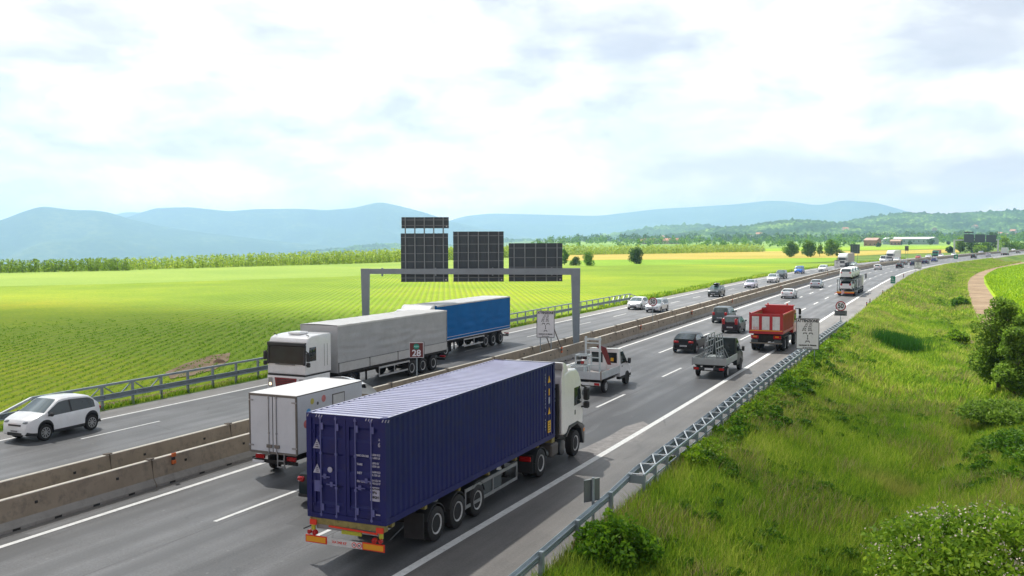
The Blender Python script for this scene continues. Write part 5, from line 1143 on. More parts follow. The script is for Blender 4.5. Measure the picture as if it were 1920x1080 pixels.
# --- car transporter, loaded with wrapped white vans
def transporter():
    d = -1.95; y0 = lane_at_px(d, 1585); p = lane(d, y0); p.z = .006; th = heading(y0 + 8)
    root = empty('car_transporter', p, th, 'car transporter loaded with white vehicles on two decks, alone in the near lane', 'car transporter', 'lorries on the motorway')
    FR = mat('transporter_frame', (.16, .19, .20), .5, metal=.3, var=.15, scale=3); L = 13.5; hw = 1.25
    q = MB(); q.box(-hw, hw, .2, L, .62, .74); q.box(-hw, hw, .0, L - 1.5, 2.35, 2.45); q.build('deck', FR, root)
    for y in (.6, 3.3, 6.3, 9.2, 12.4):
        for s in (-1, 1): q = MB(); q.box(*sorted((s * (hw - .08), s * hw)), y, y + .16, .62, 2.9 if y > 5 else 2.45); q.build('post', FR, root)
    for s in (-1, 1): q = MB(); q.bar((s * (hw - .04), 6.4, .7), (s * (hw - .04), 9.2, 2.4), .06, .12); q.bar((s * (hw - .04), 1.0, .8), (s * (hw - .04), 3.3, 2.4), .06, .12); q.build('strut', FR, root)
    q = MB(); q.box(-1.22, 1.22, -.1, .02, .45, .66, ch=.02); rb = q.build('rear_bumper', ORR, root)
    q = MB(); q.box(-1.5, 1.2, -.12, -.02, .40, .50); q.build('under_bar', REDR, root)
    q = MB(); q.prism([(-.55, .45), (-.15, .45), (-.15, .85), (-.55, .85)], -.16, -.14, 'y'); pb = q.build('striped_board', INKW, root)
    for k in range(3): q = MB(); a = -.53 + k * .13; q.prism([(a, .46), (a + .06, .46), (a + .06 + .06, .84), (a + .06, .84)], -.164, -.158, 'y'); q.build('stripe', REDR, pb)
    for y in (2.0, 3.2, 9.0): axle(root, y, .42, dual=False)
    yc = L + .25
    q = MB(); q.prism([(yc, .9), (yc + 1.9, .9), (yc + 2.0, 1.6), (yc + 1.8, 2.6), (yc + 1.4, 2.75), (yc, 2.75)], -1.2, 1.2); q.build('cab', P_WHITE, root, bevel=.08)
    g = MB(); g.prism([(yc + 1.99, 1.6), (yc + 2.01, 1.6), (yc + 1.83, 2.55), (yc + 1.8, 2.55)], -1.05, 1.05); g.build('windscreen', GLASS, root)
    for s in (-1, 1): q = MB(); xm = s * 1.55; q.box(xm - .1, xm + .1, yc + 1.5, yc + 1.7, 2.0, 2.85, ch=.05); q.bar((s * 1.1, yc + 1.5, 2.7), (xm, yc + 1.6, 2.7), .06, .06); q.build('wing_mirror', PLAST, root)
    axle(root, yc + .9, .48, 'front'); axle(root, 12.2, .48, dual=False)
    W_ = mat('wrapped_white', (.74, .76, .78), .4, var=.05, coat=.2)
    lab = ['white wrapped vehicle on the upper deck, rearmost on the transporter', 'white wrapped vehicle in the middle of the upper transporter deck', 'white wrapped vehicle at the front of the upper transporter deck', 'white wrapped vehicle on the lower deck, rearmost on the transporter', 'white wrapped vehicle further forward on the lower transporter deck']
    for k, (y, z, kd) in enumerate(((.1, 2.46, 'suv'), (4.3, 2.46, 'suv'), (8.4, 2.46, 'suv'), (.25, .75, 'mpv'), (4.9, .75, 'mpv'))):
        a = Vector((math.cos(th) * 0 - math.sin(th) * y, math.cos(th) * y, 0))
        r = empty('car', (p.x + a.x, p.y + a.y, z), th, lab[k], 'car', 'vehicles on the car transporter')
        D = dict(KINDS[kd]); D.update(L=4.0, W=1.80, plate=False, glass=GLASS if kd == 'suv' else GLASS, H=1.62 if z > 1 else 1.5, rails=False, clad=None); Car(r, W_, **D)
transporter()

# distant green and red lorry coming, distant white box lorry going
def small_lorry(d, px, coming, label, cabm, boxm, H=2.9, Lb=5.5, tip=False):
    y = lane_at_px(d, px); L = Lb + 2.1
    p = lane(d, y + (L if coming else 0)); p.z = .006
    root = empty('box_lorry' if not tip else 'tipper_lorry', p, heading(y + L / 2) + (PI if coming else 0), label, 'lorry', 'lorries on the motorway')
    q = MB(); q.box(-1.22, 1.22, 0, Lb, 1.0, H, ch=.03); q.build('cargo_box' if not tip else 'tipper_body', boxm, root)
    if tip: q = MB(); q.box(-1.24, 1.24, .0, Lb, H - .2, H + .02); q.build('top_rail', P_RED, root)
    yc = Lb + .15
    q = MB(); q.prism([(yc, .8), (yc + 1.75, .8), (yc + 1.85, 1.5), (yc + 1.6, 2.6), (yc + 1.3, 2.75), (yc, 2.75)], -1.18, 1.18); q.build('cab', cabm, root, bevel=.07)
    g = MB(); g.prism([(yc + 1.84, 1.55), (yc + 1.86, 1.55), (yc + 1.66, 2.5), (yc + 1.63, 2.5)], -1.05, 1.05); g.build('windscreen', GLASS, root)
    q = MB(); q.prism([(yc + .3, .8), (yc + 1.85, .8), (yc + 1.88, .4), (yc + 1.4, .4)], -1.18, 1.18); q.build('front_bumper', PLAST, root)
    q = MB(); q.box(-.4, .4, .1, yc + 1, .6, 1.0); q.build('chassis', CHAS, root)
    for s in (-1, 1): q = MB(); q.box(*sorted((s * .7, s * 1.1)), -.03, .05, .7, .9); q.build('tail_light', LIGHT_R, root)
    axle(root, 1.4, .48); axle(root, yc + .9, .48, 'front'); return root
small_lorry(-22.0, 1753, True, 'far tipper lorry with green cab and rusty red body', P_GREEN, mat('rusty_red', (.42, .16, .10), .7, var=.3), H=3.0, tip=True)
small_lorry(-1.95, 1882, False, 'far white box lorry driving away near the end of the road', P_WHITE, mat('pale_box', (.66, .70, .70), .5, var=.04), H=3.5)

# ================================================================== CARS
GA, GB = 'cars driving away from the camera', 'cars coming towards the camera'
_p = gp(563, 934, 0.25); _r = empty('car', (_p.x + .56, _p.y + .1, .006), 0.01, 'dark green-black saloon almost hidden behind the container lorry, red tail light showing', 'car', GA)
Car(_r, P_TEAL, **dict(KINDS['sedan'], H=1.46))
A = car
# going away: lane centres -1.95 (near), -5.75 (middle), -9.5 (by the wall)
A('sport_hatch', P_BLACK, 'black hatchback with white number plate, left of the dark truck with the racks', 'car', -5.9, 1281, False, GA)
A('small', P_DRED, 'dark maroon small car just left of the red tipper lorry', 'car', -5.9, 1368, False, GA, darkroof=True, tlh=.35, rlh=1.08)
A('mpv', P_GREY, 'dark grey people carrier beside the concrete wall, behind the maroon car', 'car', -9.0, 1349, False, GA)
A('coupe', P_WHITE, 'white fastback car in the lane beside the wall, left of the silver saloon', 'car', -8.9, 1475, False, GA, norear=False)
A('sedan', P_SILVER, 'silver grey saloon driving away, between the white fastback and the car transporter', 'car', -9.0, 1528, False, GA)
A('hatch', P_WHITE, 'small white hatchback driving away just right of the car transporter', 'car', -8.7, 1644, False, GA)
A('hatch', P_BLACK, 'black car driving away in the middle lanes, right of the white hatchback', 'car', -5.3, 1685, False, GA)
A('sedan', P_BROWN, 'brown-grey saloon close to the wall, above the black car', 'car', -9.3, 1692, False, GA)
A('wagon', P_DBLUE, 'dark blue car partly hidden behind the far warning sign', 'car', -5.2, 1711, False, GA)
A('sedan', P_DBLUE, 'dark blue saloon just right of the far warning sign', 'car', -5.2, 1733, False, GA)
A('hatch', paint('royal_blue', (.02, .06, .30)), 'royal blue rounded car ahead of the dark blue saloon', 'car', -7.5, 1750, False, GA)
A('suv', P_BLACK, 'far black off-roader right of the small green sign', 'car', -4.0, 1824, False, GA)
A('hatch', P_LILAC, 'far pale silver-lilac hatchback driving away ahead of the black off-roader', 'car', -3.8, 1852, False, GA)
A('hatch', P_BLACK, 'far black car just below the white box lorry', 'car', -1.5, 1884, False, GA)
A('sedan', P_BROWN, 'far brown car at the right end of the road', 'car', -5.2, 1908, False, GA)
# coming: outer lane -23, inner -19.6
ycross = 27.55
p = Vector((-36.55, ycross, .006)); p.y += 3.98
r = empty('car', p, PI + .03, 'white compact crossover with dark wheel arches, nearest car coming on the left', 'car', GB)
D = dict(KINDS['crossover']); D.update(glass=GLASS_L, lamp=LIGHT_W); Car(r, P_WHITE, **D)
A('hatch', P_WHITE, 'white hatchback coming towards the camera, left of the median speed sign', 'car', -22.5, 1187, True, GB, glass=GLASS_L)
A('wagon', P_SILVER, 'silver estate car coming, half hidden by the median speed sign', 'car', -19.2, 1222, True, GB, glass=GLASS_L)
A('suv', P_GREY, 'dark silver estate with a roof box coming beside the concrete wall', 'car', -19.3, 1337, True, GB, glass=GLASS_L, H=1.6)
A('hatch', P_LILAC, 'violet-grey small car coming close to the concrete wall', 'car', -19.3, 1404, True, GB, glass=GLASS_L)
A('suv', P_WHITE, 'white compact off-roader coming, in front of the dark pickup', 'car', -19.3, 1446, True, GB, glass=GLASS_L)
A('pickup_suv', P_GREY, 'dark grey pickup-like car coming, just behind the white off-roader', 'car', -21.2, 1461, True, GB, glass=GLASS_L)
A('minivan', P_BLUE, 'bright blue small van coming towards the camera in the outer lane', 'van', -22.3, 1496, True, GB, glass=GLASS_L)
A('minivan', P_WHITE, 'white small van coming beside the wall, behind the bright blue van', 'van', -19.3, 1541, True, GB, glass=GLASS_L, H=1.7)
A('sedan', paint('pale_green_grey', (.38, .45, .42)), 'pale grey-green car coming, its roof showing above the car transporter', 'car', -19.3, 1597, True, GB, glass=GLASS_L)
A('van', P_WHITE, 'white delivery van coming in front of the far white lorry', 'van', -20.4, 1654, True, GB, glass=GLASS)
A('sedan', P_WHITE, 'white car coming right beside the far white lorry', 'car', -19.3, 1679, True, GB, glass=GLASS_L)
A('hatch', paint('light_red', (.45, .06, .05)), 'red car coming, far along the left carriageway', 'car', -21.5, 1720, True, GB)
A('sedan', P_WHITE, 'white car coming between the red car and the green-cabbed lorry', 'car', -20.8, 1739, True, GB)
A('hatch', P_WHITE, 'white car coming in front of the green-cabbed lorry', 'car', -19.2, 1763, True, GB)
A('hatch', P_WHITE, 'white car coming just above the small green sign', 'car', -19.2, 1787, True, GB)
A('sedan', P_SILVER, 'far silver car coming near the gantry bushes', 'car', -19.6, 1838, True, GB)
A('sedan', P_WHITE, 'far white car coming at the right end of the left carriageway', 'car', -19.6, 1899, True, GB)
rb = MB(); rb.box(-.35, .35, -.75, .75, 0, .32, ch=.1)
yb = lane_at_px(-19.3, 1337); pb_ = lane(-19.3, yb + 2.3); q = rb.build('roof_box', P_BLACK, None, smooth=True, loc=(pb_.x, pb_.y, 1.64)); q.rotation_euler = (0, 0, heading(yb)); tag(q, 'black roof box carried on the dark silver estate', 'roof box')
# ================================================================== BARRIERS, RAILS, SIGNS
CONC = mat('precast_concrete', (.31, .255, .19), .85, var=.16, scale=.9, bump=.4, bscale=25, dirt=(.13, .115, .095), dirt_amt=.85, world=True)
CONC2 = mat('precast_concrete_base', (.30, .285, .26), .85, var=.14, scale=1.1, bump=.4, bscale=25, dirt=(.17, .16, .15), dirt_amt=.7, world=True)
CONCT = mat('concrete_top_highlight', (.60, .56, .48), .8, var=.1, scale=2, dirt=(.3, .28, .25), dirt_amt=.5, world=True)  # highlight along the barrier top put into a paler concrete colour
GALV = mat('galvanised_rail', (.30, .36, .40), .5, metal=.45, var=.14, scale=1.0, dirt=(.20, .23, .25), dirt_amt=.6, world=True)
GALVL = mat('galvanised_bright', (.52, .56, .58), .45, metal=.4, var=.1, scale=1.0, dirt=(.32, .34, .35), dirt_amt=.5, world=True)
SEG = 6.2
def barrier_seg():
    q = MB(); L = SEG - .035; P = [(-.30, 0), (-.30, .09), (-.17, .30), (-.085, .93), (-.07, .95), (.07, .95), (.085, .93), (.17, .30), (.30, .09), (.30, 0)]
    V = [(x, y, z) for y in (0, L) for x, z in P]; n_ = len(P); F = []; M_ = []
    q.v = V
    for i in range(n_):
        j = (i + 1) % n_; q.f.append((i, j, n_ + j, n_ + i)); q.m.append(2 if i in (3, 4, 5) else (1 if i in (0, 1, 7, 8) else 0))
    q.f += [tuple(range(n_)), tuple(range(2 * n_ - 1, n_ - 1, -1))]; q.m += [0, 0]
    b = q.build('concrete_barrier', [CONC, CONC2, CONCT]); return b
def make_barrier():
    b = barrier_seg()
    k = MB(); k.box(-.10, .10, SEG - .16, SEG + .10, .955, .985); k.box(-.13, .13, SEG - .035, SEG + .0, .28, .93); k.build('joint_bracket', mat('rusty_bracket', (.10, .08, .06), .8, var=.3), b)
    for i in range(4):
        s = MB(); y = .6 + i * 1.45; s.box(-.306, .306, y, y + .26, .0, .07); s.build('drain_slot', CHAS, b)
    for y in (1.5, 4.6):
        s = MB(); s.box(-.15, .15, y, y + .09, .60, .68); s.build('lifting_hole', CHAS, b)
    return b
proto = make_barrier(); first = True
ks = int(760 / SEG); ys = [6 + i * SEG for i in range(ks)]
for row, d in ((0, -12.62), (1, -14.62)):
    for i, y in enumerate(ys):
        o = proto if first else (copy_tree(proto) if y < 150 else proto.copy())
        if not first and y >= 150: COL.objects.link(o)
        first = False
        a, b = lane(d, y), lane(d, y + SEG); o.location = a; o.rotation_euler = (rnd.uniform(-.004, .004), 0, -math.atan2(b.x - a.x, b.y - a.y) + rnd.uniform(-.002, .002))
        tag(o, ['grey precast concrete barrier length in the right-hand row of the median', 'brown dusty precast concrete barrier length in the left-hand row of the median'][row], 'concrete barrier', ['concrete barriers in the right-hand row of the median', 'concrete barriers in the left-hand row of the median'][row])
# orange reflectors clipped over the barrier top
ORP = mat('orange_plastic', (.62, .14, .03), .5, var=.1)
proto = None
for i, px in enumerate((322, 1051, 1200, 1296, 1372, 1463, 1551)):
    y = lane_at_px(-12.53, px, .9); p = lane(-12.53, y)
    if proto is None:
        proto = empty('barrier_reflector', p); q = MB(); q.box(.06, .10, -.07, .07, .60, 1.03); q.build('bracket', PLAST, proto)
        for z in (.62, .88): q = MB(); q.box(.05, .14, -.09, .09, z, z + .14, ch=.02); q.build('lens', ORP, proto)
        o = proto
    else: o = copy_tree(proto)
    o.location = p; o.rotation_euler.z = heading(y)
    tag(o, 'orange double reflector clipped on the concrete barrier, ' + ['nearest the left edge of the photo', 'below the median warning sign', 'ahead of the white dropside truck', 'just right of the median speed sign', 'above the dark grey people carrier', 'left of the silver saloon', 'furthest one along the wall'][i], 'reflector', 'orange reflectors on the barrier')
# guard rails
WB = [(0, .31), (.03, .29), (.0, .245), (-.055, .22), (-.055, .17), (.0, .155), (-.055, .14), (-.055, .09), (0, .065), (.03, .02), (0, 0)]
def wbeam(mb, pts, z, flip=1, m=0):
    V = []; n_ = len(WB); N_ = len(pts)
    for k, p in enumerate(pts):
        a = pts[max(0, k - 1)]; b = pts[min(N_ - 1, k + 1)]; t_ = (Vector(b) - Vector(a)).normalized(); nn = Vector((t_.y, -t_.x, 0)) * flip
        for off in (0, .008):
            for x, h in WB: V.append(Vector((p[0], p[1], z + h)) + nn * (-x + off))
    F = []
    for k in range(N_ - 1):
        b = k * 2 * n_
        for i in range(n_ - 1): F.append((b + i, b + i + 1, b + 2 * n_ + i + 1, b + 2 * n_ + i)); F.append((b + n_ + i, b + 3 * n_ + i, b + 3 * n_ + i + 1, b + n_ + i + 1))
        F += [(b, b + 2 * n_, b + 3 * n_, b + n_), (b + n_ - 1, b + 2 * n_ - 1, b + 4 * n_ - 1, b + 3 * n_ - 1)]
    mb.add(V, F, m)
# left rail
lx = lambda y: float(np.interp(y, [0, 29, 47, 88, 111, 125], [-39.5, -39.42, -39.5, -40.35, -40.6, -40.5]))
root = empty('guard_rail', (lx(31), 31, 0), 0, 'galvanised guard rail with a raised top rail along the crop field on the left', 'guard rail')
def child(mb, name, m, root, **kw):
    mb.v = [(v[0] - root.location.x, v[1] - root.location.y, v[2] - root.location.z) for v in mb.v]; return mb.build(name, m, root, **kw)
q = MB(); wbeam(q, [(lx(y), y, 0) for y in np.arange(6, 125, 2.0)], .44, -1); child(q, 'w_beam', GALV, root, smooth=True, ang=20)
q = MB()
for y in np.arange(31, 123, 4.0): q.bar((lx(y) - .30, y, 1.17), (lx(y + 4) - .30, y + 4, 1.17), .10, .11)
child(q, 'top_rail', GALV, root)
for y in np.arange(31.1, 123.5, 2.0):
    q = MB(); q.box(lx(y) - .36, lx(y) - .27, y - .07, y + .07, -.55, 1.13); q.bar((lx(y) - .3, y, .6), (lx(y) - .02, y, .6), .12, .16); child(q, 'post', GALV, root)
for a, b in ((31, 29.2), (123, 125.2)): q = MB(); q.bar((lx(a) - .30, a, 1.17), (lx(b) - .12, b, .70), .10, .11); child(q, 'end_strut', GALVL, root)
for y in list(np.arange(31.1, 38, 2.0)) + list(np.arange(115.1, 122, 2.0)): q = MB(); q.bar((lx(y) - .30, y + .1, 1.12), (lx(y) - .3, y + 1.0, .5), .05, .05); q.bar((lx(y) - .30, y + 1.9, 1.12), (lx(y) - .3, y + 1.0, .5), .05, .05); child(q, 'brace', GALV, root)
# right rail: single beam, then beam with lattice top
rx = lambda y: float(np.interp(y, [6, 20, 24.5, 28.2, 30.4, 31.5, 40, 51, 70, 96], [-9.3, -9.53, -9.78, -9.96, -10.14, -10.22, -10.38, -10.58, -10.72, -10.8]))
root = empty('guard_rail', (rx(31), 31, 0), 0, 'galvanised guard rail with zigzag lattice top along the grass verge on the right', 'guard rail')
q = MB(); wbeam(q, [(rx(y), y, 0) for y in np.arange(8, 96.6, 1.55)], .44, 1); child(q, 'w_beam', GALV, root, smooth=True, ang=20)
q = MB(); PZ = 1.545; N_ = 42
back = lambda y: rx(y) + .54 + .004 * max(0, 40 - y) * 0
for i in range(N_): y = 30.45 + i * PZ; q.bar((back(y), y, .70), (back(y + PZ), y + PZ, .70), .05, .09); q.bar((back(y), y, .38), (back(y + PZ), y + PZ, .38), .04, .06)
child(q, 'back_rail', GALV, root)
for i in range(N_):
    y = 30.45 + i * PZ
    q = MB(); q.bar((rx(y) + .02, y, .745), (back(y), y + .06, .745), .07, .02); q.bar((back(y), y + .06, .745), (rx(y + PZ) + .02, y + PZ, .745), .05, .02) if i < N_ - 1 else None; child(q, 'lattice_bar', GALVL, root)
for i in range(N_):
    y = 30.45 + i * PZ
    q = MB(); q.box(back(y) - .05, back(y) + .05, y + .0, y + .10, -.45, .70); q.box(rx(y) + .02, back(y), y + .03, y + .05, .42, .70); child(q, 'post', GALV, root)
for y in (12.5, 15.6, 18.7, 21.8, 24.7, 27.9): q = MB(); q.box(rx(y) + .04, rx(y) + .16, y - .06, y + .06, -.45, .76); child(q, 'post', GALV, root)

# gantry over the left carriageway (boards seen from behind)
GP1, GP0 = Vector((-26.75, 67.9, 0)), Vector((-41.1, 60.9, 0)); ga = (GP1 - GP0).normalized(); gn = Vector((-ga.y, ga.x, 0))
GZ_ = 6.35
GM = mat('gantry_grey', (.22, .27, .31), .45, metal=.3, var=.08, scale=.8, dirt=(.16, .2, .22), dirt_amt=.5)
BOARD = mat('board_back_dark', (.05, .072, .088), .6, var=.12, scale=.8)
RIBM = mat('board_rib_grey', (.19, .23, .25), .5, metal=.3, var=.1)
def gpl(px, py):    # point of the gantry plane at that bearing
    d = ray(px, py); k = (GP0 - CAM).dot(gn) / d.dot(gn); return CAM + d * k
rot = math.atan2(ga.y, ga.x)
root = empty('sign_gantry', GP0, rot, 'large grey steel gantry over the left carriageway with dark sign boards seen from behind', 'sign gantry')
Lg = (GP1 - GP0).length; loc = lambda P: ((P - GP0).dot(ga), (P - GP0).dot(gn), P.z)
q = MB(); q.prism([(-.16, -.6), (.20, -.6), (.36, GZ_ + .02), (-.30, GZ_ + .02)], -.19, .19, 'y'); q.build('post', GM, root)
q = MB(); q.prism([(Lg - .22, 0), (Lg + .20, 0), (Lg + .28, GZ_), (Lg - .42, GZ_)], -.24, .24, 'y'); q.build('post', GM, root)
q = MB(); q.prism([(.36, GZ_ - .38), (Lg - .40, GZ_ - .50), (Lg - .40, GZ_), (.36, GZ_ + .0)], -.17, .17, 'y'); q.build('beam', GM, root)
for x in (1.25, Lg * .33, Lg * .60, Lg * .88): q = MB(); q.box(x, x + .10, -.20, .20, GZ_ - .55, GZ_ + .06); q.build('clamp', GM, root)
for nm, (x0, y0, x1, y1), nv, nh in (('name_board', (752, 407, 841, 428), 5, 2), ('sign_board', (751, 437.5, 840, 529), 5, 6), ('sign_board', (849.5, 434, 944.5, 528.5), 5, 6), ('sign_board', (954, 456, 1055, 528), 5, 4)):
    a = loc(gpl(x0, (y0 + y1) / 2)); b = loc(gpl(x1, (y0 + y1) / 2)); zt = gpl((x0 + x1) / 2, y0).z; zb = gpl((x0 + x1) / 2, y1).z
    q = MB(); q.box(a[0], b[0], .30, .36, zb, zt); bd = q.build(nm, BOARD, root)
    if nh > 2:
        for k in range(nv):
            x = a[0] + (b[0] - a[0]) * (k + .5) / nv; top = zt if x0 != 751 else gpl(800, 407).z
            q = MB(); q.box(x - .045, x + .045, .17, .30, zb, top); q.build('upright', RIBM, bd)
    for k in range(nh):
        z = zb + (zt - zb) * (k + .5) / nh; q = MB(); q.box(a[0], b[0], .27, .30, z - .025, z + .025); q.build('cross_rib', RIBM, bd)
    q = MB(); q.box(b[0] - .22, b[0] - .12, .285, .30, zb + .1, zb + .2); q.build('inspection_label', GALVL, bd)

# warning signs
SIGNW = mat('sign_white', (.76, .77, .80), .45, var=.05, scale=2, dirt=(.45, .46, .48), dirt_amt=.4)
SIGNB = mat('sign_black', (.02, .022, .026), .5, var=.1); SIGNR = mat('sign_red', (.34, .006, .02), .45, var=.08); SIGNBK = mat('sign_back_grey', (.16, .18, .19), .5, metal=.4, var=.1)
BRN = mat('sign_brown', (.13, .022, .02), .5, var=.06); GRN = mat('sign_green', (.01, .22, .16), .5, var=.06)
def icon_car(x, z, s):
    """rear view of a car: open roof hoop, body bar, two slanting wheels"""
    L_ = [[(-.50, .28), (.50, .28), (.60, .10), (-.60, .10)], [(-.38, .52), (.38, .52), (.34, .44), (-.34, .44)], [(-.38, .52), (-.29, .52), (-.42, .28), (-.54, .28)], [(.38, .52), (.29, .52), (.42, .28), (.54, .28)], [(-.60, .12), (-.32, .12), (-.46, -.14), (-.72, -.14)], [(.60, .12), (.32, .12), (.46, -.14), (.72, -.14)]]
    return [[(x + a * s, z + b * s) for a, b in p] for p in L_]
def attn_sign(loc_, rz, W, H, z0, label, legs=True, braces=False, text=True, base_z=0.0):
    root = empty('warning_sign', loc_, rz, label, 'road sign', 'white ATTENZIONE warning signs')
    q = MB(); q.box(-W / 2, W / 2, -.02, .0, z0, z0 + H, ch=.01); q.build('panel', SIGNW, root)
    q = MB(); e = .03 * W
    for a in ((-W / 2, W / 2, z0, z0 + e), (-W / 2, W / 2, z0 + H - e, z0 + H), (-W / 2, -W / 2 + e, z0 + e, z0 + H - e), (W / 2 - e, W / 2, z0 + e, z0 + H - e)): q.box(a[0], a[1], -.026, -.021, a[2], a[3])
    q.build('border', mat('sign_grey_border', (.07, .075, .08), .5, var=.1), root)
    for s in (-1, 1):
        q = MB(); q.box(s * W * .30 - .03, s * W * .30 + .03, .0, .06, base_z, z0 + H * .95); q.build('leg', GALV, root)
        if braces: q = MB(); q.bar((s * W * .30 + .05, .05, z0 + H * .55), (s * W * .30 + .85, 1.1, 0), .05, .05); q.build('brace', mat('brown_brace', (.12, .10, .09), .6, var=.2), root)
    Mx = Matrix.Rotation(PI / 2, 4, 'X')
    k = W / 1.45
    text_obj('lettering', 'ATTENZIONE', .25 * k, SIGNB, root, Matrix.Translation((0, -.026, z0 + H * .915)) @ Mx, .004, 'CENTER', .012 * k, .84)
    text_obj('lettering', 'mantenere la distanza', .14 * k, SIGNB, root, Matrix.Translation((0, -.026, z0 + H * .135)) @ Mx, .004, 'CENTER', .008 * k, .90)
    text_obj('lettering', 'di sicurezza', .13 * k, SIGNB, root, Matrix.Translation((0, -.026, z0 + H * .055)) @ Mx, .004, 'CENTER', .003 * k)
    for (sx) in (-1, 1):
        pts = [(-.17, .50, .20), (-.23, .60, .18), (-.20, .66, .165), (-.14, .72, .15), (-.08, .78, .13), (-.04, .83, .115)] if sx < 0 else [(.20, .50, .20), (.14, .60, .18), (.13, .66, .165), (.14, .72, .15), (.18, .78, .13), (.20, .83, .115)]
        for (x, f, s) in pts:
            q = MB()
            for P in icon_car(x * k, z0 + H * f, s * k): q.prism(P, -.026, -.022, 'y')
            q.build('car_symbol', SIGNB, root)
    q = MB()
    for P in icon_car(-.0 * k, z0 + H * .235, .22 * k): q.prism(P, -.026, -.022, 'y')
    q.build('car_symbol', SIGNB, root)
    q = MB(); zc = z0 + H * .39; q.prism([(-.018 * k, zc - .10 * k), (.018 * k, zc - .10 * k), (.018 * k, zc + .10 * k), (-.018 * k, zc + .10 * k)], -.026, -.022, 'y'); q.prism([(-.05 * k, zc + .08 * k), (.05 * k, zc + .08 * k), (0, zc + .17 * k)], -.026, -.022, 'y'); q.prism([(-.05 * k, zc - .08 * k), (.05 * k, zc - .08 * k), (0, zc - .17 * k)], -.026, -.022, 'y'); q.build('arrow', SIGNB, root)
    return root
P = gp(1514, 655, 1.25); attn_sign((P.x, P.y, 0), .10, 1.46, 2.05, 1.25, 'white ATTENZIONE keep-your-distance sign standing behind the right guard rail near the red tipper', base_z=-.8)
P = gp(1023, 633, 1.63); attn_sign((P.x, P.y, 0), .22, 1.28, 1.90, 1.63, 'white ATTENZIONE sign with slanting braces between the median barriers beside the gantry post', braces=True)
P = gp(1721, 504, 1.75); attn_sign((P.x, P.y, 0), .05, 1.42, 1.65, 1.75, 'small far ATTENZIONE sign on the right verge in front of two dark blue cars', base_z=-.5)
y = lane_at_px(-13.62, 1569.5, 1.5); P = lane(-13.62, y); attn_sign((P.x, P.y, 0), .15, 1.25, 1.80, 1.5, 'far ATTENZIONE sign in the median, left of the distant white lorry')
def speed_sign(loc_, rz, r, zc, label, plate=None, base=0.0):
    root = empty('speed_limit_sign', loc_, rz, label, 'road sign', 'round 50 speed limit signs')
    q = MB(); q.lathe([(-.02, r), (.0, r)], 'y', 40, 0, (0, 0, zc)); q.build('disc', SIGNR, root)
    q = MB(); q.lathe([(-.026, r * .79), (-.021, r * .79)], 'y', 40, 0, (0, 0, zc)); q.build('disc_face', SIGNW, root)
    text_obj('number', '50', r * 1.36, SIGNB, root, Matrix.Translation((0, -.030, zc)) @ Matrix.Rotation(PI / 2, 4, 'X'), .004, 'CENTER', r * .045, .82)
    q = MB(); q.tube((0, .04, base), (0, .04, zc + r * .6), .035, 8); q.build('pole', GALV, root)
    if plate:
        w_, h, z = plate; q = MB(); q.box(-w_ / 2, w_ / 2, -.02, .0, z - h / 2, z + h / 2); pl = q.build('plate', SIGNBK, root)
        for i, s in enumerate(('IN CASO', 'DI NEBBIA')): text_obj('lettering', s, .19, SIGNB, pl, Matrix.Translation((0, -.024, z + .11 - i * .23)) @ Matrix.Rotation(PI / 2, 4, 'X'), .003, 'CENTER', .005)
    return root
P = gp(1576, 603, .7); speed_sign((P.x, P.y, 0), .05, .47, 2.16, 'round 50 speed sign with small grey plate where the right guard rail ends', (1.12, .50, 1.50), -.4)
y = lane_at_px(-13.6, 1224, 2.9); P = lane(-13.6, y); dd_ = (P - CAM).dot(FWD); speed_sign((P.x, P.y, 0), .15, .42, CAM_H - (566 - 447) * dd_ / F_PX, 'round 50 speed sign standing in the median in front of a silver car')
# kilometre sign 28
P = gp(781, 657, 2.4); root = empty('kilometre_sign', (P.x, P.y, 0), .42, 'brown kilometre sign reading 28 with a small green badge, in the median', 'road sign')
q = MB(); q.box(-.41, .41, -.02, .30, 1.98, 2.86, ch=.01); q.build('box', PLAST, root)
q = MB(); q.box(-.40, .40, -.03, -.021, 1.99, 2.85, ch=.004); q.build('panel_border', INKW, root)
q = MB(); q.box(-.37, .37, -.036, -.030, 2.02, 2.82, ch=.002); q.build('panel', BRN, root)
q = MB(); q.lathe([(-.042, .175), (-.037, .175)], 'y', 8, 0, (0, 0, 2.62)); q.build('badge', GRN, root)
text_obj('badge_lettering', 'A5/6', .13, mat('sign_mint', (.35, .75, .70), .5), root, Matrix.Translation((0, -.046, 2.62)) @ Matrix.Rotation(PI / 2, 4, 'X'), .003, 'CENTER', .005)
text_obj('number', '28', .50, INKW, root, Matrix.Translation((0, -.042, 2.24)) @ Matrix.Rotation(PI / 2, 4, 'X'), .004, 'CENTER', .012)
q = MB(); q.tube((0, .10, .0), (0, .10, 1.98), .04, 8); q.build('pole', GALV, root)
# small sign back at the near rail
P = gp(1112, 985, 0); root = empty('delineator_sign', (P.x, P.y, 0), 1.05, 'small dark sign seen from behind on a post at the near right guard rail', 'road sign')
q = MB(); q.tube((0, 0, -.5), (0, 0, 1.45), .045, 10); q.build('pole', GALV, root)
q = MB(); q.box(-.30, .30, .05, .07, .72, 1.38); q.build('panel', SIGNBK, root)
q = MB(); q.box(-.30, .30, .045, .075, 1.38, 1.40); q.build('rim', GALVL, root)
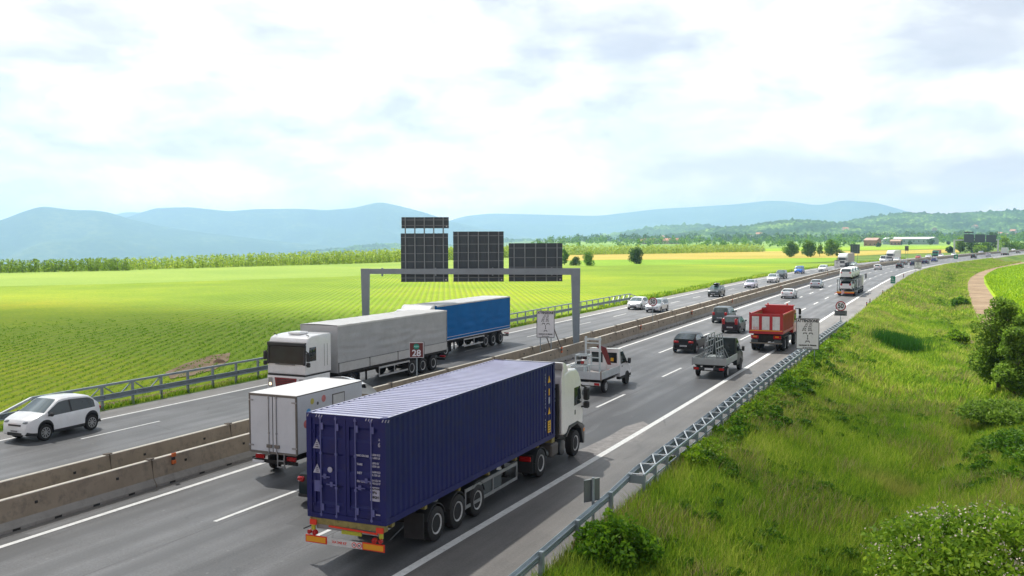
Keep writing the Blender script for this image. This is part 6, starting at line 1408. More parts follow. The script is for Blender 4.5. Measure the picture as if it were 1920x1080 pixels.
# green signs
for (px, py, b, w_, h, zc, lab) in ((1674, 545, 0, .72, 1.15, 1.75, 'small green sign on a post beside the right edge of the road'), (1792, 497, 0, 1.1, 1.35, 2.6, 'far small green sign with a white mark on the right verge')):
    P = gp(px, py, b); root = empty('direction_sign', (P.x, P.y, 0), .05, lab, 'road sign', 'small green signs')
    q = MB(); q.box(-w_ / 2, w_ / 2, -.02, 0, zc - h / 2, zc + h / 2); q.build('panel', GRN, root)
    q = MB(); q.tube((0, .03, -.6), (0, .03, zc), .035, 6); q.build('pole', GALV, root)
    q = MB()
    if w_ < 1:
        for k in range(3): q.box(-w_ * .36, w_ * .36 - .1 * k, -.026, -.021, zc - h * .30 + k * .3, zc - h * .30 + k * .3 + .08)
    else: q.prism([(-.05, zc - .4), (.12, zc - .4), (.12, zc - .05), (.35, zc - .05), (.04, zc + .35), (-.27, zc - .05), (-.05, zc - .05)], -.026, -.021, 'y')
    q.build('marking', INKW, root)
# large square board back and small brown board on the left
def board_back(d, px, w_, h, zc, label, m, nm='sign_board'):
    y = lane_at_px(d, px, 2); P = lane(d, y); root = empty(nm, (P.x, P.y, 0), heading(y), label, 'road sign')
    q = MB(); q.box(-w_ / 2, w_ / 2, 0, .06, zc - h / 2, zc + h / 2); q.build('panel', m, root)
    for s in (-1, 1): q = MB(); q.box(s * w_ * .3 - .05, s * w_ * .3 + .05, -.08, 0, -.5, zc + h * .48); q.build('post', RIBM, root)
    if w_ > 2:
        for k in range(1, 5): q = MB(); z = zc - h / 2 + h * k / 5; q.box(-w_ / 2, w_ / 2, -.03, 0, z - .03, z + .03); q.build('cross_rib', RIBM, root)
board_back(-28.5, 1603, 3.1, 3.1, 4.7, 'large square dark sign board seen from behind, behind the distant white lorry', BOARD)
board_back(-29.5, 1700, 1.5, 2.0, 4.0, 'small dark brown board standing by the left carriageway far away', mat('brown_board', (.12, .08, .06), .6))
# far gantry
ya, yb_ = lane_at_px(-28.5, 1789), lane_at_px(-13.6, 1871)
A0, A1 = lane(-28.5, ya), lane(-13.6, yb_); ga = (A1 - A0).normalized(); gn = Vector((-ga.y, ga.x, 0)); GP0 = A0; Lg = (A1 - A0).length
root = empty('sign_gantry', A0, math.atan2(ga.y, ga.x), 'far grey gantry with three dark boards in front of the bushes at the right', 'sign gantry')
loc = lambda P: ((P - GP0).dot(ga), (P - GP0).dot(gn), P.z)
zB = gpl(1830, 450).z; zA = gpl(1789, 451.5).z
for x in (0, Lg): q = MB(); q.box(x - .3, x + .3, -.3, .3, -.5, zB + .3); q.build('post', GALVL, root)
q = MB(); q.box(0, Lg, -.2, .2, zB - .3, zB + .3); q.build('beam', GALVL, root)
for (x0, y0, x1, y1) in ((1806.5, 434.5, 1824.5, 437), (1806.5, 439.5, 1824.5, 454.5), (1827, 439.5, 1845.5, 454.5), (1848, 440.5, 1866, 454)):
    a = loc(gpl(x0, y0)); b = loc(gpl(x1, y1)); q = MB(); q.box(a[0], b[0], -.45, -.35, b[2], a[2]); q.build('sign_board', BOARD, root)
# roadside marker posts
mp = None
for k, (px, py) in enumerate(((1655, 557), (1625, 581), (1631, 574), (1694, 521), (1783, 497), (1852, 487))):
    P = gp(px, py, -.1); h = .95 if k else 1.0
    o = empty('marker_post', (P.x, P.y, -.1), 0, 'short brown marker post on the right verge, ' + ['below the green sign', 'nearest the camera', 'second from the camera', 'just past the green sign', 'beside the far green sign', 'furthest along the verge'][k], 'marker post', 'short marker posts on the right verge')
    q = MB(); q.box(-.06, .06, -.05, .05, -.3, h); q.build('post_body', mat('marker_brown', (.09, .06, .045), .7, var=.2), o); q = MB(); q.box(-.062, .062, -.054, .054, h - .22, h - .12); q.build('reflector', REDR if k % 2 else ORR, o)
# little soil mound by the field
# ================================================================== BUILDINGS
def house(P, rz, W, D, H, wallc, roofc, label, gable=True, nm='house', rh=None, hall=False):
    root = empty(nm, P, rz, label, 'house' if not hall else 'industrial hall')
    wm, rm = mat('wall_%.2f_%.2f_%.2f' % wallc, wallc, .8, var=.1, scale=.3), mat('roof_%.2f_%.2f_%.2f' % roofc, roofc, .8, var=.15, scale=.4)
    rh = rh or W * .25
    q = MB(); q.prism([(-W / 2, -.5), (W / 2, -.5), (W / 2, H), (0, H + rh), (-W / 2, H)], 0, D, 'y'); q.build('wall', wm, root)
    for s in (-1, 1): q = MB(); q.add([(0, -.4, H + rh + .15), (s * (W / 2 + .5), -.4, H - .1), (s * (W / 2 + .5), D + .4, H - .1), (0, D + .4, H + rh + .15)], [(0, 1, 2, 3)]); q.add([(0, -.4, H + rh + .35), (s * (W / 2 + .5), -.4, H + .1), (s * (W / 2 + .5), D + .4, H + .1), (0, D + .4, H + rh + .35)], [(0, 1, 2, 3)]); q.build('roof', rm, root)
    n_ = 3 if not hall else 10
    for i in range(n_):
        for s in (-1, 1):
            y = D * (i + .5) / n_; q = MB(); q.box(*sorted((s * (W / 2 - .05), s * (W / 2 + .05))), y - .6, y + .6, 1.0 if not hall else H * .5, 2.4 if not hall else H * .72); q.build('window', GLASS, root)
    for x in (-W * .25, W * .25): q = MB(); q.box(x - .5, x + .5, -.04, .05, 1.0, 2.4); q.build('window', GLASS, root)
    q = MB(); q.box(-.6, .6, -.06, .05, -.5, 2.1); q.build('door', PLAST, root)
    if not hall: q = MB(); q.box(W * .2, W * .2 + .8, D * .4, D * .4 + .8, H, H + rh + 1.0); q.build('chimney', wm, root)
    return root
B = lambda px, py, z=-.5: gp(px, py, z)
house(gp(1648, 461, -.5), 1.15, 9.5, 15, 6.0, (.34, .16, .11), (.36, .23, .17), 'red-walled farm building at the edge of the far field', nm='farmhouse', rh=2.4)
house(gp(1690, 459.5, -.5), 1.3, 7, 12, 4.5, (.32, .16, .11), (.38, .24, .16), 'smaller red house between dark trees, left of the long grey hall', rh=1.8)
house(gp(1753, 458.2, -.5), 1.25, 26, 62, 7.0, (.30, .35, .40), (.50, .52, .53), 'long low grey industrial hall beyond the far field', nm='industrial_hall', rh=2.2, hall=True)
house(gp(1668, 457, -.5), .3, 12, 24, 4.5, (.30, .30, .28), (.42, .44, .44), 'low grey shed behind the smaller red house', nm='shed', rh=1.5)
for i, (px, py, c) in enumerate(((1210, 457.5, 'furthest left of the village row'), (1230, 457, 'second in the village row'), (1258, 456.5, 'third in the village row'), (1272, 456, 'furthest right of the village row'))):
    P = at_dist(px, py, 1500); house((P.x, P.y, -.5), .5 + i * .3, 12, 15, 5.5, (.42, .34, .26), (.42, .16, .09), 'pale village house with red roof on the plain, ' + c, nm='house')
hh_ = [(1890, 444, 2400), (1905, 436, 2700), (1880, 441, 2500), (1912, 443, 2300), (1830, 427, 3000), (1752, 432, 2700), (1886, 452, 1300), (1400, 446, 2500), (1418, 442, 2600), (1580, 432, 3300), (1918, 452, 1200), (1240, 447, 4300)]
def hill_z(x, y):
    best = -1e9
    for o in HILLS:
        pass
    return best
import mathutils
bpy.context.view_layer.update(); DG = bpy.context.evaluated_depsgraph_get()
for i, (px, py, D) in enumerate(hh_):
    d = ray(px, py).normalized(); o_ = CAM + d * 1100; ok = False; P = None
    for ob in SC.objects:
        if ob.name.startswith('hill'):
            r_, lo, no, fi = ob.ray_cast(o_, d, distance=12000)
            if r_ and (P is None or (lo - CAM).length < (P - CAM).length): P = lo
    if P is None: P = Vector(at_dist(px, py, 1400)); P.z = -.5
    sc_ = (P - CAM).length / 2500
    house((P.x, P.y, P.z - .3), .7 + i * .5, 12 + 3 * sc_, 17, 6, (.50, .42, .34), (.46, .19, .11), 'tiny red-roofed house on the hillside, ' + ['one of the upper right cluster', 'highest in the right cluster', 'left one of the right cluster', 'right edge of the photo', 'alone in the middle of the right hill', 'alone above the grey hall', 'below the far gantry boards', 'left one on the middle hill', 'right one on the middle hill', 'alone high on the woods', 'lowest at the right edge', 'alone at the foot of the left hill'][i], nm='house')

# ================================================================== FOLIAGE
LG = lambda a: tuple(a)
F_DARK = leaf_mat('foliage_dark', [(.25, (.018, .055, .008)), (.5, (.04, .11, .014)), (.8, (.09, .19, .02))], .35, .6)
F_MID = leaf_mat('foliage_mid', [(.25, (.045, .13, .008)), (.5, (.10, .24, .012)), (.8, (.22, .38, .02))], .45, .5)
F_LIGHT = leaf_mat('foliage_light', [(.25, (.10, .21, .010)), (.5, (.19, .35, .015)), (.8, (.34, .48, .03))], .45, .3)
F_POP = leaf_mat('foliage_poplar', [(.25, (.18, .29, .02)), (.5, (.32, .45, .04)), (.8, (.50, .58, .08))], .5, .06)
F_OLIVE = leaf_mat('foliage_willow', [(.25, (.08, .16, .015)), (.5, (.16, .28, .03)), (.8, (.30, .44, .06))], .55, .9)
BARK = mat('bark', (.09, .07, .05), .9, var=.3, scale=6, bump=.6, bscale=20)
def leaves(C, R, n, size, elong=1.6, up=0.0, drng=rng, spread=None):
    """n leaf quads spread through ellipsoids C (k,3), R (k,3)"""
    C = np.asarray(C, float); R = np.asarray(R, float); k = len(C); w_ = np.prod(R, axis=1) ** (2 / 3); w_ = w_ / w_.sum()
    idx = drng.choice(k, n, p=w_); u = drng.normal(size=(n, 3)); u /= np.linalg.norm(u, axis=1)[:, None]; r_ = drng.random(n) ** .38
    P = C[idx] + u * R[idx] * r_[:, None]
    a = drng.normal(size=(n, 3)); a[:, 2] += up; a /= np.linalg.norm(a, axis=1)[:, None]
    b = np.cross(a, drng.normal(size=(n, 3))); b /= np.linalg.norm(b, axis=1)[:, None]
    s = size * drng.uniform(.6, 1.4, n); a = a * (s * elong / 2)[:, None]; b = b * (s / 2)[:, None]
    V = np.stack([P - a, P + b * .9 - a * .1, P + a, P - b * .9 + a * .1], 1).reshape(-1, 3)
    return V, np.arange(4 * n).reshape(n, 4)
def limbs(h, r, n, spread, seed, z0=.25):
    R_ = random.Random(seed); q = MB(); pts = [Vector((0, 0, -.4))]; k = 6
    for i in range(1, k + 1): pts.append(Vector((R_.uniform(-1, 1) * spread * .06, R_.uniform(-1, 1) * spread * .06, h * i / k)))
    for i in range(k): q.tube(pts[i], pts[i + 1], r * (1 - i / k * .85), 8, 0, r * (1 - (i + 1) / k * .85))
    for j in range(n):
        t_ = R_.uniform(z0, .85); p = Vector((0, 0, h * t_)); a = R_.uniform(0, 2 * PI); L_ = spread * R_.uniform(.5, .95) * (1.15 - t_ * .6)
        m_ = p + Vector((math.cos(a) * L_ * .5, math.sin(a) * L_ * .5, L_ * .25)); e = p + Vector((math.cos(a) * L_, math.sin(a) * L_, L_ * .7))
        q.tube(p, m_, r * .35, 6, 0, r * .22); q.tube(m_, e, r * .22, 5, 0, r * .08)
        for _ in range(2): q.tube(m_, m_ + Vector((R_.uniform(-1, 1), R_.uniform(-1, 1), R_.uniform(.2, 1))) * L_ * .4, r * .12, 4, 0, r * .05)
    return q
def tree(P, h, w_, label, m=None, nm='tree', n=900, size=None, seed=1, base=.12, cat='tree', group=None, lobes=11, elong=1.5, ls=.27):
    root = empty(nm, P, 0, label, cat, group); R_ = random.Random(seed); dr = np.random.default_rng(seed)
    C = []; Rr = []
    for i in range(lobes):
        t_ = (i + .5) / lobes; z = h * (base + (1 - base) * (.12 + .80 * t_)); prof = math.sin(PI * (.18 + .75 * t_)) ** .8; a = R_.uniform(0, 2 * PI); rr = w_ / 2 * prof * R_.uniform(.25, .75 if ls > .2 else .95)
        C.append((rr * math.cos(a), rr * math.sin(a), z)); s_ = w_ * ls * R_.uniform(.7, 1.25) * (.55 + .5 * prof); Rr.append((s_, s_, s_ * R_.uniform(.65, .95)))
    limbs(h * .82, max(.05, h * .022), 9, w_ / 2, seed, z0=base).build('trunk', BARK, root)
    V, F = leaves(C, Rr, n, size or w_ * .06, elong, drng=dr)
    fast_mesh('crown', V, F, m or F_MID, root)
    return root
gpz = lambda px, py, z=-.5: gp(px, py, z)
def ptree(px, pyb, pyt, pw, label, **kw):
    P = gp(px, pyb, -.5); dep = (P - CAM).dot(FWD); s = dep / F_PX; return tree(P, (pyb - pyt) * s, pw * s, label, **kw)
ptree(1194, 495, 465, 32, 'dark round bush alone in the middle of the crop field', m=F_DARK, nm='bush', n=2600, seed=3, base=.0, size=.30, cat='bush', lobes=16)
ptree(1102, 498, 474, 28, 'grey-green round bush right of the gantry boards', m=F_MID, nm='bush', n=1800, seed=4, base=.0, size=.26, cat='bush')
ptree(1078, 498, 483, 24, 'low dark bush beside the gantry boards', m=F_DARK, nm='bush', n=1300, seed=5, base=.0, size=.24, cat='bush')
ptree(1058, 497, 466, 16, 'taller dark bush partly behind the right gantry board', m=F_MID, nm='bush', n=1300, seed=6, base=.0, size=.28, cat='bush')
ptree(1484, 482, 453, 32, 'broad green tree, leftmost of the clump beyond the wheat field', m=F_MID, n=2600, seed=7, base=.04, size=.42, group='trees of the clump beyond the wheat')
ptree(1515, 482, 451, 32, 'broad green tree in the middle of the clump beyond the wheat field', m=F_MID, n=2600, seed=8, base=.04, size=.42, group='trees of the clump beyond the wheat')
ptree(1537, 481, 458, 14, 'slim loose tree at the right end of the clump beyond the wheat field', m=F_OLIVE, n=800, seed=9, base=.15, size=.38, group='trees of the clump beyond the wheat')
ptree(1558, 480, 449, 31, 'broad green tree standing alone right of the clump, beside the far lorry', m=F_MID, n=2600, seed=10, base=.03, size=.42)
ptree(1573, 480, 467, 14, 'low olive bush at the foot of the lone broad tree', m=F_OLIVE, nm='bush', n=600, seed=11, base=0, size=.35, cat='bush')
ptree(1647, 463, 455, 10, 'dark shrub in front of the red farm building', m=F_DARK, nm='bush', n=500, seed=12, base=0, size=.7, cat='bush')
ptree(1745, 459, 448, 15, 'dark tree in front of the long grey hall', m=F_DARK, n=700, seed=13, base=.1, size=.9)
ptree(1778, 459, 452, 8, 'small round tree at the right end of the grey hall', m=F_DARK, n=400, seed=14, base=.1, size=.8)
ptree(1688, 459.5, 451, 7, 'dark tree left of the smaller red house', m=F_DARK, n=300, seed=15, base=.05, size=.9)
ptree(1706, 459.5, 451, 9, 'dark tree right of the smaller red house', m=F_DARK, n=300, seed=16, base=.05, size=.9)
for i, (px, pb, pt, w_, m_, lb) in enumerate(((1782, 474, 462, 16, F_DARK, 'leftmost low bush by the far gantry'), (1800, 474, 446, 24, F_LIGHT, 'light green tree at the left post of the far gantry'), (1822, 474, 448, 34, F_DARK, 'dark bushy tree below the far gantry boards'), (1838, 475, 460, 26, F_LIGHT, 'pale rounded shrub below the far gantry boards'), (1850, 473, 455, 28, F_MID, 'mid green bush under the right far gantry board'), (1861, 470, 434, 26, F_DARK, 'tall dark tree behind the right far gantry board'), (1880, 471, 443, 26, F_LIGHT, 'loose light green tree right of the far gantry'), (1902, 471, 455, 34, F_MID, 'low mid green bush near the right edge of the photo'), (1926, 470, 452, 30, F_DARK, 'dark bush cut by the right edge of the photo'))):
    ptree(px, pb, pt, w_, lb, m=m_, n=1300, seed=20 + i, base=.02, size=.55, nm='bush' if pt > 446 else 'tree', cat='bush' if pt > 446 else 'tree', group='bushes and trees by the far gantry')

# young poplar plantation: rows read as one mass
def plantation(name, base, tops, label, m, seed, rows=4, sp=2.6, sz=.42, nl=26):
    """base: list of (px,py) along the front foot of the trees; tops: heights in px"""
    P = [gp(px, py, -.5) for px, py in base]; H = [(t_) * (p - CAM).dot(FWD) / F_PX for p, t_ in zip(P, tops)]
    dr = np.random.default_rng(seed); C = []; R = []; S = MB(); cum = [0]
    for a, b in zip(P, P[1:]): cum.append(cum[-1] + (b - a).length)
    s = 0
    while s < cum[-1]:
        k = min(len(P) - 2, int(np.searchsorted(cum, s, 'right')) - 1); f = (s - cum[k]) / (cum[k + 1] - cum[k]); p = P[k].lerp(P[k + 1], f); h = H[k] + (H[k + 1] - H[k]) * f
        t_ = (P[k + 1] - P[k]).normalized(); nn = Vector((-t_.y, t_.x, 0)); nn = nn if nn.dot(p - CAM) > 0 else -nn
        for r_ in range(rows):
            q = p + nn * (r_ * 4.5 + dr.uniform(-.5, .5)) + t_ * dr.uniform(-.6, .6); hh = h * dr.uniform(.82, 1.08); w_ = hh * .22 + .35
            for j in range(5): C.append((q.x + dr.normal() * w_ * .3, q.y + dr.normal() * w_ * .3, -.5 + hh * (.12 + .19 * j))); R.append((w_ * (1.15 - .17 * j), w_ * (1.15 - .17 * j), hh * .13))
            if r_ == 0: S.tube((q.x, q.y, -.5), (q.x, q.y, -.5 + hh * .8), .07, 4, 1, .03, caps=False)
        s += sp
    n = len(C) * nl // 5; V, F = leaves(C, R, n, sz, 1.5, drng=dr)
    nv = len(V); V = np.concatenate([V, np.array(S.v)]); F2 = [tuple(f) for f in F.tolist()] + [tuple(i + nv for i in f) for f in S.f]
    me = bpy.data.meshes.new(name); me.from_pydata(V.tolist(), [], F2); me.materials.append(m); me.materials.append(mat('pale_stem', (.20, .19, .13), .8)); me.polygons.foreach_set('material_index', [0] * len(F) + [1] * len(S.f)); me.update()
    o = bpy.data.objects.new(name, me); COL.objects.link(o); tag(o, label, kind='stuff')
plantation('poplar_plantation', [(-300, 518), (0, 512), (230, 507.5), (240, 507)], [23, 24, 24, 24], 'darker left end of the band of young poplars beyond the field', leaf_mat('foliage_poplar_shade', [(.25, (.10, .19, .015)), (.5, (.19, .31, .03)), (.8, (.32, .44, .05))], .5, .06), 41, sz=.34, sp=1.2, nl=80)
plantation('poplar_plantation', [(238, 506.5), (430, 501), (640, 495), (760, 491), (930, 484), (1010, 480.5)], [22, 24, 24, 24, 22, 20], 'long band of young light green poplars beyond the crop field', F_POP, 42, sz=.36, sp=1.3, nl=90)
plantation('poplar_plantation', [(1000, 481), (1060, 478.5), (1200, 476.5), (1330, 474), (1435, 472)], [20, 19, 17, 16, 15], 'band of young poplars beyond the ripening wheat', F_POP, 43, sz=.44, sp=2.0, nl=66)
# woodland on the plain and at the foot of the hills
def woodland(name, spec, m, label, seed, n, sz):
    dr = np.random.default_rng(seed); C = []; R = []
    for (x0, x1, pyb, D0, D1, h0, h1, cnt) in spec:
        for _ in range(cnt):
            px = dr.uniform(x0, x1); D = dr.uniform(D0, D1); P = at_dist(px, 455, D); h = dr.uniform(h0, h1); w_ = h * dr.uniform(.45, .75)
            for k in range(3): C.append((P.x + dr.normal() * w_ * .35, P.y + dr.normal() * w_ * .35, -.5 + h * (.35 + .22 * k))); R.append((w_ * (.62 - .1 * k), w_ * (.62 - .1 * k), h * .26))
    V, F = leaves(C, R, n, sz, 1.3, drng=dr); o = fast_mesh(name, V, F, m); tag(o, label, kind='stuff')
woodland('woodland', [(1000, 1640, 0, 900, 1100, 5, 9, 60), (1000, 1700, 0, 1300, 1700, 7, 14, 150), (1560, 1960, 0, 1480, 1900, 8, 16, 130)], F_MID, 'scattered far trees along the foot of the hills', 51, 26000, 1.5)
woodland('woodland', [(1080, 1660, 0, 1700, 2300, 10, 20, 210), (1640, 1960, 0, 1900, 2500, 12, 22, 160)], F_DARK, 'dark belt of far woodland below the hills', 52, 30000, 2.2)

# hedge-like weeds along the left road edge, field margins
def scatter(name, PX, PY, hgt, wid, m, label, seed, z=None, lean=.35, blades=1, kind='stuff', curve=True):
    """grass or weed blades; PX,PY arrays of feet"""
    dr = np.random.default_rng(seed); n = len(PX); Z = gz(PX, PY) if z is None else np.full(n, z)
    a = dr.uniform(0, 2 * PI, n); h = hgt * dr.uniform(.55, 1.35, n); w_ = wid * dr.uniform(.6, 1.4, n); l = dr.normal(size=(n, 2)) * lean * h[:, None] + np.array([.10, -.04]) * h[:, None]
    ca, sa = np.cos(a) * w_ / 2, np.sin(a) * w_ / 2
    B0 = np.stack([PX - ca, PY - sa, Z - .05], 1); B1 = np.stack([PX + ca, PY + sa, Z - .05], 1)
    M0 = np.stack([PX - ca * .8 + l[:, 0] * .4, PY - sa * .8 + l[:, 1] * .4, Z + h * .6], 1); M1 = np.stack([PX + ca * .8 + l[:, 0] * .4, PY + sa * .8 + l[:, 1] * .4, Z + h * .6], 1)
    T0 = np.stack([PX - ca * .15 + l[:, 0], PY - sa * .15 + l[:, 1], Z + h], 1); T1 = np.stack([PX + ca * .15 + l[:, 0], PY + sa * .15 + l[:, 1], Z + h], 1)
    V = np.stack([B0, B1, M0, M1, T0, T1], 1).reshape(-1, 3); b = np.arange(n) * 6
    F = np.concatenate([np.stack([b, b + 1, b + 3, b + 2], 1), np.stack([b + 2, b + 3, b + 5, b + 4], 1)])
    return tag(fast_mesh(name, V, F, m), label, kind=kind)
G_MAIN = leaf_mat('verge_grass', [(.30, (.08, .19, .014)), (.44, (.18, .33, .02)), (.57, (.32, .45, .03)), (.70, (.54, .57, .11))], .58, .20, .33, patch=(.16, .62, .76, (.46, .40, .12)))
G_DRY = leaf_mat('dry_grass', [(.25, (.18, .16, .05)), (.5, (.34, .28, .11)), (.8, (.50, .42, .22))], .45, .5, .5)
G_WEED = leaf_mat('broad_weeds', [(.25, (.035, .11, .008)), (.5, (.08, .20, .012)), (.8, (.18, .33, .02))], .45, .4, .5)
G_CROP = leaf_mat('soy_leaves', [(.25, (.07, .18, .006)), (.45, (.12, .27, .007)), (.65, (.19, .35, .008)), (.85, (.30, .42, .01))], .55, .02, .25)
G_YG = leaf_mat('young_crop_leaves', [(.25, (.15, .28, .008)), (.5, (.26, .42, .010)), (.8, (.40, .52, .015))], .5, .08, .5)
def verge_pts(n, y0, y1, d0, dmax, seed, pw=1.0):
    dr = np.random.default_rng(seed); y = y0 + (y1 - y0) * dr.random(n) ** pw; d = d0 + (dmax(y) - d0) * dr.random(n); return ref(y) + d + 0, y
RG = lambda y: np.maximum(np.interp(y, [15, 96, 100], [3.35, 2.75, 2.95]), 0)
def verge(n, y0, y1, dm, seed, h, w_, m, label, name='verge_grass', pw=1.0, patch=None, off=.0, lean=.35):
    dr = np.random.default_rng(seed); y = y0 + (y1 - y0) * dr.random(n) ** pw; lo = RG(y) + off; d = lo + (dm(y) - lo) * dr.random(n); x = ref(y) + d
    if patch is not None:
        s, th, sd_ = patch; k = np.array([mnoise.fractal(Vector((a * s, b * s * .7, sd_)), 1, 2, 3) for a, b in zip(x, y)]); keep = k > th; x, y = x[keep], y[keep]
    return scatter(name, x, y, h, w_, m, label, seed + 1, lean=lean)
DM = lambda y: np.interp(y, [14, 22, 40, 60, 90, 130, 200, 300, 400], [14, 19, 24, 22, 16, 15, 14.5, 14, 14])
verge(300000, 15, 60, DM, 61, .38, .015, G_MAIN, 'tall wild grass on the near right verge')
verge(70000, 15, 62, DM, 62, .50, .016, G_DRY, 'dry straw-coloured grass patches on the near verge', patch=(.30, .12, 5.0))
verge(120000, 58, 130, DM, 63, .42, .045, G_MAIN, 'wild grass on the right verge further along')
verge(40000, 60, 150, DM, 64, .48, .035, G_DRY, 'dry grass patches further along the verge', patch=(.16, .06, 9.0))
verge(70000, 125, 420, DM, 65, .5, .11, G_MAIN, 'wild grass on the far right verge', pw=1.3)
verge(30000, 140, 430, DM, 66, .5, .09, G_DRY, 'dry grass on the far right verge, thickened to imitate sunlit yellow', pw=1.3, patch=(.10, -.06, 3.0))  # real dry grass plus extra blades standing in for sunlit yellow
# broad-leaved weeds: low clumps
def weed_patch(name, cx, cy, rx_, ry_, h, n, sz, m, label, seed, kind='stuff', clumps=None, cat=None):
    dr = np.random.default_rng(seed); C = []; R = []; k = clumps or max(6, int(rx_ * ry_ * 3))
    for _ in range(k):
        a = dr.uniform(0, 2 * PI); r_ = dr.random() ** .5; x = cx + rx_ * r_ * math.cos(a); y = cy + ry_ * r_ * math.sin(a); hh = h * dr.uniform(.5, 1.1) * (1.15 - .55 * r_); z = float(gz(x, y))
        C.append((x, y, z + hh * .5)); R.append((.38 * dr.uniform(.6, 1.3) * max(1, h * .8), .38 * max(1, h * .8), hh * .55))
    V, F = leaves(C, R, n, sz, 1.7, drng=dr); o = fast_mesh(name, V, F, m); tag(o, label, cat, kind=kind if cat is None else None); return o
weeds = [(-6.9, 31, 1.5, 2.0, .6), (-8.6, 36, 1.2, 3, .7), (-6.5, 27, 1.6, 1.5, .45), (-8.3, 46, 1.3, 4, .9), (-7.6, 56, 1.6, 4, .9), (-5.0, 38, 2.0, 3, .45), (-8.2, 66, 1.4, 5, .8), (-5.8, 52, 2.2, 4, .5), (-3.0, 58, 2, 5, .5), (-7.0, 76, 1.5, 4, .7), (-2.5, 30, 1.5, 3, .6), (0.5, 46, 1.5, 5, .7), (2.5, 60, 1.6, 6, .9), (-4.5, 22, 2, 2, .45), (-1.0, 75, 2.2, 6, .5), (-1.8, 100, 2.5, 9, .6), (-5, 95, 2, 6, .4), (-2.2, 128, 1.5, 12, .7), (-3.4, 160, 1.4, 16, .7), (-4.4, 205, 1.5, 24, .7), (-4.0, 260, 1.6, 24, .8)]
for i, (x, y, a, b, h) in enumerate(weeds): weed_patch('weeds', x, y, a * 1.25, b * 1.25, h * .68, int(1.3 * (6000 if y < 60 else 3000) * a * b / 5) + 1500, .075 if y < 40 else (.11 if y < 80 else .2), G_WEED, 'dark broad-leaved weeds growing through the verge grass', 100 + i)
for i, y in enumerate(np.arange(37, 95, 4.6)): x = float(ref(y)) + 3.9; weed_patch('weeds', x, y, .55, 2.6, .85, 2600, .085 + y * .0004, (F_LIGHT, F_MID, F_LIGHT)[i % 3], 'leafy weeds growing up behind the lattice guard rail', 140 + i, clumps=20)
# dark reed tuft in the ditch line of the verge
dr = np.random.default_rng(77); P = gp(1685, 660, -1.4); n = 5000; scatter('reeds', P.x + dr.normal(size=n) * .9, P.y + dr.normal(size=n) * 1.3, 1.15, .03, leaf_mat('reed_green', [(.3, (.02, .09, .01)), (.7, (.05, .17, .015))], .4), 'dark green clump of tall reeds in the middle of the verge', 78, lean=.10)
# single plants
def bush(px, py, z, w_, h, label, m, n, sz, seed, nm='bush', k=14, **kw):
    P = gp(px, py, z); root = empty(nm, P, 0, label, 'bush'); dr = np.random.default_rng(seed); C = []; R = []
    for _ in range(k):
        a = dr.uniform(0, 2 * PI); r_ = dr.random() ** .6; rr = w_ * .5 * r_; hh = h * (1 - .45 * r_ ** 2) * dr.uniform(.75, 1.05)
        C.append((rr * math.cos(a), rr * math.sin(a), hh * .52)); R.append((w_ * .20, w_ * .20, hh * .52))
    q = MB()
    for _ in range(9): a = dr.uniform(0, 2 * PI); q.tube((0, 0, -.2), (math.cos(a) * w_ * .33, math.sin(a) * w_ * .33, h * .72), .022, 5, 0, .008)
    q.build('stem', BARK, root)
    V, F = leaves(C, R, n, sz, 1.8, drng=dr); fast_mesh('foliage', V, F, m, root); return root, C, R
bush(1150, 1062, -.3, 2.0, 1.45, 'dense green leafy bush below the near guard rail', F_MID, 8000, .085, 31, k=24)
bush(1215, 1012, -.7, 1.2, .5, 'low leafy plant right of the dense bush by the near rail', F_LIGHT, 1800, .08, 34)
bush(1338, 1010, -1.3, 1.0, .6, 'small dark leafy weed in the middle of the near verge', G_WEED, 1500, .09, 35)
bush(1520, 730, -1.0, 2.6, 1.1, 'dark bramble thicket at the foot of the roadside warning sign', G_WEED, 5200, .13, 36, k=22)
bush(1385, 800, -.8, 1.6, .7, 'low leafy weed clump below the lattice rail', F_MID, 2200, .10, 37)
bush(1795, 640, -1.4, 2.0, 1.3, 'bright green shrub at the left edge of the dirt track', F_LIGHT, 2600, .16, 38, k=18)
bush(1800, 575, -1.4, 2.2, 1.5, 'dark narrow shrub beside the dirt track, further away', F_MID, 2200, .22, 39, k=18)
# big willow-like trees on the right
def rtree(px, pyb, pyt, pw, z, label, m, n, sz, seed, lobes=16, base=.0, nm='tree'):
    P = gp(px, pyb, z); s = (P - CAM).dot(FWD) / F_PX; return tree(P, (pyb - pyt) * s, pw * s, label, m=m, n=n, size=sz, seed=seed, lobes=lobes, base=base, elong=2.4, nm=nm, ls=.23)
rtree(1872, 728, 552, 100, -1.3, 'slender olive-green tree at the right edge, standing before the dirt track', F_OLIVE, 15000, .095, 81, 34)
rtree(1930, 735, 575, 110, -1.2, 'darker spreading tree cut by the right edge of the photo', F_OLIVE, 15000, .10, 82, 34)
rtree(1905, 742, 610, 90, -1.25, 'low leafy tree filling the gap under the two right-hand trees', F_OLIVE, 12000, .10, 87, 30)
bush(1890, 790, -1.2, 4.2, 1.2, 'arching bramble mound below the two right-hand trees', F_OLIVE, 9000, .10, 83, k=34)
bush(1925, 850, -1.2, 3.4, 1.1, 'darker bramble mound at the right edge of the photo', G_WEED, 6000, .10, 84, k=24)
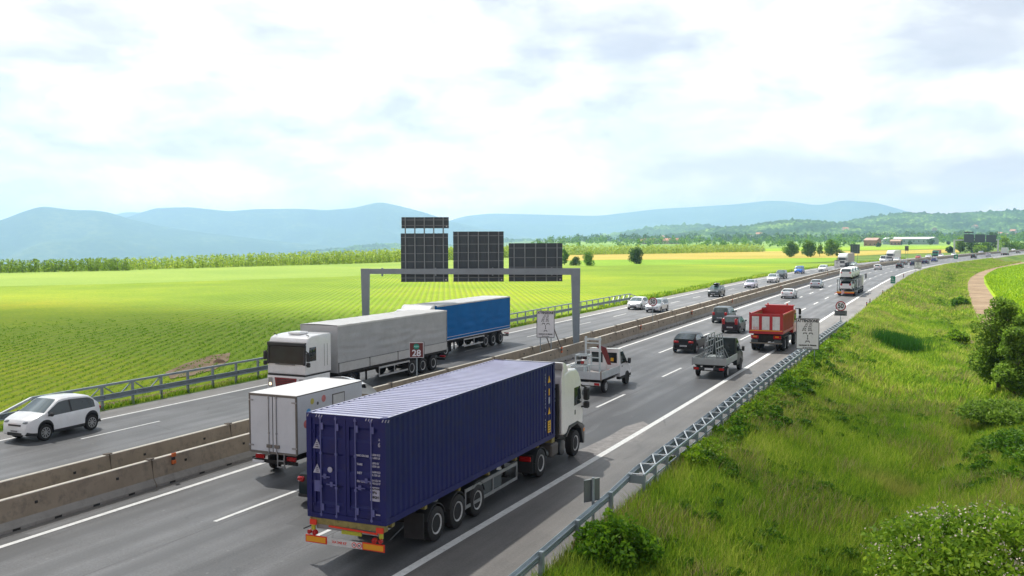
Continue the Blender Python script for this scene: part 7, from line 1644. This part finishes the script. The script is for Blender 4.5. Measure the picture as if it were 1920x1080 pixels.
# flowering bramble at the lower right
root, C, R = bush(1872, 1100, -.9, 5.5, 2.15, 'large bramble bush with many small white flowers in the lower right corner', leaf_mat('bramble_leaf', [(.25, (.11, .22, .015)), (.5, (.22, .38, .025)), (.8, (.40, .55, .05))], .5, .5), 30000, .10, 85, k=60)
dr = np.random.default_rng(86); C = np.array(C); R = np.array(R); n = 5200; idx = dr.integers(0, len(C), n); u = dr.normal(size=(n, 3)); u[:, 2] = np.abs(u[:, 2]); u /= np.linalg.norm(u, axis=1)[:, None]
Pf = C[idx] + u * R[idx] * 1.03; kx = np.array([mnoise.noise(Vector(p) * 1.1) for p in Pf.tolist()]); Pf = Pf[(kx > .02) & (Pf[:, 0] < 1.9)]; n = len(Pf)
V = []; sz = .026 * dr.uniform(.6, 1.6, n)
a = dr.normal(size=(n, 3)); a /= np.linalg.norm(a, axis=1)[:, None]; b = np.cross(a, dr.normal(size=(n, 3))); b /= np.linalg.norm(b, axis=1)[:, None]; a *= sz[:, None]; b *= sz[:, None]
fast_mesh('blossom', np.stack([Pf - a, Pf + b, Pf + a, Pf - b], 1).reshape(-1, 3), np.arange(4 * n).reshape(n, 4), mat('white_blossom', (.62, .54, .44), .7, var=.12), root)
# second leafy mass to the right of the bramble, taller weeds beyond the ditch
weed_patch('weeds', 3.2, 33, 2.6, 4.5, .9, 9000, .10, F_LIGHT, 'light green tall weeds beyond the ditch on the right', 131, clumps=60)
weed_patch('weeds', 4.0, 45, 2.6, 6, .9, 8000, .12, F_MID, 'tall green weeds beyond the ditch below the bramble mounds', 132, clumps=60)

# left side: grass under the rail and along the field
dr = np.random.default_rng(90); n = 42000; y = 12 + 240 * dr.random(n) ** 1.25; d = -26.25 - 1.1 * dr.random(n) ** .8; x = ref(y) + d + np.where((y < 125), -.35, 0)
scatter('roadside_grass', x, y, .26, .05, G_MAIN, 'grass under the left guard rail', 91)
n = 26000; y = 120 + 300 * dr.random(n) ** 1.1; d = -26.4 - 4.0 * dr.random(n); x = ref(y) + d; k = np.array([mnoise.noise(Vector((a * .2, b * .08, 1))) for a, b in zip(x, y)]); kp = k > -.25
scatter('roadside_grass', x[kp], y[kp], .55, .14, G_MAIN, 'rough grass between the left carriageway and the field', 92)
n = 9000; y = 14 + 90 * dr.random(n); d = -28.2 - 1.3 * dr.random(n); scatter('dry_margin', ref(y) + d, y, .22, .05, G_DRY, 'dry weeds on the bare soil behind the left rail', 93)
# crop rows, leafy geometry on the near part of the field
def rows(name, m, label, seed, far=125, sp=.92, step=.24):
    dr = np.random.default_rng(seed); out = []
    for i in range(-330, 20):
        u = i * sp; t_ = np.arange(-40, 330, step) + dr.uniform(0, step); t_ = t_ + dr.normal(size=len(t_)) * .07
        w2 = u + dr.normal(size=len(t_)) * .08
        x = ROWN.x * w2 + ROWDIR.x * t_; y_ = ROWN.y * w2 + ROWDIR.y * t_
        dd = x - ref(y_); D = np.hypot(x, y_); az = np.degrees(np.arctan2(x, y_)); keep = (dd < -29.8) & (D < far) & (az > -58) & (az < 5) & (y_ > 5) & (dr.random(len(t_)) < np.clip((125 - D) / 70, 0, 1))
        gap = np.array([mnoise.noise(Vector((a * .05, b * .05, 2.2))) for a, b in zip(x[keep], y_[keep])])
        xk, yk = x[keep], y_[keep]; kk = (gap > -.6) | (dr.random(len(xk)) < .6)
        out.append(np.stack([xk[kk], yk[kk]], 1))
    P = np.concatenate(out); n0 = len(P); q = 5; P = np.repeat(P, q, 0); n = len(P)
    D = np.hypot(P[:, 0], P[:, 1]); sc_ = np.clip(D / 75, .75, 1.3)
    a = dr.normal(size=(n, 3)); a[:, 2] = np.abs(a[:, 2]) * .5 + .25; a /= np.linalg.norm(a, axis=1)[:, None]; b = np.cross(a, dr.normal(size=(n, 3))); b /= np.linalg.norm(b, axis=1)[:, None]
    s = .052 * sc_ * dr.uniform(.6, 1.4, n); a *= s[:, None] * 1.0; b *= s[:, None] * .8
    O = np.stack([P[:, 0] + dr.normal(size=n) * .12, P[:, 1] + dr.normal(size=n) * .12, np.full(n, ZF + .06) + dr.random(n) * .06], 1)
    V = np.stack([O, O + a * .6 + b, O + a * 1.5, O + a * .6 - b], 1).reshape(-1, 3)
    tag(fast_mesh(name, V, np.arange(4 * n).reshape(n, 4), m), label, kind='stuff'); return n0
nr = rows('crop_plants', G_CROP, 'rows of young soy plants in the left field', 95)
# young crop right
n = 60000; dr = np.random.default_rng(96); y = 80 + 330 * dr.random(n) ** 1.2; x0 = np.interp(y, [t_[0] for t_ in tl], [t_[1] for t_ in tl]) + 5.3; x = x0 + 60 * dr.random(n) ** 1.4
scatter('crop_plants', x, y, .34, .16, G_YG, 'bright young crop beyond the dirt track on the right', 97, z=-1.36)
# mound of soil at the field edge
P = gp(411, 681, -.5); mb = MB(); V = []; n_ = 18
for i in range(n_):
    for j in range(n_):
        u, v = (i / (n_ - 1) - .5) * 2, (j / (n_ - 1) - .5) * 2; r_ = math.hypot(u, v); V.append((u * .55, v * .45, .36 * max(0, 1 - r_ ** 2) + .08 * mnoise.noise(Vector((u * 3, v * 3, 1))) - .03))
mb.add(V, [(i * n_ + j, (i + 1) * n_ + j, (i + 1) * n_ + j + 1, i * n_ + j + 1) for i in range(n_ - 1) for j in range(n_ - 1)])
tag(mb.build('soil_mound', mat('dark_soil', (.12, .075, .045), .95, var=.3, scale=4, bump=.6), None, smooth=True, loc=P), 'small dark mound of soil at the edge of the crop field', 'soil mound')
# passing cloud, high to the left of the road, whose shadow dims the near field
def cloud(name, shadow_pts, alt, thick, dens, label):
    """lumpy cloud body whose outline is the shadow outline carried up along the sun direction"""
    pts = [Vector((x, y, 0)) + SUN_DIR * (alt / SUN_DIR.z) for x, y in shadow_pts]; c = sum(pts, Vector()) / len(pts); n_ = 96; V = []; rings = 14
    P = [(p - c) for p in pts]; ang = [math.atan2(p.y, p.x) for p in P]; rad = [math.hypot(p.x, p.y) for p in P]; o = sorted(zip(ang, rad)); A_ = [o[-1][0] - 2 * PI] + [a for a, _ in o] + [o[0][0] + 2 * PI]; R_ = [o[-1][1]] + [r_ for _, r_ in o] + [o[0][1]]
    for k in range(rings + 1):
        ph = PI * k / rings
        for i in range(n_):
            a = -PI + 2 * PI * i / n_; r_ = np.interp(a, A_, R_) * math.sin(ph) ** .6; z = thick * math.cos(ph); p = Vector((r_ * math.cos(a), r_ * math.sin(a), z)); p += p.normalized() * mnoise.fractal(p / 18, .8, 2, 4) * 7 if p.length > .01 else Vector(); V.append(c + p)
    mb = MB(); mb.add(V, [(k * n_ + i, k * n_ + (i + 1) % n_, (k + 1) * n_ + (i + 1) % n_, (k + 1) * n_ + i) for k in range(rings) for i in range(n_)])
    m = bpy.data.materials.new('cloud_vapour'); m.use_nodes = True; t = m.node_tree; t.nodes.clear(); n = N(t)
    pv = n('ShaderNodeVolumePrincipled', {'Color': (1, 1, 1, 1), 'Density': dens, 'Anisotropy': .5}); n('ShaderNodeOutputMaterial', {'Volume': pv.outputs[0]})
    ob = mb.build(name, m, None, smooth=True); tag(ob, label, kind='structure')

_sh = [P2(-1200, 560, 0), P2(-300, 564, 0), P2(0, 567, 0), P2(250, 568, 0), P2(480, 574, 0), P2(640, 596, 0), P2(860, 632, 0), P2(1150, 648, 0), P2(1400, 640, 0), P2(1640, 626, 0), P2(1900, 628, 0), P2(2500, 640, 0), (40, -40), (-60, -60), (-220, -30)]
cloud('cloud', _sh, 1330, 42, .0115, 'passing cloud high to the left whose shadow dims the near field and road')
